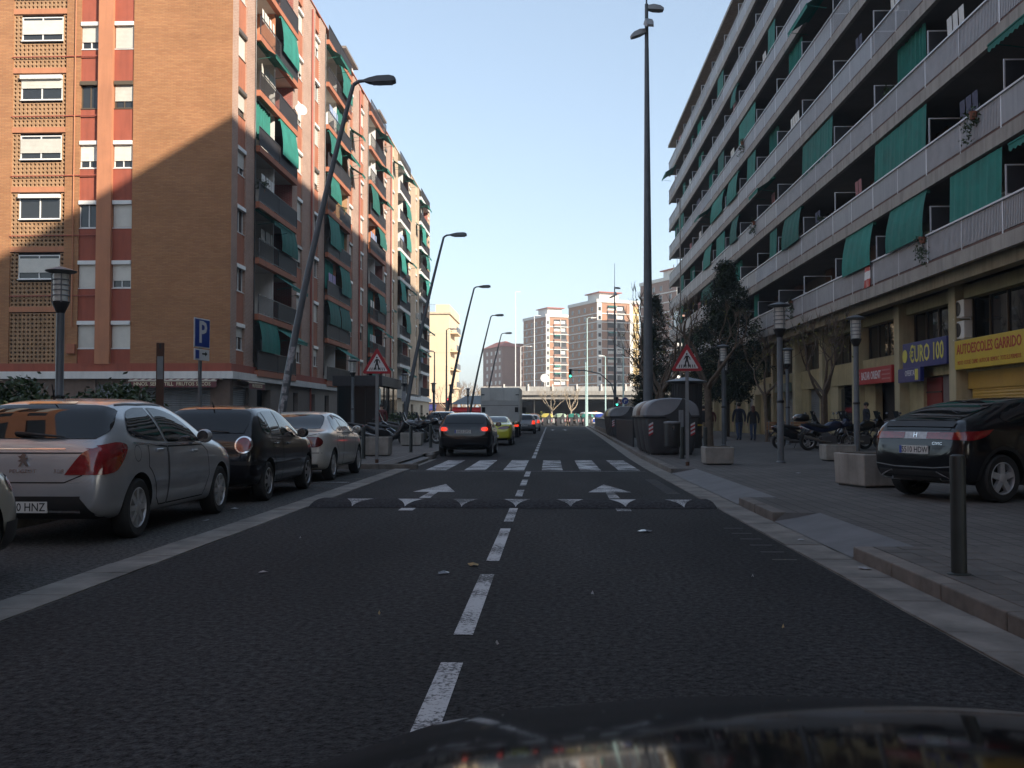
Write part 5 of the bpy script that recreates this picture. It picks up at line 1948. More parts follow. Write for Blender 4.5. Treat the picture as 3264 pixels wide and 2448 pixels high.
plate(k, 0.0, 0.42, '6077 CBS')

# ---- black hatchback parked on the right pavement ---------------------------------------
sp = hatch_spec(L=4.25, W=1.765, H=1.46, belt=0.98, ra=0.72, wb=2.62, r=0.325,
                top=[(0, 0.62), (0.03, 0.84), (0.07, 0.98), (0.12, 1.075), (0.2, 1.11), (0.55, 1.23), (1.0, 1.37), (1.5, 1.45), (1.9, 1.46), (2.3, 1.40), (3.3, 0.98), (3.6, 0.90), (3.9, 0.80), (4.15, 0.68), (4.25, 0.55)],
                roofw=[(0, 0.88), (0.15, 0.84), (0.6, 0.74), (1.2, 0.68), (2.0, 0.68), (3.2, 0.84), (4.25, 0.84)], tw=0.22)
CIV_A = rad(-64.5)
k = car('parked_black_hatchback', 'glossy black hatchback with full-width tail lamp parked across the right pavement', 'car', sp, BLACKP, (5.72, 14.45, 0.122), CIV_A, '5')
k.put('B', smooth_poly([(-0.56, 1.10, 1), (0.56, 1.10, 1), (0.60, 1.2), (0.52, 1.34), (0.3, 1.375), (-0.3, 1.375), (-0.52, 1.34), (-0.60, 1.2)], 3), 0.009, 'rear_window', CARGL, cell=0.035)
k.put('B', smooth_poly([(-0.58, 0.97, 1), (0.58, 0.97, 1), (0.58, 1.045, 1), (-0.58, 1.045, 1)], 2), 0.006, 'lower_rear_window', CARGL)
k.put('T', [(-0.62, 0.10), (0.62, 0.10), (0.62, 0.17), (-0.62, 0.17)], 0.02, 'rear_spoiler', TRIM)
k.put('B', [(-0.42, 0.85), (0.42, 0.85), (0.42, 0.945), (-0.42, 0.945)], 0.008, 'lamp_panel', CLEARL)
for sg, v in ((1, 'R'), (-1, 'L')):
    k.put('B', [(sg * 0.2, 0.855), (sg * 0.84, 0.84), (sg * 0.84, 0.945), (sg * 0.2, 0.94)], 0.012, 'taillight', REDL, cell=0.05)
    k.put(v, smooth_poly([(0.02, 0.84, 1), (0.03, 0.95, 1), (0.3, 0.96), (0.55, 0.985, 1), (0.4, 0.89), (0.2, 0.84)], 3), 0.012, 'taillight', REDL, cell=0.05)
k.ln('B', [(-0.80, 0.50), (-0.35, 0.46), (0.35, 0.46), (0.80, 0.50)], 0.014, 0.012, 'bumper_trim', STEEL)
k.put('B', [(-0.66, 0.42), (0.66, 0.42), (0.62, 0.30), (-0.62, 0.30)], 0.008, 'lower_bumper', TRIM)
for sg in (1, -1):
    k.ln('B', [(sg * 0.40, 0.41), (sg * 0.44, 0.30), (sg * 0.66, 0.315), (sg * 0.40, 0.41)], 0.015, 0.016, 'exhaust_trim', CHROME)
side_set(k, ('R', 'L'), [smooth_poly([(0.78, 1.12), (0.95, 1.25), (1.2, 1.335), (1.5, 1.365, 1), (1.6, 1.03, 1), (1.1, 1.04)], 4), smooth_poly([(1.58, 1.37, 1), (2.0, 1.355), (2.4, 1.22), (2.85, 0.99, 1), (1.7, 1.02, 1)], 4)],
         [[(1.1, 1.0), (1.62, 0.98), (1.62, 0.28), (1.3, 0.28)] + arc(0.72, 0.33, 0.47, 8, 62, 5), [(1.65, 0.98), (2.85, 0.94), (2.95, 0.8), (2.85, 0.28), (1.65, 0.28)]],
         [(1.3, 0.93), (1.85, 0.90)], paint=BLACKP)
for yy_ in (0.72, 3.34):
    k.ln('R', arc(yy_, 0.33, 0.405, -12, 192, 22), 0.05, 0.008, 'arch_trim', TRIM)
mirror_pair(k, 2.75, 1.05, 0.87, BLACKP)
plate(k, 0.0, 0.70, '5510 HDW')
text_obj('lettering', 'H', 0.10, CHROME, k.t, k.S.hit('B', 0.0, 0.90, 0.012) + k.off, (rad(80), 0, 0), 0.003, sx=1.1)
text_obj('lettering', 'CIVIC', 0.055, CHROME, k.t, k.S.hit('B', 0.40, 0.79, 0.008) + k.off, (rad(82), 0, 0), 0.002, sx=1.3)

# ---- beige car whose nose reaches into the frame at the left ------------------------------
sp = hatch_spec(L=4.20, W=1.72, H=1.50, belt=0.98, ra=0.75, wb=2.55, r=0.32)
k = car('beige_hatchback', 'beige hatchback with black bumper parked close behind the silver hatchback', 'car', sp, BEIGEP, (-5.06, 4.68, 0.002), 0.0, 'cap')
side_set(k, ('R', 'L'), [smooth_poly([(0.62, 1.10), (0.8, 1.325), (1.28, 1.375, 1), (1.5, 1.00, 1), (0.86, 1.04)], 4), smooth_poly([(1.36, 1.375, 1), (2.0, 1.31), (2.62, 0.985, 1), (1.58, 0.99, 1)], 4)],
         [[(1.58, 0.94), (2.70, 0.93), (2.80, 0.8), (2.72, 0.30), (1.58, 0.30)]], [(1.8, 0.86)], paint=BEIGEP)
for sg in (1, -1):
    k.put('F', smooth_poly([(sg * 0.40, 0.66), (sg * 0.42, 0.76), (sg * 0.62, 0.82), (sg * 0.74, 0.80), (sg * 0.72, 0.68)], 3), 0.008, 'headlight', CLEARL, cell=0.04)
    v = 'R' if sg > 0 else 'L'
    k.put(v, smooth_poly([(3.78, 0.70), (3.72, 0.80), (3.95, 0.79), (4.08, 0.73), (4.0, 0.68)], 3), 0.008, 'headlight', CLEARL, cell=0.04)
    k.put(v, [(3.66, 0.24), (4.2, 0.24), (4.2, 0.46), (3.68, 0.46)], 0.010, 'front_bumper', TRIM, cell=0.05)
k.put('F', [(-0.7, 0.24), (0.7, 0.24), (0.72, 0.46), (-0.72, 0.46)], 0.010, 'front_bumper', TRIM, cell=0.06)
k.put('F', smooth_poly([(-0.3, 0.56), (0.3, 0.56), (0.32, 0.66), (-0.32, 0.66)], 2), 0.008, 'grille', TRIM, cell=0.06)
mirror_pair(k, 2.5, 1.04, 0.86, TRIM)

# ---- more distant cars -------------------------------------------------------------------
def far_car(name, label, paint, loc, rz, H=1.48, L=4.1, W=1.72, lit=False, amber=False):
    sp = hatch_spec(L=L, W=W, H=H, ra=0.75, wb=2.5, r=0.31)
    k = car(name, label, 'car', sp, paint, loc, rz, 'cap', detail=1)
    k.put('B', smooth_poly([(-0.58, 1.05, 1), (0.58, 1.05, 1), (0.62, 1.18), (0.55, H - 0.12), (-0.55, H - 0.12), (-0.62, 1.18)], 3), 0.01, 'rear_window', CARGL, cell=0.12)
    for sg in (1, -1):
        k.put('B', [(sg * 0.56, 0.72), (sg * 0.78, 0.72), (sg * 0.76, 0.98), (sg * 0.60, 0.98)], 0.015, 'taillight', REDLIT if lit else REDL, cell=0.08)
        v = 'R' if sg > 0 else 'L'
        k.put(v, smooth_poly([(0.62, 1.10), (0.8, H - 0.17), (1.28, H - 0.13, 1), (1.45, 1.00, 1)], 3), 0.01, 'side_window', CARGL, cell=0.12)
        k.put(v, smooth_poly([(1.36, H - 0.13, 1), (2.0, H - 0.18), (2.55, 0.985, 1), (1.53, 0.99, 1)], 3), 0.01, 'side_window', CARGL, cell=0.12)
    plate(k, 0, 0.62, '4400 DNC')
    return k
far_car('dark_estate', 'dark estate car with lit lamps just beyond the box truck', GREYP, (-1.95, 74.5, 0.002), 0.0, lit=True)
far_car('white_hatchback', 'small white hatchback queueing ahead of the dark estate car', WHITEP, (-1.75, 88.0, 0.002), 0.0, lit=True)
far_car('navy_parked_car', 'navy car parked on the left beyond the row of motorcycles', NAVYP, (-5.75, 52.5, 0.122), 0.0, H=1.46)
far_car('dark_crossing_car', 'dark car crossing beneath the flyover', NAVYP, (8.5, 150, 0.002), rad(90))
far_car('white_crossing_car', 'white car crossing beneath the flyover', WHITEP, (1.6, 158, 0.002), rad(80))
# ---------------------------------------------------------------- street furniture
TRUNK = mat('plane_bark', (0.115, 0.082, 0.058), 0.9, var=0.35, scale=7, bump=0.4, bscale=25)
TRUNK_P = mat('plane_bark_sunlit', (0.34, 0.27, 0.19), 0.9, var=0.3, scale=3, bump=0.3, bscale=12)  # lighter copy of the plane bark, sunlight painted in for the far trees
LAMPG = mat('lantern_glass', (0.55, 0.54, 0.50), 0.25, var=0.15, scale=20)
CORTEN = mat('weathered_steel', (0.075, 0.035, 0.022), 0.8, var=0.3, scale=5)
WOOD = mat('bench_timber', (0.27, 0.13, 0.06), 0.6, var=0.25, scale=6)
CYANP = mat('pole_pale_green', (0.42, 0.58, 0.56), 0.4, var=0.08)

# leaning street lamps along the left pavement
def lean_lamp():
    t = thing('street_lamp', 'x', 'street lamp', (0, 0, 0))
    mb = MB()
    pts = []
    for i in range(15):
        s_ = i / 14
        pts.append((2.12 * (s_ ** 1.28), 0, 0.1 + 10.55 * s_))
    mb.tube(pts, [lerp(0.125, 0.058, i / 14) for i in range(15)], 14)
    e = pts[-1]
    mb.tube([e, (e[0] + 0.16, 0, e[2] + 0.10), (e[0] + 0.36, 0, e[2] + 0.12)], [0.055, 0.05, 0.045], 10)
    mb.build('pole', POLE, t, smooth=50)
    MB().lathe([(0.20, 0.0), (0.20, 0.02), (0.14, 0.05), (0.13, 0.3)], 14, (0.0, 0, 0.0)).build('base_plate', POLE, t)
    h = MB()
    secs = []
    for (x, w, z0, z1) in ((0.30, 0.05, -0.03, 0.03), (0.45, 0.13, -0.07, 0.06), (0.7, 0.20, -0.085, 0.10), (1.05, 0.20, -0.075, 0.115), (1.18, 0.16, -0.055, 0.09), (1.22, 0.12, -0.04, 0.05)):
        secs.append([(e[0] + x, y * w, e[2] + 0.12 + (z1 if up else z0)) for y, up in ((-1, 0), (1, 0), (1.0, 0.0), (0.75, 1), (-0.75, 1), (-1, 0))])
    h.loft(secs)
    hd = h.build('luminaire', mat('lamp_head', (0.085, 0.09, 0.095), 0.5, var=0.15), t, smooth=35)
    MB().box(e[0] + 0.55, -0.15, e[2] + 0.025, e[0] + 1.12, 0.15, e[2] + 0.036).build('lens', mat('lamp_lens', (0.30, 0.30, 0.32), 0.15), hd)
    return t
LL = ['leaning grey street lamp rising behind the white saloon', 'leaning grey street lamp with a pasted notice among the motorcycles', 'leaning grey street lamp standing in the hedge beyond the motorcycles',
      'leaning grey street lamp just left of the box truck', 'leaning grey street lamp farthest along the left pavement']
l0 = lean_lamp()
l0.location = (-7.75, 28.0, 0.12)
l0['label'] = LL[0]
l0['group'] = 'leaning lamps along the left pavement'
for i, y in enumerate((52.2, 73.2, 94.0, 114.3)):
    copy_tree(l0, (-7.75, y, 0.12), 0, LL[i + 1], 'leaning lamps along the left pavement')
nt_ = MB()
nt_.box(-0.085, -0.148, 1.95, 0.13, -0.138, 2.5)
tag(nt_.build('pasted_notice', PAPER, None, (-7.73, 52.2, 0.12)), 'white notice pasted on the leaning lamp among the motorcycles', 'notice')
mb = MB()
rn = random.Random(2)
for i in range(12):
    z0, hgt = 1.1 + i * 0.17 + rn.uniform(-0.05, 0.05), rn.uniform(0.10, 0.24)
    a0, a1 = rn.uniform(-150, -90), rn.uniform(-75, -25)
    for k in range(5):
        A, B = rad(lerp(a0, a1, k / 5)), rad(lerp(a0, a1, (k + 1) / 5))
        q = []
        for (ang, zz) in ((A, z0), (B, z0), (B, z0 + hgt), (A, z0 + hgt)):
            s_ = (zz - 0.1) / 10.55
            r_ = lerp(0.125, 0.058, s_) + 0.004 + 0.0006 * i
            q.append((2.12 * s_ ** 1.28 + r_ * math.cos(ang), r_ * math.sin(ang), zz))
        mb.quad(*q)
tag(mb.build('torn_stickers', mat('sticker_paper', (0.34, 0.33, 0.34), 0.8, var=0.5, scale=14), None, (-7.75, 28.0, 0.12)), 'torn paper stickers on the leaning lamp behind the white saloon', 'stickers')

# low lantern posts
def lantern(post_h=3.15):
    t = thing('lantern_post', 'x', 'street lamp', (0, 0, 0))
    MB().lathe([(0.12, 0), (0.12, 0.03), (0.085, 0.06), (0.085, 1.55), (0.075, 1.57), (0.075, post_h)], 14).build('post', POLE, t, smooth=40)
    MB().lathe([(0.078, 1.50), (0.098, 1.52), (0.098, 1.56), (0.078, 1.58)], 14).build('collar', BLACK, t)
    MB().lathe([(0.075, post_h), (0.15, post_h + 0.17), (0.16, post_h + 0.22), (0.13, post_h + 0.23)], 14).build('cup', BLACK, t, smooth=40)
    g = MB()
    g.lathe([(0.135, post_h + 0.23), (0.145, post_h + 0.75), (0.13, post_h + 0.76)], 16)
    lt = g.build('lantern_glass', LAMPG, t, smooth=40)
    b = MB()
    for z in (0.33, 0.43, 0.53, 0.63):
        b.lathe([(0.150, post_h + z), (0.156, post_h + z + 0.012), (0.150, post_h + z + 0.024)], 16)
    for a in range(4):
        c, s_ = math.cos(a * math.pi / 2 + 0.5), math.sin(a * math.pi / 2 + 0.5)
        b.tube([(0.155 * c, 0.155 * s_, post_h + 0.2), (0.16 * c, 0.16 * s_, post_h + 0.78)], 0.012, 5)
    b.build('guard_ring', STEEL, lt)
    MB().lathe([(0.14, post_h + 0.755), (0.28, post_h + 0.80), (0.29, post_h + 0.815), (0.17, post_h + 0.86), (0.03, post_h + 0.90)], 24).build('disc_cap', POLE, t, smooth=30)
    return t
ln0 = lantern()
G_ = 'lantern posts on the pavements'
ln0.location = (5.77, 25.25, 0.12)
ln0['label'] = 'grey lantern post with flat disc cap beside the squat planter on the right'
ln0['group'] = G_
for loc, lb in (((8.68, 28.6, 0.12), 'grey lantern post standing behind the right-hand motorcycles'),
                ((9.9, 42.0, 0.12), 'grey lantern post in front of the bare tree by the shops'),
                ((8.3, 47.8, 0.12), 'grey lantern post beside the two walking people'),
                ((-9.42, 18.75, 0.12), 'grey lantern post rising from the dark bushes by the gable'),
                ((-9.9, 49.5, 0.12), 'lantern post in front of the dark glass lift pavilion'),
                ((-9.7, 66.0, 0.12), 'lantern post just past the dark glass lift pavilion'),
                ((-9.9, 84.0, 0.12), 'lantern post before the cream block ground floor'),
                ((-8.8, 88.0, 0.12), 'lantern post in front of the cream sunlit building'),
                ((-8.3, 100.0, 0.12), 'lantern post between hedge and cream sunlit building'),
                ((-7.0, 116.0, 0.12), 'lantern post by the far left corner'),
                ((6.9, 40.0, 0.12), 'lantern post hidden behind the crossing sign on the right')):
    copy_tree(ln0, loc, 0, lb, G_)

# tall floodlight mast on the right
def mast(loc, h, r0, name_label, heads=True):
    t = thing('lighting_mast', name_label, 'street lamp', loc)
    MB().lathe([(r0, 0), (r0 * 0.98, 2.0), (r0 * 0.55, h * 0.72), (r0 * 0.42, h * 0.9)], 18).build('shaft', POLE, t, smooth=40)
    MB().lathe([(r0 * 0.40, h * 0.9), (r0 * 0.34, h), (r0 * 0.2, h + 0.02), (0.03, h + 0.02), (0.02, h + 2.5)], 10).build('tip', POLE, t, smooth=40)
    if heads:
        for zz, ang, tilt in ((h - 0.15, rad(5), 0.05), (h - 1.0, rad(185), 0.35), (h - 0.62, rad(-80), 0.6)):
            hd = MB()
            secs = []
            for x, w, z0, z1 in ((0.04, 0.10, -0.05, 0.10), (0.25, 0.17, -0.07, 0.13), (0.48, 0.17, -0.07, 0.10), (0.62, 0.13, -0.06, 0.03)):
                secs.append([(x, -w, z0), (x, w, z0), (x, w * 0.8, z1), (x, -w * 0.8, z1)])
            hd.loft(secs)
            hd.xform(Matrix.Rotation(ang, 4, 'Z') @ Matrix.Rotation(tilt, 4, 'Y'))
            hd.build('floodlight', mat('flood_grey', (0.30, 0.30, 0.30), 0.5), t, (0, 0, zz), smooth=35)
    return t
mast((3.52, 36.0, 0.12), 16.2, 0.185, 'tall grey floodlight mast rising behind the waste containers on the right')
mast((6.85, 106.0, 0.12), 15.0, 0.17, 'tall dark mast with small box head near the traffic lights')

# bollards
def bollard(h=0.88, r=0.055):
    t = thing('bollard', 'x', 'bollard', (0, 0, 0))
    MB().lathe([(r, 0), (r, h - 0.03), (r * 0.92, h - 0.008), (r * 0.6, h), (0.01, h + 0.002)], 18).build('post', mat('bollard_green_black', (0.022, 0.028, 0.027), 0.5, var=0.25, scale=6), t, smooth=40)
    MB().lathe([(r * 1.5, -0.005), (r * 1.5, 0.012), (r * 1.1, 0.02)], 18).build('base_ring', MATS['bollard_green_black'], t)
    return t
b0 = bollard()
b0.location = (2.985, 7.44, 0.122)
b0['label'] = 'dark round bollard on the right pavement by the garage ramp'
b0['group'] = 'bollards'
for loc, lb in (((-5.17, 27.4, 0.12), 'dark bollard before the left-hand concrete planter'), ((-4.54, 32.3, 0.12), 'dark bollard beside the motorcycles and the standing black car'),
                ((-4.49, 37.2, 0.12), 'dark bollard in front of the last motorcycle'), ((-6.1, 26.5, 0.12), 'dark bollard beside the nose of the white saloon'),
                ((4.15, 26.9, 0.12), 'dark bollard between the waste container and the squat planter'), ((3.62, 27.6, 0.12), 'dark bollard close to the waste container flank')):
    copy_tree(b0, loc, 0, lb, 'bollards')
# concrete planters / blocks
def planter(loc, w, d, h, lb, rz=0.0):
    t = thing('concrete_planter', lb, 'planter', loc, rz, 'concrete planters')
    mb = MB()
    mb.loft([[(-w / 2 * 0.96, -d / 2 * 0.96, 0.03), (w / 2 * 0.96, -d / 2 * 0.96, 0.03), (w / 2 * 0.96, d / 2 * 0.96, 0.03), (-w / 2 * 0.96, d / 2 * 0.96, 0.03)],
             [(-w / 2, -d / 2, h), (w / 2, -d / 2, h), (w / 2, d / 2, h), (-w / 2, d / 2, h)]])
    mb.build('box', CONC, t, bevel=0.02)
    MB().box(-w / 2 + 0.06, -d / 2 + 0.06, 0.0, w / 2 - 0.06, d / 2 - 0.06, 0.035).build('foot', BLACK, t)
    MB().box(-w / 2 + 0.08, -d / 2 + 0.08, h - 0.01, w / 2 - 0.08, d / 2 - 0.08, h + 0.012).build('soil', mat('planter_soil', (0.06, 0.045, 0.03), 0.95, var=0.4, scale=30), t)
    return t
planter((4.05, 24.4, 0.12), 0.70, 0.70, 0.43, 'squat concrete planter beside the right crossing sign')
planter((7.53, 26.5, 0.12), 0.78, 0.70, 0.43, 'squat concrete planter in front of the right-hand motorcycles')
planter((5.35, 16.9, 0.12), 0.82, 0.95, 0.55, 'concrete planter at the rear corner of the parked black hatchback', 0.25)
planter((-5.15, 29.5, 0.12), 0.80, 0.75, 0.56, 'concrete planter behind the left crossing sign')
planter((-5.55, 39.8, 0.12), 0.85, 0.75, 0.52, 'concrete planter among the parked motorcycles')
planter((-6.35, 28.6, 0.12), 0.80, 0.75, 0.62, 'concrete planter behind the nose of the white saloon')

# pedestrian crossing signs
S_RED = mat('sign_border_red', (0.36, 0.012, 0.022), 0.4, var=0.06)
S_WHITE = mat('sign_face_white', (0.66, 0.66, 0.66), 0.4, var=0.04)
S_BLACK = mat('sign_symbol_black', (0.01, 0.01, 0.012), 0.5)
S_BLUE = mat('sign_face_blue', (0.012, 0.05, 0.28), 0.35, var=0.05)
def ped_sign(loc, lb, rz=0.0, s_=1.0):
    t = thing('crossing_sign', lb, 'sign', loc, rz, 'pedestrian crossing signs')
    MB().box(-0.04, -0.02, 0, 0.04, 0.02, 2.30).build('post', STEEL, t, bevel=0.006)
    MB().lathe([(0.045, 0.0), (0.045, 0.09)], 10).build('post_foot', CORTEN, t)
    z0 = 2.24
    def tri(hw, zb, zt, rr_=0.04):
        return smooth_poly([(-hw + rr_, zb), (hw - rr_, zb), (hw, zb + rr_), (rr_ * 0.5, zt), (-rr_ * 0.5, zt), (-hw, zb + rr_)], 1)
    p = MB().prism(tri(0.36, z0, z0 + 0.63), 'y', -0.035, -0.022).build('plate', S_RED, t)
    MB().prism(tri(0.262, z0 + 0.062, z0 + 0.50, 0.01), 'y', -0.040, -0.036).build('face', S_WHITE, p)
    f = MB()
    y0, y1 = -0.0445, -0.0405
    def limb(a, b, w0, w1=None):
        a, b = Vector(a), Vector(b)
        d = (b - a).normalized()
        n = Vector((-d.y, d.x))
        w1 = w0 if w1 is None else w1
        f.prism([tuple(a + n * w0), tuple(a - n * w0), tuple(b - n * w1), tuple(b + n * w1)], 'y', y0, y1)
    z = z0 + 0.08
    f.prism(arc(-0.005, z + 0.325, 0.022, 0, 360, 12)[:-1], 'y', y0, y1)
    limb((-0.003, z + 0.29), (0.0, z + 0.16), 0.032, 0.026)
    limb((-0.02, z + 0.17), (-0.055, z + 0.02), 0.020, 0.012)
    limb((0.012, z + 0.17), (0.06, z + 0.02), 0.020, 0.012)
    limb((-0.02, z + 0.285), (-0.075, z + 0.19), 0.012, 0.009)
    limb((0.02, z + 0.285), (0.065, z + 0.235), 0.012, 0.010)
    limb((0.062, z + 0.24), (0.075, z + 0.185), 0.010, 0.009)
    f.build('walking_figure', S_BLACK, p)
    st_ = MB()
    for i in range(8):
        x = -0.185 + i * 0.053
        st_.prism([(x - 0.008 + 0.0, z), (x + 0.012, z), (x + 0.012 - 0.014 * (i - 3.5) / 3.5, z + 0.075), (x - 0.008 - 0.014 * (i - 3.5) / 3.5, z + 0.075)], 'y', -0.0443, -0.0402)
    st_.build('stripe_symbol', S_BLACK, p)
    return t
ped_sign((-4.36, 24.9, 0.12), 'triangular pedestrian crossing sign on the left pavement', 0.04)
ped_sign((3.24, 23.75, 0.12), 'triangular pedestrian crossing sign in front of the waste containers', -0.08)

# parking sign and weathered steel post
t = thing('parking_sign', 'blue parking sign with letter P above a small plate', 'sign', (-7.1, 19.9, 0.12), rad(79))
MB().box(-0.04, -0.02, 0, 0.04, 0.02, 2.75).build('post', STEEL, t)
o = MB().prism(smooth_poly([(-0.30, 2.55, 1), (0.30, 2.55, 1), (0.30, 3.15, 1), (-0.30, 3.15, 1)], 1), 'y', -0.045, -0.024).build('plate', S_WHITE, t, bevel=0.015)
MB().box(-0.275, -0.052, 2.575, 0.275, -0.0465, 3.125).build('face', S_BLUE, o, bevel=0.004)
text_obj('letter', 'P', 0.62, S_WHITE, o, (0.0, -0.056, 2.85), X90, 0.002, bold=0.012)
o = MB().box(-0.28, -0.045, 2.30, 0.28, -0.024, 2.53).build('sub_plate', S_WHITE, t)
MB().box(-0.25, -0.052, 2.33, -0.12, -0.0465, 2.50).build('blue_field', S_BLUE, o)
MB().prism([(0.0, 2.45), (0.12, 2.45), (0.12, 2.48), (0.19, 2.435), (0.12, 2.39), (0.12, 2.42), (0.0, 2.42)], 'y', -0.052, -0.0465).build('arrow', S_BLACK, o)
t = thing('steel_post', 'dark weathered steel post standing in front of the gable', 'post', (-7.72, 19.4, 0.12), rad(20))
MB().box(-0.075, -0.06, 0, 0.075, 0.06, 2.62).build('post', CORTEN, t, bevel=0.008)
MB().box(-0.055, -0.068, 1.9, 0.055, -0.062, 2.35).build('display', STEEL, t)
MB().box(-0.02, -0.065, 2.5, 0.02, -0.0605, 2.6).build('notch', BLACK, t)

# lift / entrance pavilion of dark glass with a slab roof
t = thing('glass_pavilion', 'dark glass lift pavilion with flat slab roof on the left pavement', 'pavilion', (-11.55, 61.5, 0.12))
DGL = glass_mat('smoked_glass', (0.012, 0.018, 0.018), 0.06, 0.5)
g_ = MB()
for x0, x1, y0, y1 in ((-1.25, 1.25, -2.0, -1.256), (1.21, 1.25, -1.256, 5.0), (-1.25, -1.21, -1.256, 5.0), (-1.21, 1.21, 4.96, 5.0)):
    g_.box(x0, y0, 0, x1, y1, 3.0)
g_.build('glass_wall', DGL, t)
f_ = MB()
for x in (-1.25, -0.42, 0.42, 1.25):
    f_.box(x - 0.03, -2.05, 0, x + 0.03, -2.005, 3.0)
for y in (-0.2, 1.6, 3.4):
    f_.box(1.252, y - 0.03, 0, 1.30, y + 0.03, 3.0)
f_.build('mullion', TRIM, t)
MB().box(-1.5, -2.4, 3.0, 1.5, 5.4, 3.62).build('roof_slab', mat('pavilion_roof', (0.045, 0.04, 0.042), 0.6, var=0.2), t, bevel=0.02)
lt_ = MB().box(-0.9, -1.5, 0, 0.9, 2.5, 2.8).build('lift_core', mat('lift_steel', (0.05, 0.055, 0.055), 0.4, metal=0.4), t)
t = thing('shop_canopy', 'pale canopy with raised letters on the left blocks beyond the lift pavilion', 'canopy', (-13.8, 78.0, 3.1))
MB().box(-1.2, 0, 0, 0.5, 11, 0.9).build('fascia', mat('canopy_pale', (0.40, 0.37, 0.32), 0.7, var=0.25, scale=4), t)
MB().box(-1.3, -0.1, -0.18, 0.6, 11.1, 0.0).build('edge', STEEL, t)
t = thing('light_tube', 'thin pale green light column beside the lift pavilion', 'lamp', (-9.9, 57.5, 0.12))
MB().lathe([(0.05, 0), (0.05, 2.75), (0.02, 2.8)], 10).build('tube', CYANP, t)

# kiosk column with conical roof behind the containers
t = thing('kiosk', 'dark round kiosk with shallow conical roof behind the waste containers', 'kiosk', (5.05, 37.2, 0.12))
MB().lathe([(0.56, 0), (0.56, 2.38), (0.52, 2.4)], 28).build('drum', mat('kiosk_dark', (0.028, 0.028, 0.03), 0.6, var=0.25), t, smooth=40)
rb = MB()
for i in range(28):
    a = 2 * math.pi * i / 28
    rb.box(0.565 * math.cos(a) - 0.012, 0.565 * math.sin(a) - 0.012, 0.9, 0.565 * math.cos(a) + 0.012, 0.565 * math.sin(a) + 0.012, 2.38)
rb.build('rib', TRIM, t)
MB().lathe([(0.58, 0.82), (0.58, 0.88)], 28).build('yellow_band', SIGN_YEL, t)
MB().lathe([(0.55, 2.40), (0.76, 2.45), (0.77, 2.47), (0.4, 2.56), (0.06, 2.63), (0.03, 2.67)], 28).build('roof', mat('kiosk_roof', (0.24, 0.25, 0.27), 0.5, metal=0.2), t, smooth=30)

# ---------------------------------------------------------------- waste containers
CBODY = mat('container_grey', (0.055, 0.055, 0.060), 0.55, var=0.2, scale=3, streak=0.2)
CLID = mat('container_lid_grey', (0.20, 0.205, 0.22), 0.5, var=0.12, scale=2)
CARM = mat('container_arm_dark', (0.035, 0.036, 0.04), 0.5, var=0.15)
LIDS = {'grey': CLID, 'brown': mat('lid_brown', (0.10, 0.045, 0.03), 0.5), 'white': mat('lid_white', (0.45, 0.45, 0.44), 0.5), 'yellow': mat('lid_yellow', (0.50, 0.42, 0.10), 0.5),
        'green': mat('lid_green', (0.03, 0.20, 0.16), 0.5), 'blue': mat('lid_blue', (0.03, 0.07, 0.36), 0.5), 'pale': mat('lid_pale_green', (0.35, 0.46, 0.34), 0.5)}
STRIPE_R = mat('chevron_red', (0.38, 0.02, 0.03), 0.4)
STRIPE_W = mat('chevron_white', (0.55, 0.54, 0.55), 0.4)
def rrect(cx, cy, w, d, z, n=4, r=0.12):
    pts = []
    for qx, qy, a0 in ((1, 1, 0), (-1, 1, 90), (-1, -1, 180), (1, -1, 270)):
        for i in range(n + 1):
            a = rad(a0 + 90 * i / n)
            pts.append((cx + qx * (w / 2 - r) + r * math.cos(a), cy + qy * (d / 2 - r) + r * math.sin(a), z))
    return pts
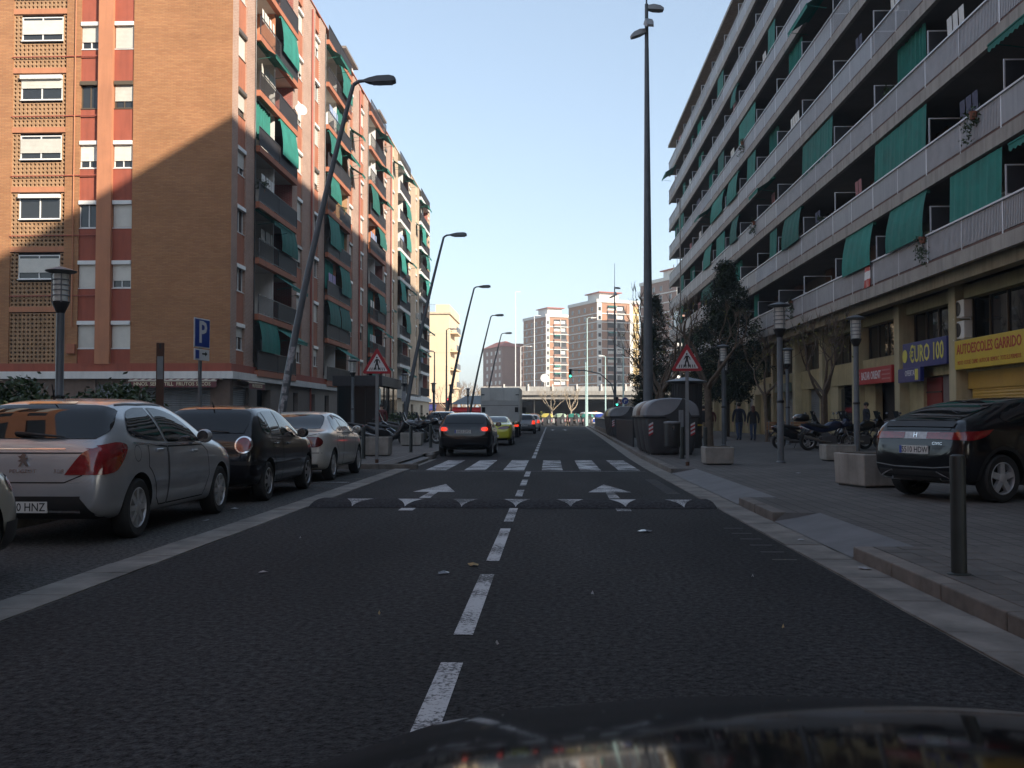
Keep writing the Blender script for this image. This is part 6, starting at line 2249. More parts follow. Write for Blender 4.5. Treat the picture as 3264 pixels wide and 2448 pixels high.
def container(lb, loc, rz, lid='grey', group='waste containers'):
    W_, D_ = 1.66, 1.40
    t = thing('waste_container', lb, 'container', loc, rz, group)
    mb = MB()
    mb.loft([rrect(0, 0, 1.28, 1.12, 0.06), rrect(0, 0, 1.36, 1.2, 0.16), rrect(0, 0, 1.56, 1.34, 0.85), rrect(0, 0, 1.60, 1.36, 1.14)])
    mb.build('body', CBODY, t, smooth=40)
    MB().loft([rrect(0, 0, 1.68, 1.42, 1.12), rrect(0, 0, 1.72, 1.46, 1.16), rrect(0, 0, 1.70, 1.44, 1.20)]).build('rim', CARM, t, smooth=40)
    lidm = MB()
    prof = []
    n = 16
    for i in range(n + 1):
        a = math.pi * i / n
        prof.append((0.83 * math.copysign(abs(math.cos(a)) ** 0.75, math.cos(a)), 1.20 + 0.53 * abs(math.sin(a)) ** 0.8))
    secs = []
    for y, s_, dz in ((-0.70, 0.93, -0.05), (-0.66, 0.98, -0.012), (-0.60, 1.0, 0), (0.60, 1.0, 0), (0.66, 0.98, -0.012), (0.70, 0.93, -0.05)):
        secs.append([(x * s_, y, 1.20 + (z - 1.20) * s_) for x, z in prof])
    lidm.loft(secs)
    lidm.build('lid', LIDS[lid], t, smooth=45)
    for sg in (-1, 1):
        am = MB()
        y0, y1 = (sg * 0.70, sg * 0.755)
        poly = smooth_poly([(-0.30, 1.19, 1), (-0.05, 1.27), (0.16, 1.46), (0.30, 1.71, 1), (0.42, 1.66, 1), (0.46, 1.40), (0.56, 1.19, 1), (0.50, 1.02), (0.30, 0.78), (0.22, 0.72), (0.12, 0.82), (-0.08, 1.06)], 3)
        am.prism(poly, 'y', min(y0, y1), max(y0, y1))
        a_ = am.build('lift_arm', CARM, t)
        MB().prism(smooth_poly([(0.10, 0.40, 1), (0.10, 0.84), (0.2, 0.92), (0.30, 0.84), (0.30, 0.40, 1)], 3), 'y', min(sg * 0.69, sg * 0.80), max(sg * 0.69, sg * 0.80)).build('pivot_plate', STEEL, a_)
        for x0 in (-0.66, 0.60):
            cs = MB()
            for q in range(6):
                cs.cur = q % 2
                za = 0.60 + q * 0.06
                cs.add([(x0 - 0.05, sg * 0.692, za - 0.03), (x0 + 0.08, sg * 0.692, za + 0.04), (x0 + 0.08, sg * 0.692, za + 0.10), (x0 - 0.05, sg * 0.692, za + 0.03)], [(0, 1, 2, 3)])
            cs.build('chevron_label', [STRIPE_R, STRIPE_W], t)
    for x in (-0.5, 0.5):
        MB().box(x - 0.12, -0.5, 0.0, x + 0.12, 0.5, 0.07).build('skid', BLACK, t)
    return t
container('grey waste container with pale lid at the front of the row behind the litter bin', (3.66, 30.9, 0.12), 0.02)
container('grey waste container with brown lid stripe second in the row behind the litter bin', (3.68, 32.6, 0.12), 0.02, 'brown')
container('grey waste container last of three behind the litter bin', (3.70, 34.3, 0.12), 0.02, 'white')
c_lb = ['grey-lidded container first behind the black picket fence', 'pale-lidded container second behind the black picket fence', 'yellow-lidded container third behind the black picket fence', 'brown-lidded container fourth behind the black picket fence', 'dark-lidded container last behind the black picket fence']
for i, c in enumerate(('grey', 'white', 'yellow', 'brown', 'grey')):
    container(c_lb[i], (4.10 + 0.022 * i, 55.5 + 1.8 * i, 0.12), -0.02, c)
f_lb = ['grey-lidded', 'brown-lidded', 'yellow-lidded', 'pale green-lidded', 'green-lidded', 'dark green-lidded', 'blue-lidded', 'second blue-lidded']
for i, c in enumerate(('grey', 'brown', 'yellow', 'pale', 'green', 'green', 'blue', 'blue')):
    container(f_lb[i] + ' container in the far row below the flyover', (-4.2 + 1.86 * i, 138 + 0.1 * i, 0.0), rad(4), c, 'coloured containers below the flyover')
# litter bin
t = thing('litter_bin', 'black round litter bin with pale lid beside the crossing sign', 'bin', (3.52, 29.0, 0.12))
MB().lathe([(0.20, 0.28), (0.235, 0.30), (0.24, 0.95), (0.235, 0.97)], 22).build('drum', TRIM, t, smooth=40)
MB().lathe([(0.245, 0.965), (0.25, 0.98), (0.245, 1.01), (0.1, 1.03)], 22).build('lid', LIDS['grey'], t, smooth=30)
MB().box(0.20, -0.05, 0.0, 0.32, 0.05, 1.35).build('post', STEEL, t)
MB().box(-0.03, -0.246, 0.80, 0.03, -0.236, 0.90).build('badge', CHROME, t)

# picket fence along the kerb and pedestrian guard rail farther on
t = thing('picket_fence', 'black picket fence along the kerb in front of the containers', 'fence', (0, 0, 0.12))
y = 38.4
pk = MB().box(-0.03, -0.03, 0, 0.03, 0.03, 1.02).mesh('picket', RAILM, bevel=0.006)
while y < 52.5:
    link('picket', pk, t, (interp(RK, y) + 0.62, y, 0))
    y += 0.13
MB().tube([(interp(RK, 38.4) + 0.66, 38.4, 0.9), (interp(RK, 52.5) + 0.66, 52.5, 0.9)], 0.02, 6).build('rail', RAILM, t)
t = thing('guard_rail', 'grey pedestrian guard rail along the kerb beyond the picket fence', 'fence', (0, 0, 0.12))
y = 55.0
pk2 = MB().box(-0.014, -0.014, 0.12, 0.014, 0.014, 1.0).mesh('baluster', STEEL)
while y < 99:
    link('baluster', pk2, t, (interp(RK, y) + 0.62, y, 0))
    y += 0.42
for z in (0.12, 1.0):
    MB().tube([(interp(RK, q) + 0.62, q, z) for q in (55, 61, 75, 88, 99)], 0.035, 6).build('rail', STEEL, t)
MB().loft([[(interp(RK, q) + 0.55, q, 0), (interp(RK, q) + 0.69, q, 0), (interp(RK, q) + 0.69, q, 0.30), (interp(RK, q) + 0.55, q, 0.30)] for q in (55, 61, 75, 88, 99)]).build('plinth', KERB, t)

# benches
def bench(loc, rz, lb):
    t = thing('bench', lb, 'bench', loc, rz, 'timber benches')
    for i in range(4):
        MB().box(-0.45, -0.22 + i * 0.12, 0.42, 0.45, -0.125 + i * 0.12, 0.46).build('seat_slat', WOOD, t)
    for i in range(3):
        MB().box(-0.45, 0.27 + i * 0.02, 0.55 + i * 0.13, 0.45, 0.30 + i * 0.02, 0.66 + i * 0.13).build('back_slat', WOOD, t)
    for x in (-0.35, 0.35):
        MB().tube([(x, -0.2, 0), (x, -0.15, 0.42), (x, 0.26, 0.42), (x, 0.34, 0.95)], 0.025, 6).build('leg', STEEL, t)
        MB().tube([(x, 0.28, 0), (x, 0.22, 0.42)], 0.025, 6).build('leg', STEEL, t)
bench((11.45, 46.4, 0.12), math.pi, 'timber bench facing the shops behind the thin lantern post')
bench((10.35, 46.4, 0.12), math.pi, 'timber bench beside the two walking people')
# ---------------------------------------------------------------- box truck
TRK = mat('truck_box_grey', (0.62, 0.62, 0.58), 0.5, var=0.12, scale=1.2, streak=0.25)
TRK2 = mat('truck_taillift_grey', (0.46, 0.46, 0.44), 0.45, metal=0.2, var=0.12, scale=1.5)
t = thing('box_truck', 'grey box truck with closed tail lift standing in the left lane', 'truck', (-3.05, 60.3, 0.0))
MB().box(-1.18, 0, 1.0, 1.18, 5.2, 3.04).build('cargo_box', TRK, t, bevel=0.02)
for x0, x1 in ((-1.12, -0.01), (0.01, 1.12)):
    d = MB().box(x0, -0.03, 2.28, x1, -0.002, 2.99).build('rear_door', TRK, t, bevel=0.006)
    xs_ = x0 + 0.08 if x0 < -0.5 else x1 - 0.08
    MB().box(xs_ - 0.10, -0.05, 2.58, xs_ + 0.10, -0.031, 2.63).build('hinge', TRIM, d)
MB().box(-1.12, -0.05, 0.95, 1.12, -0.003, 2.25).build('tail_lift', TRK2, t, bevel=0.01)
MB().box(-1.12, -0.055, 1.95, 1.12, -0.051, 1.97).build('lift_joint', SEAM, t)
for x in (-1.0, 1.0):
    MB().box(x - 0.10, -0.065, 1.55, x + 0.10, -0.052, 1.85).build('marker_panel', SEAM, t)
    MB().box(x - 0.12, -0.06, 0.68, x + 0.12, -0.02, 0.80).build('taillight', REDLIT, t)
MB().box(-1.15, -0.02, 0.60, 1.15, 0.1, 0.86).build('rear_bumper', TRIM, t)
MB().box(-0.26, -0.04, 0.62, 0.26, -0.021, 0.74).build('number_plate', PLATE, t)
MB().box(-0.45, 0.1, 0.55, 0.45, 6.8, 0.98).build('chassis', TRIM, t)
cb = MB()
cb.loft([[(-1.05, 5.35, 0.6), (1.05, 5.35, 0.6), (1.05, 5.35, 2.5), (-1.05, 5.35, 2.5)], [(-1.05, 6.4, 0.6), (1.05, 6.4, 0.6), (1.03, 6.3, 2.5), (-1.03, 6.3, 2.5)], [(-1.0, 7.1, 0.6), (1.0, 7.1, 0.6), (0.95, 6.75, 2.3), (-0.95, 6.75, 2.3)]])
cb.build('cab', WHITEP, t, bevel=0.03)
tyre, rim = wheel_meshes(0.40, 0.26, 'cap')
for x in (-0.95, 0.95):
    for y in (1.3, 6.0):
        o = link('wheel', tyre, t, (x, y, 0.40), 0 if x > 0 else math.pi)
        link('rim', rim, o)
MB().box(1.18, 6.2, 1.5, 1.40, 6.3, 1.9).build('wing_mirror', TRIM, t)

# ---------------------------------------------------------------- motorcycles
MBLK = car_paint('moto_black', (0.008, 0.008, 0.010), 0.1, 0.3)
MNAVY = car_paint('moto_navy', (0.010, 0.016, 0.05), 0.2, 0.3)
MGREY = car_paint('moto_grey', (0.16, 0.165, 0.18), 0.4, 0.35)
VINYL = mat('seat_vinyl', (0.018, 0.018, 0.019), 0.55, var=0.2)
MIRR = mat('mirror_glass_bright', (0.85, 0.88, 0.92), 0.05, metal=1.0, var=0.02)
SMOKE = glass_mat('smoke_screen', (0.03, 0.035, 0.04), 0.08, 0.5)


def moto(kind, lb, loc, rz, paint, group, topcase=False, screen=True):
    t = thing('scooter' if kind == 'scooter' else 'motorcycle', lb, 'motorcycle', loc, rz, group)
    r = 0.26 if kind == 'scooter' else 0.31
    wb_ = 1.45
    tw = 0.13
    wt = MB().lathe([(r * 0.66, -tw / 2 + 0.02), (r * 0.9, -tw / 2), (r, -tw / 5), (r, tw / 5), (r * 0.9, tw / 2), (r * 0.66, tw / 2 - 0.02)], 26, axis='x', caps=False).mesh('wheel', RUBBER, smooth=40)
    rm = MB().lathe([(r * 0.68, -0.035), (r * 0.68, 0.035), (r * 0.60, 0.03), (r * 0.60, -0.03)], 26, axis='x', caps=False)
    for i in range(5):
        a = 2 * math.pi * i / 5
        rm.tube([(0, 0, 0), (0, r * 0.64 * math.cos(a), r * 0.64 * math.sin(a))], 0.016, 5)
    rm.lathe([(0.05, -0.05), (0.05, 0.05)], 12, axis='x')
    rim_ = rm.mesh('rim', HUBCAP)
    for y in (-wb_ / 2, wb_ / 2):
        o = link('wheel', wt, t, (0, y, r))
        link('rim', rim_, o)
    def sec(y, hw, z0, z1, e=0.7):
        zc, hz = (z0 + z1) / 2, (z1 - z0) / 2
        pts = []
        for i in range(12):
            a = 2 * math.pi * i / 12
            c, s_ = math.cos(a), math.sin(a)
            pts.append((hw * math.copysign(abs(c) ** e, c), y, zc + hz * math.copysign(abs(s_) ** e, s_)))
        return pts
    b = MB()
    if kind == 'scooter':
        b.loft([sec(-0.98, 0.05, 0.70, 0.80), sec(-0.85, 0.15, 0.58, 0.86), sec(-0.55, 0.21, 0.42, 0.80), sec(-0.2, 0.22, 0.30, 0.74), sec(0.05, 0.20, 0.22, 0.60), sec(0.25, 0.19, 0.20, 0.46), sec(0.42, 0.19, 0.22, 0.62), sec(0.56, 0.21, 0.34, 0.98), sec(0.70, 0.19, 0.52, 1.02), sec(0.88, 0.09, 0.66, 0.86), sec(0.96, 0.03, 0.72, 0.80)])
    else:
        b.loft([sec(-0.98, 0.03, 0.86, 0.92), sec(-0.78, 0.09, 0.76, 0.92), sec(-0.45, 0.11, 0.64, 0.84), sec(-0.2, 0.12, 0.60, 0.86), sec(0.0, 0.155, 0.64, 0.98), sec(0.2, 0.16, 0.68, 1.03), sec(0.38, 0.12, 0.76, 1.0), sec(0.48, 0.05, 0.84, 0.95)])
        cw = MB().loft([sec(0.42, 0.13, 0.74, 0.98), sec(0.52, 0.17, 0.78, 1.10), sec(0.68, 0.15, 0.82, 1.10), sec(0.80, 0.08, 0.86, 1.0), sec(0.83, 0.03, 0.90, 0.96)]).build('front_cowl', paint, t, smooth=50)
        MB().blob((0, 0.80, 0.93), (0.07, 0.04, 0.05), 10, 6).build('headlight', CLEARL, cw, smooth=60)
        MB().tube([(-0.13, 0.35, 0.75), (-0.12, 0.1, 0.3), (0.0, -0.25, 0.27), (0.12, 0.1, 0.3), (0.13, 0.35, 0.75)], 0.025, 6).build('frame_tube', TRIM, t, smooth=50)
    b.build('fairing', paint, t, smooth=50)
    s_ = MB()
    zs = 0.80 if kind == 'scooter' else 0.84
    s_.loft([sec(-0.80, 0.10, zs + 0.04, zs + 0.12), sec(-0.6, 0.15, zs - 0.02, zs + 0.11), sec(-0.30, 0.16, zs - 0.08, zs + 0.06), sec(-0.02, 0.15, zs - 0.12, zs + 0.0), sec(0.08, 0.08, zs - 0.10, zs - 0.04)])
    s_.build('seat', VINYL, t, smooth=50)
    f = MB()
    for x in (-0.085, 0.085):
        f.tube([(x, wb_ / 2, r), (x, 0.55, 0.72), (x, 0.46, 1.0)], [0.026, 0.024, 0.022], 8)
    f.build('fork', STEEL, t, smooth=50)
    h = MB()
    h.tube([(-0.36, 0.30, 1.04), (-0.22, 0.42, 1.06), (0, 0.46, 1.03), (0.22, 0.42, 1.06), (0.36, 0.30, 1.04)], 0.016, 7)
    for x in (-0.36, 0.36):
        h.tube([(x, 0.30, 1.04), (x * 0.72, 0.38, 1.055)], 0.024, 7)
    hb = h.build('handlebar', TRIM, t, smooth=50)
    for sg in (-1, 1):
        m = MB().tube([(sg * 0.24, 0.42, 1.06), (sg * 0.36, 0.44, 1.24)], 0.009, 5)
        m.build('mirror_stem', TRIM, hb)
        mm = MB()
        mm.blob((sg * 0.40, 0.45, 1.28), (0.075, 0.025, 0.045), 10, 6)
        mo_ = mm.build('mirror', TRIM, t, smooth=60)
        MB().lathe([(0.055, 0), (0.01, 0.001)], 12, (0, 0, 0), 'y').xform(Matrix.Translation((sg * 0.40, 0.424, 1.28)) @ Matrix.Diagonal((1.2, 1, 0.75, 1))).build('mirror_glass', MIRR, mo_)
    if screen:
        sc_ = MB()
        n = 6
        for i in range(n):
            for j in range(4):
                def P(i_, j_):
                    u = -1 + 2 * i_ / n
                    v = j_ / 4
                    return (0.22 * u * (1 - 0.25 * v), 0.74 - 0.16 * v - 0.07 * u * u, 1.0 + 0.36 * v)
                sc_.quad(P(i, j), P(i + 1, j), P(i + 1, j + 1), P(i, j + 1))
        sc_.build('windscreen', SMOKE, t, smooth=60)
    e = MB()
    e.tube([(0.14, 0.0, 0.30), (0.17, -0.35, 0.32), (0.18, -0.45, 0.36), (0.18, -0.92, 0.48)], [0.025, 0.03, 0.055, 0.058], 12)
    e.build('exhaust', mat('exhaust_steel', (0.30, 0.30, 0.30), 0.3, metal=0.8), t, smooth=50)
    g = MB()
    g.tube([(0.0, -0.80, 0.72), (0.0, -0.98, 0.55), (0.0, -1.05, 0.45)], 0.03, 6)
    g.box(-0.09, -1.07, 0.42, 0.09, -1.06, 0.58)
    g.build('tail_fender', TRIM, t)
    MB().blob((0, -0.97, 0.78), (0.10, 0.03, 0.035), 10, 6).build('taillight', REDL, t, smooth=60)
    MB().tube([(-0.12, 0.0, 0.28), (-0.28, -0.05, 0.01)], 0.014, 6).build('side_stand', STEEL, t)
    MB().loft([sec(0.45, 0.06, r * 1.55, r * 1.62), sec(0.62, 0.075, r * 1.95, r * 2.06), sec(0.80, 0.075, r * 1.95, r * 2.06), sec(1.0, 0.06, r * 1.35, r * 1.5)]).build('front_fender', paint, t, smooth=50)
    en = MB().box(-0.15, -0.3, 0.20, 0.15, 0.22, 0.50)
    en.build('engine', mat('engine_grey', (0.08, 0.08, 0.085), 0.5, metal=0.4, var=0.3, scale=20), t, bevel=0.03)
    if topcase:
        tc = MB()
        tc.loft([sec(-1.22, 0.16, 1.02, 1.16), sec(-1.14, 0.22, 0.99, 1.24), sec(-0.92, 0.23, 0.98, 1.27), sec(-0.76, 0.20, 0.99, 1.24), sec(-0.72, 0.14, 1.02, 1.16)])
        tco = tc.build('top_case', MBLK, t, smooth=50)
        MB().blob((0, -1.20, 1.12), (0.14, 0.03, 0.03), 10, 6).build('reflector', REDL, tco, smooth=60)
    return t


LG, RG = 'motorcycles parked on the left pavement', 'motorcycles parked on the right pavement'
moto('scooter', 'large black maxi scooter parked by the left planters', (-6.75, 40.9, 0.12), rad(-78), MBLK, LG)
moto('trail', 'dark motorcycle with silver fork legs beside the left planter', (-5.55, 42.6, 0.12), rad(-105), MBLK, LG, screen=False)
moto('trail', 'grey motorcycle parked behind the maxi scooter on the left', (-6.5, 44.2, 0.12), rad(-95), MGREY, LG)
moto('trail', 'dark motorcycle nearest the standing black car', (-4.95, 44.8, 0.12), rad(-65), MGREY, LG, screen=False)
moto('scooter', 'navy scooter at the far end of the left motorcycle row', (-7.4, 46.2, 0.12), rad(-88), MNAVY, LG)
moto('trail', 'navy touring motorcycle with black top case before the red-signed bazaar', (9.55, 34.6, 0.12), rad(-84), MNAVY, RG, topcase=True)
moto('trail', 'black motorcycle with windscreen beside the right lantern post', (10.85, 35.2, 0.12), rad(-80), MBLK, RG)
moto('scooter', 'grey scooter parked behind the navy touring motorcycle', (10.1, 37.0, 0.12), rad(-85), MGREY, RG)

moto('scooter', 'black scooter squeezed between the right-hand motorcycles', (9.0, 36.6, 0.12), rad(-82), MBLK, RG)
moto('trail', 'black motorcycle nearest the maroon shop door', (11.9, 36.2, 0.12), rad(-76), MGREY, RG)
moto('scooter', 'black scooter at the near end of the left motorcycle row', (-7.9, 42.4, 0.12), rad(-84), MBLK, LG)
moto('trail', 'black motorcycle behind the dark one with silver fork legs', (-5.9, 47.6, 0.12), rad(-80), MBLK, LG)

# ---------------------------------------------------------------- people
SKINM = mat('skin', (0.42, 0.26, 0.19), 0.6, var=0.08)
def person(lb, loc, rz, h, jacket, trousers, hair, stride=0.22, arms=0.06, group=None, long_hair=False):
    k = h / 1.75
    t = thing('person', lb, 'person', loc, rz, group)
    V, E, Rr = [], [], []
    def v(x, y, z, r):
        V.append((x * k, y * k, z * k))
        Rr.append(r * k)
        return len(V) - 1
    def chain(*ids):
        for a, b in zip(ids, ids[1:]):
            E.append((a, b))
    pel = v(0, 0, 0.95, 0.17)
    wst = v(0, 0.0, 1.10, 0.17)
    chs = v(0, 0.01, 1.30, 0.19)
    shl = v(0, 0.0, 1.43, 0.12)
    nek = v(0, 0.01, 1.51, 0.058)
    hd0 = v(0, 0.02, 1.58, 0.082)
    hd1 = v(0, 0.02, 1.68, 0.085)
    chain(pel, wst, chs, shl, nek, hd0, hd1)
    for sg in (-1, 1):
        f = sg * stride
        hip = v(sg * 0.10, 0.0, 0.90, 0.105)
        kn = v(sg * 0.10, f * 0.55 + 0.03, 0.50, 0.075)
        an = v(sg * 0.10, f - 0.03, 0.10 + (0.06 if f < 0 else 0), 0.052)
        to = v(sg * 0.115, f + 0.14, 0.045, 0.045)
        chain(pel, hip, kn, an, to)
        sh = v(sg * 0.20, 0.0, 1.41, 0.075)
        el = v(sg * 0.265, -f * 0.4 - 0.03, 1.13, 0.062)
        wr = v(sg * 0.25, -f * 0.7 + arms, 0.90, 0.036)
        pm = v(sg * 0.245, -f * 0.75 + arms + 0.01, 0.83, 0.036)
        chain(shl, sh, el, wr, pm)
        for q, (dy, ln_) in enumerate(((-0.03, 0.07), (-0.01, 0.085), (0.012, 0.08), (0.032, 0.065))):
            m1 = v(sg * 0.245, -f * 0.75 + arms + dy, 0.795, 0.011)
            m2 = v(sg * 0.235, -f * 0.75 + arms + dy + 0.01, 0.795 - ln_, 0.009)
            chain(pm, m1, m2)
        th = v(sg * 0.22, -f * 0.75 + arms + 0.05, 0.80, 0.011)
        chain(pm, th)
    me = bpy.data.meshes.new('body')
    me.from_pydata(V, E, [])
    o = link('body', me, t)
    md = o.modifiers.new('skin', 'SKIN')
    md.use_smooth_shade = True
    for i, sv in enumerate(me.skin_vertices[0].data):
        sv.radius = (Rr[i], Rr[i] * (0.72 if i in (pel, wst, chs) else 1.0))
        sv.use_root = (i == pel)
    ss = o.modifiers.new('sub', 'SUBSURF')
    ss.levels = 1
    ss.render_levels = 1
    dg = bpy.context.evaluated_depsgraph_get()
    nm = bpy.data.meshes.new_from_object(o.evaluated_get(dg))
    o.modifiers.clear()
    nm.materials.clear()
    for m in (SKINM, jacket, trousers, VINYL):
        nm.materials.append(m)
    for p in nm.polygons:
        c = p.center
        z = c.z / k
        idx = 1
        if z > 1.50 or (abs(c.x) / k > 0.19 and z < 0.90):
            idx = 0
        elif z < 0.09:
            idx = 3
        elif z < 0.87 and abs(c.x) / k < 0.19:
            idx = 2
        p.material_index = idx
    nm.polygons.foreach_set('use_smooth', [True] * len(nm.polygons))
    o.data = nm
    hb = MB()
    hb.blob((0, -0.005 * k, 1.685 * k), (0.098 * k, 0.108 * k, 0.095 * k), 14, 9)
    if long_hair:
        hb.blob((0, -0.06 * k, 1.55 * k), (0.10 * k, 0.06 * k, 0.16 * k), 12, 8)
    hb.build('hair', hair, t, smooth=60)
    fm = MB()
    fm.blob((0, 0.115 * k, 1.625 * k), (0.014 * k, 0.02 * k, 0.022 * k), 8, 6)
    for sg in (-1, 1):
        fm.blob((sg * 0.088 * k, 0.02 * k, 1.635 * k), (0.014 * k, 0.022 * k, 0.032 * k), 8, 6)
    fm.build('nose_and_ears', SKINM, t, smooth=60)
    return t
JK_N = mat('jacket_navy', (0.014, 0.017, 0.03), 0.85, var=0.2, scale=5)
JK_B = mat('jacket_black', (0.012, 0.012, 0.013), 0.85, var=0.2, scale=5)
JN = mat('jeans_blue', (0.035, 0.055, 0.10), 0.9, var=0.2, scale=6)
HR_D = mat('hair_dark', (0.015, 0.011, 0.009), 0.6, var=0.2)
HR_R = mat('hair_auburn', (0.07, 0.02, 0.012), 0.6, var=0.2)
JK_R = mat('jacket_maroon', (0.10, 0.02, 0.02), 0.85)
TAN_T = mat('trousers_tan', (0.25, 0.19, 0.13), 0.9)
person('person in navy jacket and jeans walking away beside a companion on the right pavement', (9.05, 48.2, 0.12), 0.05, 1.80, JK_N, JN, HR_D, 0.20)
person('person with long auburn hair and black jacket walking away on the right pavement', (9.68, 48.0, 0.12), 0.0, 1.66, JK_B, JN, HR_R, 0.12, long_hair=True)
person('person in black coat standing in the dark bazaar doorway', (13.2, 42.2, 0.12), rad(95), 1.74, JK_N, JK_B, HR_D, 0.03)
person('person in black jacket walking past the tree behind the containers', (8.1, 53.0, 0.12), 0.1, 1.72, JK_B, TAN_T, HR_D, 0.18)
person('person in maroon top and tan trousers farther along the shop fronts', (9.6, 60.0, 0.12), 0.0, 1.70, JK_R, TAN_T, HR_D, 0.18)
person('person in dark clothes crossing the road below the flyover', (3.15, 131.0, 0.0), rad(-80), 1.75, JK_B, JK_B, HR_D, 0.22)
person('person with pale trousers crossing the road below the flyover', (2.2, 131.5, 0.0), rad(-80), 1.62, JK_R, TAN_T, HR_D, 0.2)
person('person in red and dark jacket beside the parked motorcycles', (-8.1, 47.5, 0.12), rad(200), 1.74, JK_R, JK_B, HR_D, 0.05)

# ---------------------------------------------------------------- trees
def branch_tree(seed, trunk_h, r0, limbs, spread, height, twig=True, n=7, depth=3, knob=True):
    """returns (trunk mesh builder, twig mesh builder)"""
    r = random.Random(seed)
    T, Q = MB(), MB()
    tips = []
    lean = Vector((r.uniform(-0.12, 0.12), r.uniform(-0.12, 0.12), 0))
    T.tube([(0, 0, -0.1), (0, 0, 0.08), lean * 0.4 + Vector((0, 0, trunk_h * 0.5)), lean + Vector((0, 0, trunk_h))], [r0 * 1.45, r0 * 1.12, r0 * 0.95, r0 * 0.92], 10)
    def grow(p, d, length, rad0, lv):
        pts, rs = [p], [rad0]
        nseg = 4
        dd = d.copy()
        for i in range(nseg):
            dd = (dd + Vector((r.uniform(-0.35, 0.35), r.uniform(-0.35, 0.35), r.uniform(-0.05, 0.32)))).normalized()
            p = p + dd * (length / nseg)
            pts.append(p)
            rs.append(rad0 * (1 - 0.38 * (i + 1) / nseg))
        (T if lv < depth - 1 else T).tube(pts, rs, n if lv < 2 else 5)
        if lv + 1 < depth:
            for _ in range(r.choice((2, 2, 3))):
                q = dd + Vector((r.uniform(-0.85, 0.85), r.uniform(-0.85, 0.85), r.uniform(-0.1, 0.5)))
                grow(p, q.normalized(), length * r.uniform(0.5, 0.75), rs[-1] * 0.72, lv + 1)
            if lv > 0:
                q = dd.cross(Vector((r.uniform(-1, 1), r.uniform(-1, 1), r.uniform(-1, 1)))) + Vector((0, 0, 0.3))
                grow(pts[2], q.normalized(), length * 0.5, rs[2] * 0.5, depth - 1)
        else:
            tips.append((p, dd))
            if knob:
                T.blob(p, (rs[-1] * 1.7, rs[-1] * 1.7, rs[-1] * 1.5), 7, 5)
    for i in range(limbs):
        a = 2 * math.pi * (i + r.uniform(-0.25, 0.25)) / limbs
        d = Vector((math.cos(a) * spread, math.sin(a) * spread, 1.0)).normalized()
        grow(lean + Vector((0, 0, trunk_h - 0.1)), d, (height - trunk_h) * 0.62, r0 * 0.62, 0)
    if twig:
        for p, d in tips:
            for _ in range(5):
                q = (d * 0.6 + Vector((r.uniform(-0.8, 0.8), r.uniform(-0.8, 0.8), r.uniform(0.1, 1.0)))).normalized()
                L_ = r.uniform(0.15, 0.5)
                Q.tube([p, p + q * L_ * 0.5 + Vector((0, 0, 0.02)), p + q * L_ + Vector((0, 0, 0.07))], [0.012, 0.008, 0.004], 4, caps=False)
    return T, Q, tips


LEAF_DRY = mat('leaf_remnant', (0.16, 0.15, 0.03), 0.8, var=0.4, scale=30)
def leaves(points, n, spread, size, seed, flat=0.0):
    r = random.Random(seed)
    vs_, fs_ = [], []
    for c in points:
        for _ in range(n):
            p = Vector(c) + Vector((r.gauss(0, spread), r.gauss(0, spread), r.gauss(0, spread * 0.8)))
            a = Vector((r.uniform(-1, 1), r.uniform(-1, 1), r.uniform(-1, 1))).normalized()
            b = a.cross(Vector((r.uniform(-1, 1), r.uniform(-1, 1), r.uniform(-1, 1)))).normalized()
            s_ = size * r.uniform(0.6, 1.3)
            i = len(vs_)
            vs_ += [tuple(p - a * s_), tuple(p - b * s_ * 0.45), tuple(p + a * s_), tuple(p + b * s_ * 0.45)]
            fs_.append((i, i + 1, i + 2, i + 3))
    return MB().add(vs_, fs_)


def pollard(lb, loc, seed, th=2.3, r0=0.13, limbs=4, spread=0.75, h=5.3, bark=None, leafy=6, group='pollarded plane trees'):
    t = thing('plane_tree', lb, 'tree', loc, 0, group)
    T, Q, tips = branch_tree(seed, th, r0, limbs, spread, h)
    T.build('trunk', bark or TRUNK, t, smooth=60)
    c = MB()
    c.add(Q.v, Q.f)
    o = c.build('crown', bark or TRUNK, t)
    if leafy:
        r = random.Random(seed)
        pts = [p for p, _ in r.sample(tips, min(leafy, len(tips)))]
        leaves(pts, 6, 0.18, 0.075, seed).build('leaf_tuft', LEAF_DRY, t)
    return t
pollard('bare pollarded plane tree behind the right crossing sign', (6.3, 39.8, 0.12), 3, 2.35, 0.15, 4, 0.8, 5.3)
pollard('thin bare pollarded tree beside the walking people', (9.95, 46.2, 0.12), 8, 2.2, 0.09, 3, 0.6, 4.4)
pollard('bare pollarded tree in front of the bazaar doorway', (11.35, 41.6, 0.12), 12, 2.1, 0.11, 3, 0.75, 4.6)
pollard('bare pollarded tree behind the right-hand motorcycles', (10.7, 39.5, 0.12), 17, 1.9, 0.10, 3, 0.7, 4.5)
pollard('bare pollarded plane tree behind the tall floodlight mast', (5.15, 47.0, 0.12), 23, 2.4, 0.14, 4, 0.9, 6.2)
pollard('bare pollarded plane tree farther along the right pavement', (6.4, 60.0, 0.12), 29, 2.5, 0.14, 4, 0.8, 6.0)
pollard('pale sunlit plane tree left of its pair below the flyover', (0.3, 158.0, 0), 31, 2.2, 0.16, 5, 1.0, 5.3, TRUNK_P, 0)
pollard('pale sunlit plane tree right of its pair below the flyover', (3.2, 157.0, 0), 37, 2.2, 0.16, 5, 1.0, 5.4, TRUNK_P, 0)
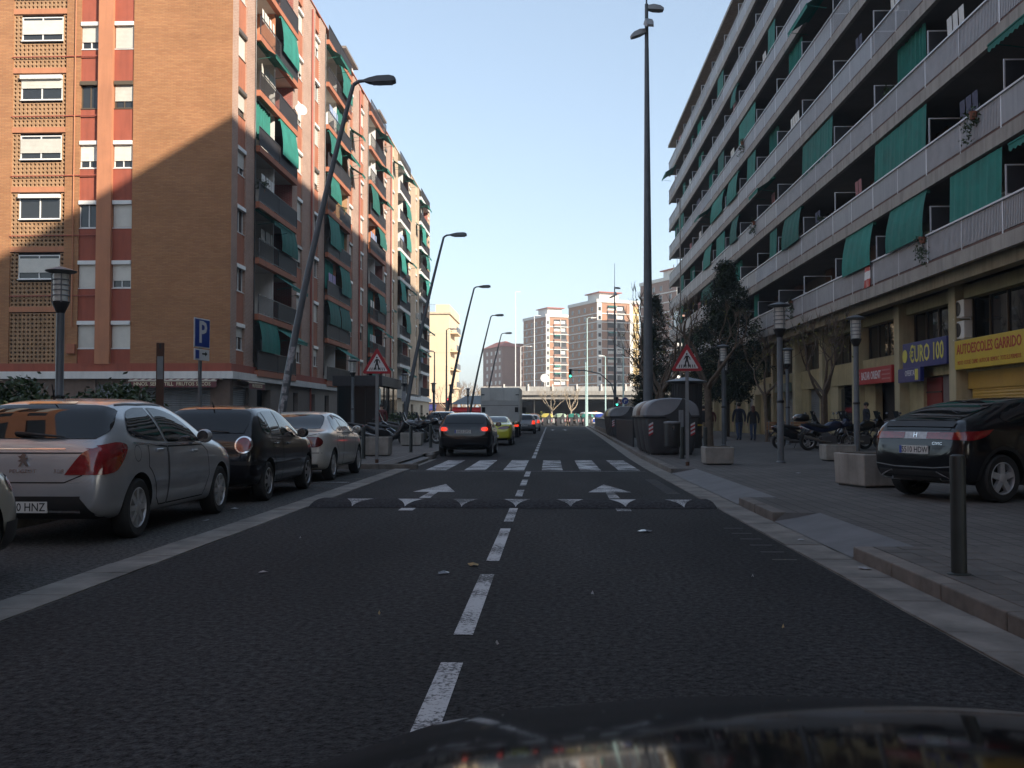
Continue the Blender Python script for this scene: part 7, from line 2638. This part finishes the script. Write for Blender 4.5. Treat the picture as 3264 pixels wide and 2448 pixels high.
for i, (x, y) in enumerate(((-15.5, 150), (-12.8, 152), (-10.2, 156))):
    pollard(('pale bare plane tree before the cream sunlit building', 'pale bare plane tree right of the cream sunlit building', 'pale bare plane tree beside the market stall')[i], (x, y, 0), 41 + i, 2.2, 0.16, 5, 0.9, 5.5, TRUNK_P, 0)

EVER = mat('evergreen_leaf', (0.022, 0.032, 0.018), 0.6, var=0.45, scale=2.0, spec=0.35)
EVER2 = mat('evergreen_leaf_light', (0.05, 0.075, 0.03), 0.5, var=0.4, scale=2.0)
def evergreen(lb, loc, h, rmax, seed, zb=2.3, nclump=240, per=46):
    t = thing('evergreen_tree', lb, 'tree', loc, 0, 'dark evergreen trees')
    r = random.Random(seed)
    T = MB()
    T.tube([(0, 0, -0.1), (0.03, 0, h * 0.35), (-0.04, 0.02, h * 0.7), (0, 0, h * 0.95)], [0.15, 0.12, 0.07, 0.02], 9)
    pts = []
    for i in range(nclump):
        z = zb + (h - zb) * (r.random() ** 1.15)
        q = (z - zb) / (h - zb)
        prof = rmax * (0.55 + 0.9 * q) if q < 0.35 else rmax * (1.0 - 0.93 * ((q - 0.35) / 0.65) ** 0.9) * 0.95
        prof *= 0.75 + 0.35 * math.sin(q * 23 + seed) * 0.5 + 0.15
        a = r.uniform(0, 2 * math.pi)
        rr_ = prof * math.sqrt(r.uniform(0.12, 1.0))
        p = Vector((rr_ * math.cos(a), rr_ * math.sin(a), z))
        pts.append(p)
        if i % 4 == 0:
            T.tube([(0, 0, z - 0.3 - rr_ * 0.2), p * 0.55 + Vector((0, 0, (z - 0.15) * 0.45)), p], [0.035, 0.02, 0.008], 4, caps=False)
    T.build('trunk', mat('bark_dark', (0.035, 0.025, 0.018), 0.9), t, smooth=60)
    leaves(pts[: int(nclump * 0.82)], per, 0.17, 0.075, seed).build('crown', EVER, t)
    leaves(pts[int(nclump * 0.82):], per // 2, 0.2, 0.075, seed + 1).build('leaf_tuft', EVER2, t)
    return t
evergreen('tall dark evergreen tree against the lower balconies', (10.3, 58.5, 0.12), 10.1, 3.1, 3, 2.2, 640, 52)
evergreen('dark evergreen tree with pointed top behind the tall mast', (8.6, 82.0, 0.12), 11.0, 2.7, 9, 2.2, 420, 46)
evergreen('dark evergreen tree beside the pale light poles', (7.2, 72.0, 0.12), 7.6, 2.1, 14, 2.0, 300, 44)

# shrubs by the gable and hedges along the left pavement
SHRUB = mat('shrub_leaf', (0.035, 0.060, 0.020), 0.5, var=0.5, scale=3)
SHRUB_Y = mat('shrub_leaf_yellow', (0.16, 0.17, 0.03), 0.5, var=0.4, scale=5)
def shrub(name, lb, loc, lx, ly, h, seed, n=160, per=40, size=0.07, group=None, yel=0.12, cat='shrub'):
    t = thing(name, lb, cat, loc, 0, group)
    r = random.Random(seed)
    pts = []
    st_ = MB()
    for i in range(n):
        x, y = r.uniform(-lx, lx), r.uniform(-ly, ly)
        e = 1 - 0.5 * ((x / lx) ** 4 + (y / ly) ** 4) / 2
        top_ = h * e * (0.82 + 0.18 * math.sin(x * 2.3 + seed) * math.cos(y * 1.7))
        z = top_ * (r.random() ** 0.6)
        pts.append((x, y, max(0.15, z)))
        if i % 9 == 0:
            st_.tube([(x * 0.8, y * 0.8, 0), (x, y, z)], [0.02, 0.008], 4)
    st_.build('stems', TRUNK, t)
    k_ = int(n * (1 - yel))
    leaves(pts[:k_], per, 0.13, size, seed).build('foliage', SHRUB, t)
    leaves([p for p in pts[k_:]], per // 2, 0.10, size, seed + 5).build('pale_leaves', SHRUB_Y, t)
    return t
shrub('leafy_shrub', 'large dark green shrub with yellow-green leaves by the gable behind the silver car', (-10.0, 19.6, 0.12), 1.7, 1.1, 2.0, 4, 300, 44, 0.075)
shrub('leafy_shrub', 'lower green shrub right of the lantern post by the gable', (-9.1, 20.6, 0.12), 0.8, 0.8, 1.7, 6, 150, 44, 0.075)
shrub('leafy_shrub', 'dark green shrub farthest from the road beside the gable', (-12.8, 21.0, 0.12), 1.5, 1.0, 2.05, 7, 220, 44, 0.075)
shrub('clipped_hedge', 'long clipped green hedge behind the left motorcycles', (-8.6, 60.0, 0.12), 1.0, 7.0, 1.35, 8, 420, 34, 0.085, 'hedges along the left pavement', cat='hedge')
shrub('clipped_hedge', 'clipped green hedge around the leaning lamps beyond the cars', (-7.0, 82.0, 0.12), 1.0, 9.0, 1.45, 9, 420, 30, 0.10, 'hedges along the left pavement', cat='hedge')
shrub('clipped_hedge', 'far clipped hedge before the market stall', (-7.2, 108.0, 0.12), 1.3, 9.0, 1.4, 10, 300, 26, 0.12, 'hedges along the left pavement', cat='hedge')
shrub('clipped_hedge', 'small sunlit bush under the flyover by the containers', (-2.2, 160.0, 0), 2.2, 1.0, 2.0, 12, 120, 30, 0.14, yel=0.4, cat='hedge')

# balcony plants
def pot_plant(lb, loc, seed, n=14, spread=0.13, hang=False):
    t = thing('balcony_plant', lb, 'plant', loc, 0, 'plants on the balconies')
    MB().lathe([(0.09, 0), (0.13, 0.2), (0.135, 0.22)], 10).build('pot', mat('terracotta', (0.24, 0.09, 0.05), 0.8), t)
    r = random.Random(seed)
    pts = [(r.uniform(-0.22, 0.12), r.uniform(-0.3, 0.3), (r.uniform(-0.7, 0.3) if hang else r.uniform(0.2, 0.65))) for _ in range(n)]
    leaves(pts, 16, 0.07, 0.055, seed).build('foliage', SHRUB, t)
plant_spots = [(37.3, 2, 1, 'leafy plant trailing over the third balcony rail'), (29.3, 1, 0, 'plant trailing over the slatted second balcony rail'), (33.4, 0, 0, 'small plant trailing over the lowest slatted rail'), (46.8, 1, 1, 'bushy plant behind the second balcony rail'),
               (60.5, 2, 0, 'plant hanging over a middle balcony sheet'), (72.0, 3, 1, 'bushy plant rising above a middle balcony rail'), (25.0, 2, 0, 'plant hanging from the third balcony near the frame edge'), (64.0, 4, 0, 'plant dangling from the fifth balcony'), (51.5, 0, 0, 'flower pot overhanging the lowest balcony'), (83.0, 1, 1, 'plant on the second balcony above the evergreen')]
for i, (y, f, up, lb) in enumerate(plant_spots):
    pot_plant(lb, (12.36 if not up else 12.7, y, FZ[f] + (0.75 if not up else 0.7)), 50 + i, 16, hang=not up)
for i, (y, n_, lb) in enumerate(((50.6, 3, 'green plants along a mid balcony of the orange block'), (56.0, 6, 'plants at the end of an upper balcony of the orange block'), (70.5, 4, 'flowering plants on a middle-bay balcony of the orange block'), (71.5, 7, 'plants on the roof-level balcony of the orange block'), (71.8, 1, 'dark plant at the corner of a low balcony of the orange block'))):
    pot_plant(lb, (-14.85, y, Z0 + n_ * FL + 0.75), 80 + i, 22)
# ---------------------------------------------------------------- far end of the street
BR_T = mat('tower_brick', (0.36, 0.19, 0.115), 0.85, var=0.12, scale=0.25)
BR_T2 = mat('tower_brick_brown', (0.27, 0.15, 0.11), 0.85, var=0.12, scale=0.25)
WH_T = mat('tower_white_band', (0.66, 0.63, 0.58), 0.8, var=0.08, scale=0.3, streak=0.12)
LAT_T = mat('tower_lattice_yellow', (0.50, 0.36, 0.16), 0.8, var=0.2, scale=6)
ROOF_R = mat('roof_tile_red', (0.36, 0.10, 0.065), 0.8, var=0.15, scale=1.0)
CRM = mat('cream_render', (0.72, 0.56, 0.38), 0.85, var=0.06, scale=0.3, streak=0.08)


def tower(name, lb, loc, rz, w, d, nf, brick, roof='flat', fh=2.8):
    """front face on y = 0 facing -y, x from 0 to w; left face on x = 0"""
    t = thing(name, lb, 'building', loc, rz, 'brick towers beyond the flyover')
    H = nf * fh + 1.5
    MB().box(0.05, 0.05, 0, w, d, H).build('wall', brick, t)
    f = lambda a: a * w
    pil = MB()
    for a, b in ((0.0, 0.11), (0.77, 0.85)):
        pil.box(f(a), -0.06, 0, f(b), 0.049, H)
    pil.build('white_strip', WH_T, t)
    lt = MB().box(f(0.855), -0.03, 0, f(0.99), 0.049, H - 0.9).build('lattice_panel', LAT_T, t)
    MB().box(-0.25, -0.3, H, w + 0.1, d + 0.1, H + 1.0).build('parapet', WH_T, t)
    MB().box(w * 0.2, d * 0.2, H + 1.0, w * 0.65, d * 0.6, H + 3.6).build('stair_house', WH_T, t)
    MB().box(w * 0.15, d * 0.14, H + 3.6, w * 0.7, d * 0.64, H + 3.9).build('stair_roof', ROOF_R, t)
    band = MB()
    band.box(-0.12, -0.12, 0, w, -0.061, 0.32)
    band.box(-0.12, -0.061, 0, -0.001, d, 0.32)
    band_me = band.mesh('floor_band', WH_T)
    bay = MB()
    bay.box(f(0.245), 0.02, 0.32, f(0.445), 0.0495, fh)
    bay.box(f(0.455), 0.02, 0.32, f(0.645), 0.0495, fh)
    bay_me = bay.mesh('balcony_opening', WGLASS)
    rl = MB()
    rl.box(f(0.24), -0.55, 0.0, f(0.65), -0.125, 0.30)
    rl.box(f(0.44), -0.5, 0.3, f(0.455), 0.02, fh)
    rl_me = rl.mesh('balcony', WH_T)
    pn = MB().box(f(0.242), -0.53, 0.30, f(0.445), -0.49, 1.2).mesh('balcony_rail', BR_T2)
    pn2 = MB().box(f(0.45), -0.53, 0.30, f(0.648), -0.49, 1.2).mesh('balcony_rail', SHEET)
    sm = MB().box(f(0.03), -0.085, 1.0, f(0.09), -0.062, 2.2).mesh('window', WGLASS)
    wl = MB().box(-0.03, -0.6, 1.0, 0.049, 0.6, 2.4).mesh('window', WGLASS)
    wb_ = MB().box(-0.035, -0.75, 0.9, 0.0, -0.62, 2.5).mesh('window_jamb', WH_T)
    cl = MB().box(f(0.25), -0.1, 0.5, f(0.43), -0.05, 2.2).mesh('balcony_screen', BLIND)
    cl2 = MB().box(f(0.46), -0.1, 0.5, f(0.60), -0.05, 2.4).mesh('balcony_screen', WH_T)
    tol = MB().quad((f(0.25), -0.3, 2.75), (f(0.44), -0.3, 2.75), (f(0.44), -1.0, 2.2), (f(0.25), -1.0, 2.2)).mesh('awning', TOLDO)
    r = random.Random(nf * 7 + int(w * 10))
    for n in range(nf):
        z = n * fh + 0.6
        link('floor_band', band_me, t, (0, 0, z))
        link('balcony_opening', bay_me, t, (0, 0, z))
        b = link('balcony', rl_me, t, (0, 0, z))
        link('balcony_rail', pn, b)
        link('balcony_rail', pn2, b)
        if r.random() < 0.55:
            link('balcony_screen', cl, b)
        if r.random() < 0.5:
            link('balcony_screen', cl2, b)
        if r.random() < 0.35:
            link('awning', tol, b)
        link('window', sm, t, (0, 0, z))
        for k_ in (0.17, 0.42, 0.62, 0.85):
            o = link('window', wl, t, (0, d * k_, z))
            link('window_jamb', wb_, o)
    return t


TA = rad(26)
tower('brick_tower', 'brick tower with white bands in the middle of the far row', (14.9, 318, 0), TA, 15.6, 20, 13, BR_T)
tower('brick_tower', 'lower brick tower with red-roofed stair house left in the far row', (-1.6, 364, 0), TA, 13.0, 20, 13, BR_T)
tower('brick_tower', 'brick tower partly hidden by the end of the balcony block', (36.0, 284, 0), TA, 16, 20, 14, BR_T2)
t = thing('brown_brick_block', 'brown brick apartment block with red tiled hip roof', 'building', (-19.0, 392, 0), TA)
MB().box(0, 0, 0, 7.6, 20, 29.0).build('wall', BR_T2, t)
MB().box(7.61, 2.5, 0, 14.0, 22, 30.5).build('wing_wall', BR_T2, t)
rf = MB()
rf.add([(-0.6, -0.6, 29.0), (8.2, -0.6, 29.0), (8.2, 20.6, 29.0), (-0.6, 20.6, 29.0), (3.8, 5, 31.6), (3.8, 15, 31.6)], [(0, 1, 4), (1, 2, 5, 4), (2, 3, 5), (3, 0, 4, 5)])
rf.build('roof', ROOF_R, t)
MB().add([(7.6, 1.9, 30.5), (14.6, 1.9, 30.5), (14.6, 22, 32.0), (7.6, 22, 32.0)], [(0, 1, 2, 3)]).build('roof', ROOF_R, t)
wn = MB().box(-0.03, -0.8, 0, 0.0, 0.8, 1.5).mesh('window', WH_T)
wn2 = MB().box(-0.45, -0.05, 0, 0.45, 0.0, 1.4).mesh('window', WH_T)
for n in range(9):
    for y in (2.5, 6.5, 11, 15.5):
        link('window', wn, t, (0, y, 2.0 + n * 3.0))
    for x in (9.5, 11.3):
        link('window', wn2, t, (x, 2.5, 2.0 + n * 3.0))

# cream sunlit building past the left blocks
t = thing('cream_building', 'plain cream sunlit building with moulded parapet past the left blocks', 'building', (-16.9, 165, 0))
MB().box(-24, 0, 3.6, 0, 18, 18.4).build('wall', CRM, t)
MB().box(-24, 0.3, 0, -0.2, 18, 3.6).build('shop_front', mat('brown_shopfront', (0.14, 0.075, 0.05), 0.6), t)
MB().box(-24.2, -0.25, 18.4, 0.25, 18.2, 18.75).build('cornice', REN_C, t)
MB().box(-2.2, -0.1, 18.75, 0.1, 18.0, 20.0).build('parapet', CRM, t)
rl_ = MB()
for i in range(24):
    rl_.box(-7.0 + i * 0.2, -0.03, 18.75, -6.97 + i * 0.2, 0.0, 20.0)
rl_.box(-7.0, -0.04, 20.0, -2.2, 0.02, 20.05)
rl_.build('roof_railing', STEEL, t)
for n in range(4):
    z = 6.0 + n * 3.1
    MB().box(-0.001, 2.0, z, 1.2, 9.0, z + 0.22).build('balcony', CRM, t)
    MB().box(1.1, 2.0, z + 0.22, 1.15, 9.0, z + 1.2).build('balcony_rail', STEEL, t)
    MB().box(-24, -0.03, z - 0.2, 0.02, -0.001, z - 0.15).build('string_course', REN_C, t)
for (x, m, w) in ((-8.5, REDP, 3.0), (-4.6, SIGN_BLUE, 2.6)):
    MB().add([(x, 0, 3.3), (x + w, 0, 3.3), (x + w, -1.2, 2.6), (x, -1.2, 2.6), (x, -1.2, 2.3), (x + w, -1.2, 2.3)], [(0, 1, 2, 3), (3, 2, 5, 4)]).build('shop_awning', m, t)

# market stall with striped canopy
t = thing('market_stall', 'grey-roofed market stall with red awning left of the box truck', 'stall', (-9.0, 128, 0))
MB().box(-3.5, 0, 0, 3.5, 3, 2.3).build('booth', mat('stall_grey', (0.20, 0.22, 0.23), 0.6), t)
MB().add([(-3.9, -0.4, 2.9), (3.9, -0.4, 2.9), (3.9, 3.4, 2.9), (-3.9, 3.4, 2.9), (-2.0, 1.5, 4.0), (2.0, 1.5, 4.0)], [(0, 1, 5, 4), (1, 2, 5), (2, 3, 4, 5), (3, 0, 4)]).build('roof', mat('stall_roof', (0.17, 0.19, 0.20), 0.6), t)
MB().add([(-3.6, 0, 2.5), (3.6, 0, 2.5), (3.6, -1.2, 2.0), (-3.6, -1.2, 2.0), (-3.6, -1.2, 1.75), (3.6, -1.2, 1.75)], [(0, 1, 2, 3), (3, 2, 5, 4)]).build('awning', REDP, t)

# flyover
CONC_B = mat('flyover_concrete', (0.30, 0.28, 0.255), 0.85, var=0.15, scale=0.8, streak=0.3)
t = thing('flyover', 'concrete flyover crossing the far end of the street', 'bridge', (0, 172, 0))
MB().box(-12, 0, 4.3, 130, 24, 5.5).build('deck', CONC_B, t)
MB().box(-12.2, -0.6, 5.0, 130, -0.002, 5.7).build('edge_beam', CONC_B, t)
MB().box(-12, 0.2, 5.5, 130, 0.35, 6.5).build('parapet', mat('flyover_parapet', (0.36, 0.35, 0.33), 0.8, var=0.12, streak=0.2), t)
pp = MB().box(-0.12, -0.1, 5.5, 0.12, 0.19, 6.9).mesh('parapet_post', WH_T)
for i in range(16):
    link('parapet_post', pp, t, (-8 + i * 4.2, 0, 0))
for x in (-6, 14, 34, 54):
    for y in (4, 18):
        MB().lathe([(0.7, 0), (0.7, 4.3)], 16, (x, y, 0)).build('pier', CONC_B, t, smooth=40)
MB().box(-12, 24.5, 0, 130, 25.2, 5.4).build('deck_shade_wall', mat('deck_shade_dark', (0.06, 0.058, 0.06), 0.9), t)  # added dark wall, its colour standing in for deep shade under the deck
sg_ = thing('road_sign_disc', 'round white sign seen from behind on the flyover', 'sign', (-1.0, 176, 5.5))
MB().tube([(0, 0, 0), (0, 0, 3.4)], 0.08, 6).build('post', WHITE, sg_)
MB().lathe([(0.75, 0), (0.75, 0.04)], 20, (0, 0, 2.6), 'y').build('disc', WHITE, sg_)

# slim poles, traffic lights, blue sign
def slim_pole(lb, x, y, h, arm=1.2, m=CYANP):
    t = thing('slim_lamp_post', lb, 'street lamp', (x, y, 0.0), 0, 'pale lamp posts at the far junction')
    MB().lathe([(0.11, 0), (0.09, h * 0.5), (0.06, h)], 10).build('pole', m, t, smooth=40)
    if arm:
        MB().tube([(0, 0, h - 0.05), (arm * 0.5, 0, h + 0.15), (arm, 0, h + 0.1)], 0.04, 6).build('arm', m, t)
        MB().loft([[(arm - 0.1, -0.12, h), (arm - 0.1, 0.12, h), (arm - 0.1, 0.12, h + 0.15), (arm - 0.1, -0.12, h + 0.15)], [(arm + 0.7, -0.1, h + 0.03), (arm + 0.7, 0.1, h + 0.03), (arm + 0.7, 0.1, h + 0.13), (arm + 0.7, -0.1, h + 0.13)]]).build('lamp_head', WHITE, t)
slim_pole('pale tall lamp post right of the coloured containers', 5.05, 137, 14.8, 0.6)
slim_pole('pale shorter post close beside the tall pale lamp post', 4.75, 134, 8.6, 0.0)
slim_pole('pale lamp post in front of the middle brick tower', 7.6, 138, 9.6, -0.8)
slim_pole('pale green post near the blue turn sign', 8.6, 118, 9.4, -0.9)
slim_pole('white lamp post on the flyover left of the brick towers', -2.9, 180, 19.5, 0.5, WHITE)
slim_pole('white short lamp post on the flyover behind the box truck', -5.4, 181, 14.0, 1.4, WHITE)
slim_pole('white lamp post rising in front of the brown brick block', -7.2, 205, 27.0, 0.4, WHITE)
slim_pole('grey lamp post before the cream building', -10.9, 104, 10.4, 0.5, STEEL)
slim_pole('grey lamp post with bent head at the cream building edge', -13.1, 112, 8.6, -0.8, STEEL)

LITG = mat('signal_green', (0.02, 0.3, 0.2), 0.4, emit=(0.05, 1.0, 0.65), estr=2.0)
LITR = mat('signal_red', (0.3, 0.02, 0.02), 0.4, emit=(1.0, 0.06, 0.06), estr=2.0)
def signal_head(t, p, lit):
    o = MB().box(p[0] - 0.16, p[1] - 0.12, p[2] - 0.48, p[0] + 0.16, p[1] + 0.12, p[2] + 0.48).build('signal_box', BLACK, t, bevel=0.02)
    for i, c in enumerate(('green', 'amber', 'red')):
        m = {'green': LITG if lit == 'green' else DARK, 'amber': DARK, 'red': LITR if lit == 'red' else DARK}[c]
        MB().lathe([(0.11, -0.14), (0.11, -0.121)], 14, (p[0], p[1], p[2] - 0.30 + i * 0.30), 'y').build('signal_lens', m, o)
t = thing('traffic_light', 'traffic light hanging from a curved arm over the right lane', 'traffic light', (6.85, 105.5, 0.12))
MB().tube([(0, 0, 3.0), (-0.4, 0, 4.6), (-1.6, 0, 5.7), (-3.2, 0, 6.05), (-4.7, 0, 6.1)], 0.06, 8).build('arm', POLE, t, smooth=50)
signal_head(t, (-4.75, 0, 5.75), 'green')
signal_head(t, (0.15, -0.3, 2.75), 'green')
t = thing('traffic_light', 'traffic light showing red at the far left corner', 'traffic light', (-11.3, 110, 0.12))
MB().lathe([(0.06, 0), (0.06, 2.4)], 10).build('post', POLE, t)
signal_head(t, (0, 0, 2.75), 'red')
t = thing('turn_sign', 'round blue turn right sign near the traffic light', 'sign', (7.55, 101, 0.12))
MB().lathe([(0.03, 0), (0.03, 2.9)], 8).build('post', STEEL, t)
o = MB().lathe([(0.36, -0.05), (0.36, -0.03)], 24, (0, 0, 2.75), 'y').build('plate', S_WHITE, t)
MB().lathe([(0.33, -0.056), (0.33, -0.052)], 24, (0, 0, 2.75), 'y').build('face', S_BLUE, o)
MB().prism([(-0.12, 2.55), (-0.04, 2.55), (-0.04, 2.78), (0.05, 2.78), (0.05, 2.70), (0.19, 2.82), (0.05, 2.94), (0.05, 2.86), (-0.12, 2.86)], 'y', -0.062, -0.058).build('arrow', S_WHITE, o)
t = thing('warning_sign', 'small triangular warning sign beside the blue turn sign', 'sign', (7.0, 102, 0.12))
MB().lathe([(0.03, 0), (0.03, 2.4)], 8).build('post', STEEL, t)
o = MB().prism([(-0.34, 2.45), (0.34, 2.45), (0, 3.04)], 'y', -0.05, -0.03).build('plate', S_RED, t)
MB().prism([(-0.22, 2.52), (0.22, 2.52), (0, 2.90)], 'y', -0.056, -0.052).build('face', S_WHITE, o)

# twiggy bare trees in front of the far blocks
TWIG = mat('winter_twigs', (0.20, 0.115, 0.06), 0.9, var=0.3, scale=1.0)
def twiggy(lb, loc, h, seed):
    t = thing('winter_tree', lb, 'tree', loc, 0, 'brown winter trees')
    r = random.Random(seed)
    T, Q = MB(), MB()
    def grow(p, d, L_, rad0, lv):
        q = p + d * L_
        (T if lv < 2 else Q).tube([p, p + d * L_ * 0.5 + Vector((r.uniform(-1, 1), r.uniform(-1, 1), 0)) * L_ * 0.08, q], [rad0, rad0 * 0.8, rad0 * 0.55], 6 if lv < 2 else 3, caps=False)
        if lv < 5:
            for _ in range(3 if lv < 4 else 4):
                dd = (d + Vector((r.uniform(-0.8, 0.8), r.uniform(-0.8, 0.8), r.uniform(-0.2, 0.5)))).normalized()
                grow(p + d * L_ * r.uniform(0.55, 1.0), dd, L_ * r.uniform(0.6, 0.8), rad0 * 0.55, lv + 1)
    grow(Vector((0, 0, 0)), Vector((0, 0, 1)), h * 0.28, h * 0.02, 0)
    T.build('trunk', TWIG, t)
    Q.build('crown', TWIG, t)
for i, (x, y, h) in enumerate(((-21.0, 235, 15), (-17.5, 228, 13), (-13.8, 240, 13.5), (-24.5, 245, 15))):
    twiggy(('brown winter tree right of the cream building', 'brown winter tree left of the box truck roofline', 'brown winter tree before the brown brick block', 'tall brown winter tree behind the cream building edge')[i], (x, y, 0), h, 60 + i)

# white and blue van below the flyover
sp = dict(L=4.6, rear_axle=0.85, wb=2.9, r=0.33, wid=[(0, 0.86), (0.1, 0.92), (3.9, 0.92), (4.4, 0.82), (4.6, 0.6)], bot=[(0, 0.35), (0.3, 0.25), (4.3, 0.22), (4.6, 0.35)],
          top=[(0, 0.9), (0.04, 1.7), (0.15, 1.92), (0.5, 1.96), (2.8, 1.95), (3.3, 1.75), (3.8, 1.15), (4.2, 1.0), (4.5, 0.8), (4.6, 0.6)], belt=[(0, 0.8), (0.05, 1.15), (3.6, 1.08), (4.3, 0.9), (4.6, 0.5)], roofw=[(0, 0.9), (3, 0.88), (4.6, 0.85)])
k = car('blue_white_van', 'white van with blue flanks and roof bar below the flyover', 'van', sp, WHITEP, (5.3, 146, 0.002), rad(-70), 'cap', detail=1)
for v in ('R', 'L'):
    k.put(v, [(0.1, 0.45), (4.2, 0.45), (4.1, 0.95), (0.1, 0.95)], 0.012, 'blue_flank', BLUEP, cell=0.2)
    k.put(v, [(0.4, 1.2), (3.4, 1.2), (3.1, 1.7), (0.4, 1.7)], 0.012, 'side_window', CARGL, cell=0.2)
k.put('B', [(-0.6, 1.2), (0.6, 1.2), (0.55, 1.7), (-0.55, 1.7)], 0.012, 'rear_window', CARGL, cell=0.2)
MB().box(-0.6, 2.0, 1.97, 0.6, 2.25, 2.08).build('light_bar', AMBER, k.t, k.off)

# ---------------------------------------------------------------- bonnet of the viewer's own car
OWN = mat('paint_own_black', (0.007, 0.007, 0.008), 0.07, var=0.3, scale=6, spec=0.13)
t = thing('own_car_front', 'glossy black bonnet of the car the view is taken from', 'car', (0.40, 0.0, 0.0))
bn = MB()
rows = []
NX = 24
def hood_z(y):
    return 0.920 - 0.176 * (y - 1.2) - 0.0825 * (y - 1.2) ** 2 - (max(0.0, y - 1.9) * 2.2) ** 2
for (y, hw) in ((0.62, 0.82), (0.8, 0.83), (1.0, 0.835), (1.15, 0.835), (1.3, 0.83), (1.45, 0.825), (1.6, 0.815), (1.72, 0.80), (1.83, 0.785), (1.92, 0.765), (2.0, 0.74), (2.07, 0.71), (2.12, 0.68)):
    zc = hood_z(y)
    row = []
    for i in range(NX + 1):
        u = -1 + 2 * i / NX
        row.append((hw * 1.07 * u, y - 0.20 * abs(u) ** 2.6, zc - 0.080 * abs(u) ** 2.0 - 0.03 * abs(u) ** 9 + 0.012 * math.exp(-((abs(u) - 0.62) / 0.10) ** 2)))
    rows.append(row)
vs_ = [p for r_ in rows for p in r_]
fs_ = [(j * (NX + 1) + i, j * (NX + 1) + i + 1, (j + 1) * (NX + 1) + i + 1, (j + 1) * (NX + 1) + i) for j in range(len(rows) - 1) for i in range(NX)]
bn.add(vs_, fs_)
bn.build('bonnet', OWN, t, smooth=60)
fb = MB()
fb.loft([[(x * s_, y, z) for x, z in ((-0.84, 0.3), (-0.86, 0.5), (-0.80, 0.60), (0.80, 0.60), (0.86, 0.5), (0.84, 0.3))] for y, s_ in ((0.5, 1.0), (1.3, 1.0), (1.7, 0.92))])
fb.build('front_wing', OWN, t, smooth=40)
MB().loft([[(x * s_, y, z) for x, z in ((-0.80, 0.22), (-0.82, 0.5), (0.82, 0.5), (0.80, 0.22))] for y, s_ in ((1.75, 1.0), (2.05, 0.92), (2.15, 0.78))]).build('front_bumper', OWN, t, smooth=40)
MB().tube([(-0.65, 0.60, 0.98), (0.0, 0.66, 1.01), (0.55, 0.60, 0.985)], 0.012, 6).build('wiper', TRIM, t)
MB().box(-0.8, 0.45, 0.84, 0.8, 0.61, 0.88).build('cowl', TRIM, t)
tyre, rim = wheel_meshes(0.315, 0.20, '8')
for x in (-0.77, 0.77):
    o = link('wheel', tyre, t, (x, 1.35, 0.315), 0 if x > 0 else math.pi)
    link('rim', rim, o)

# ---------------------------------------------------------------- thin winter haze over the whole place
HZ = bpy.data.materials.new('winter_haze')
HZ.use_nodes = True
HZ.node_tree.nodes.remove(HZ.node_tree.nodes['Principled BSDF'])
pv = HZ.node_tree.nodes.new('ShaderNodeVolumePrincipled')
pv.inputs['Color'].default_value = (0.90, 0.95, 1.0, 1)
pv.inputs['Density'].default_value = 0.0006
pv.inputs['Anisotropy'].default_value = 0.2
HZ.node_tree.links.new(pv.outputs[0], HZ.node_tree.nodes['Material Output'].inputs['Volume'])
hz = MB().box(-2600, -700, -1.1, 2600, 3100, 62).build('haze', HZ)
stuff(hz)
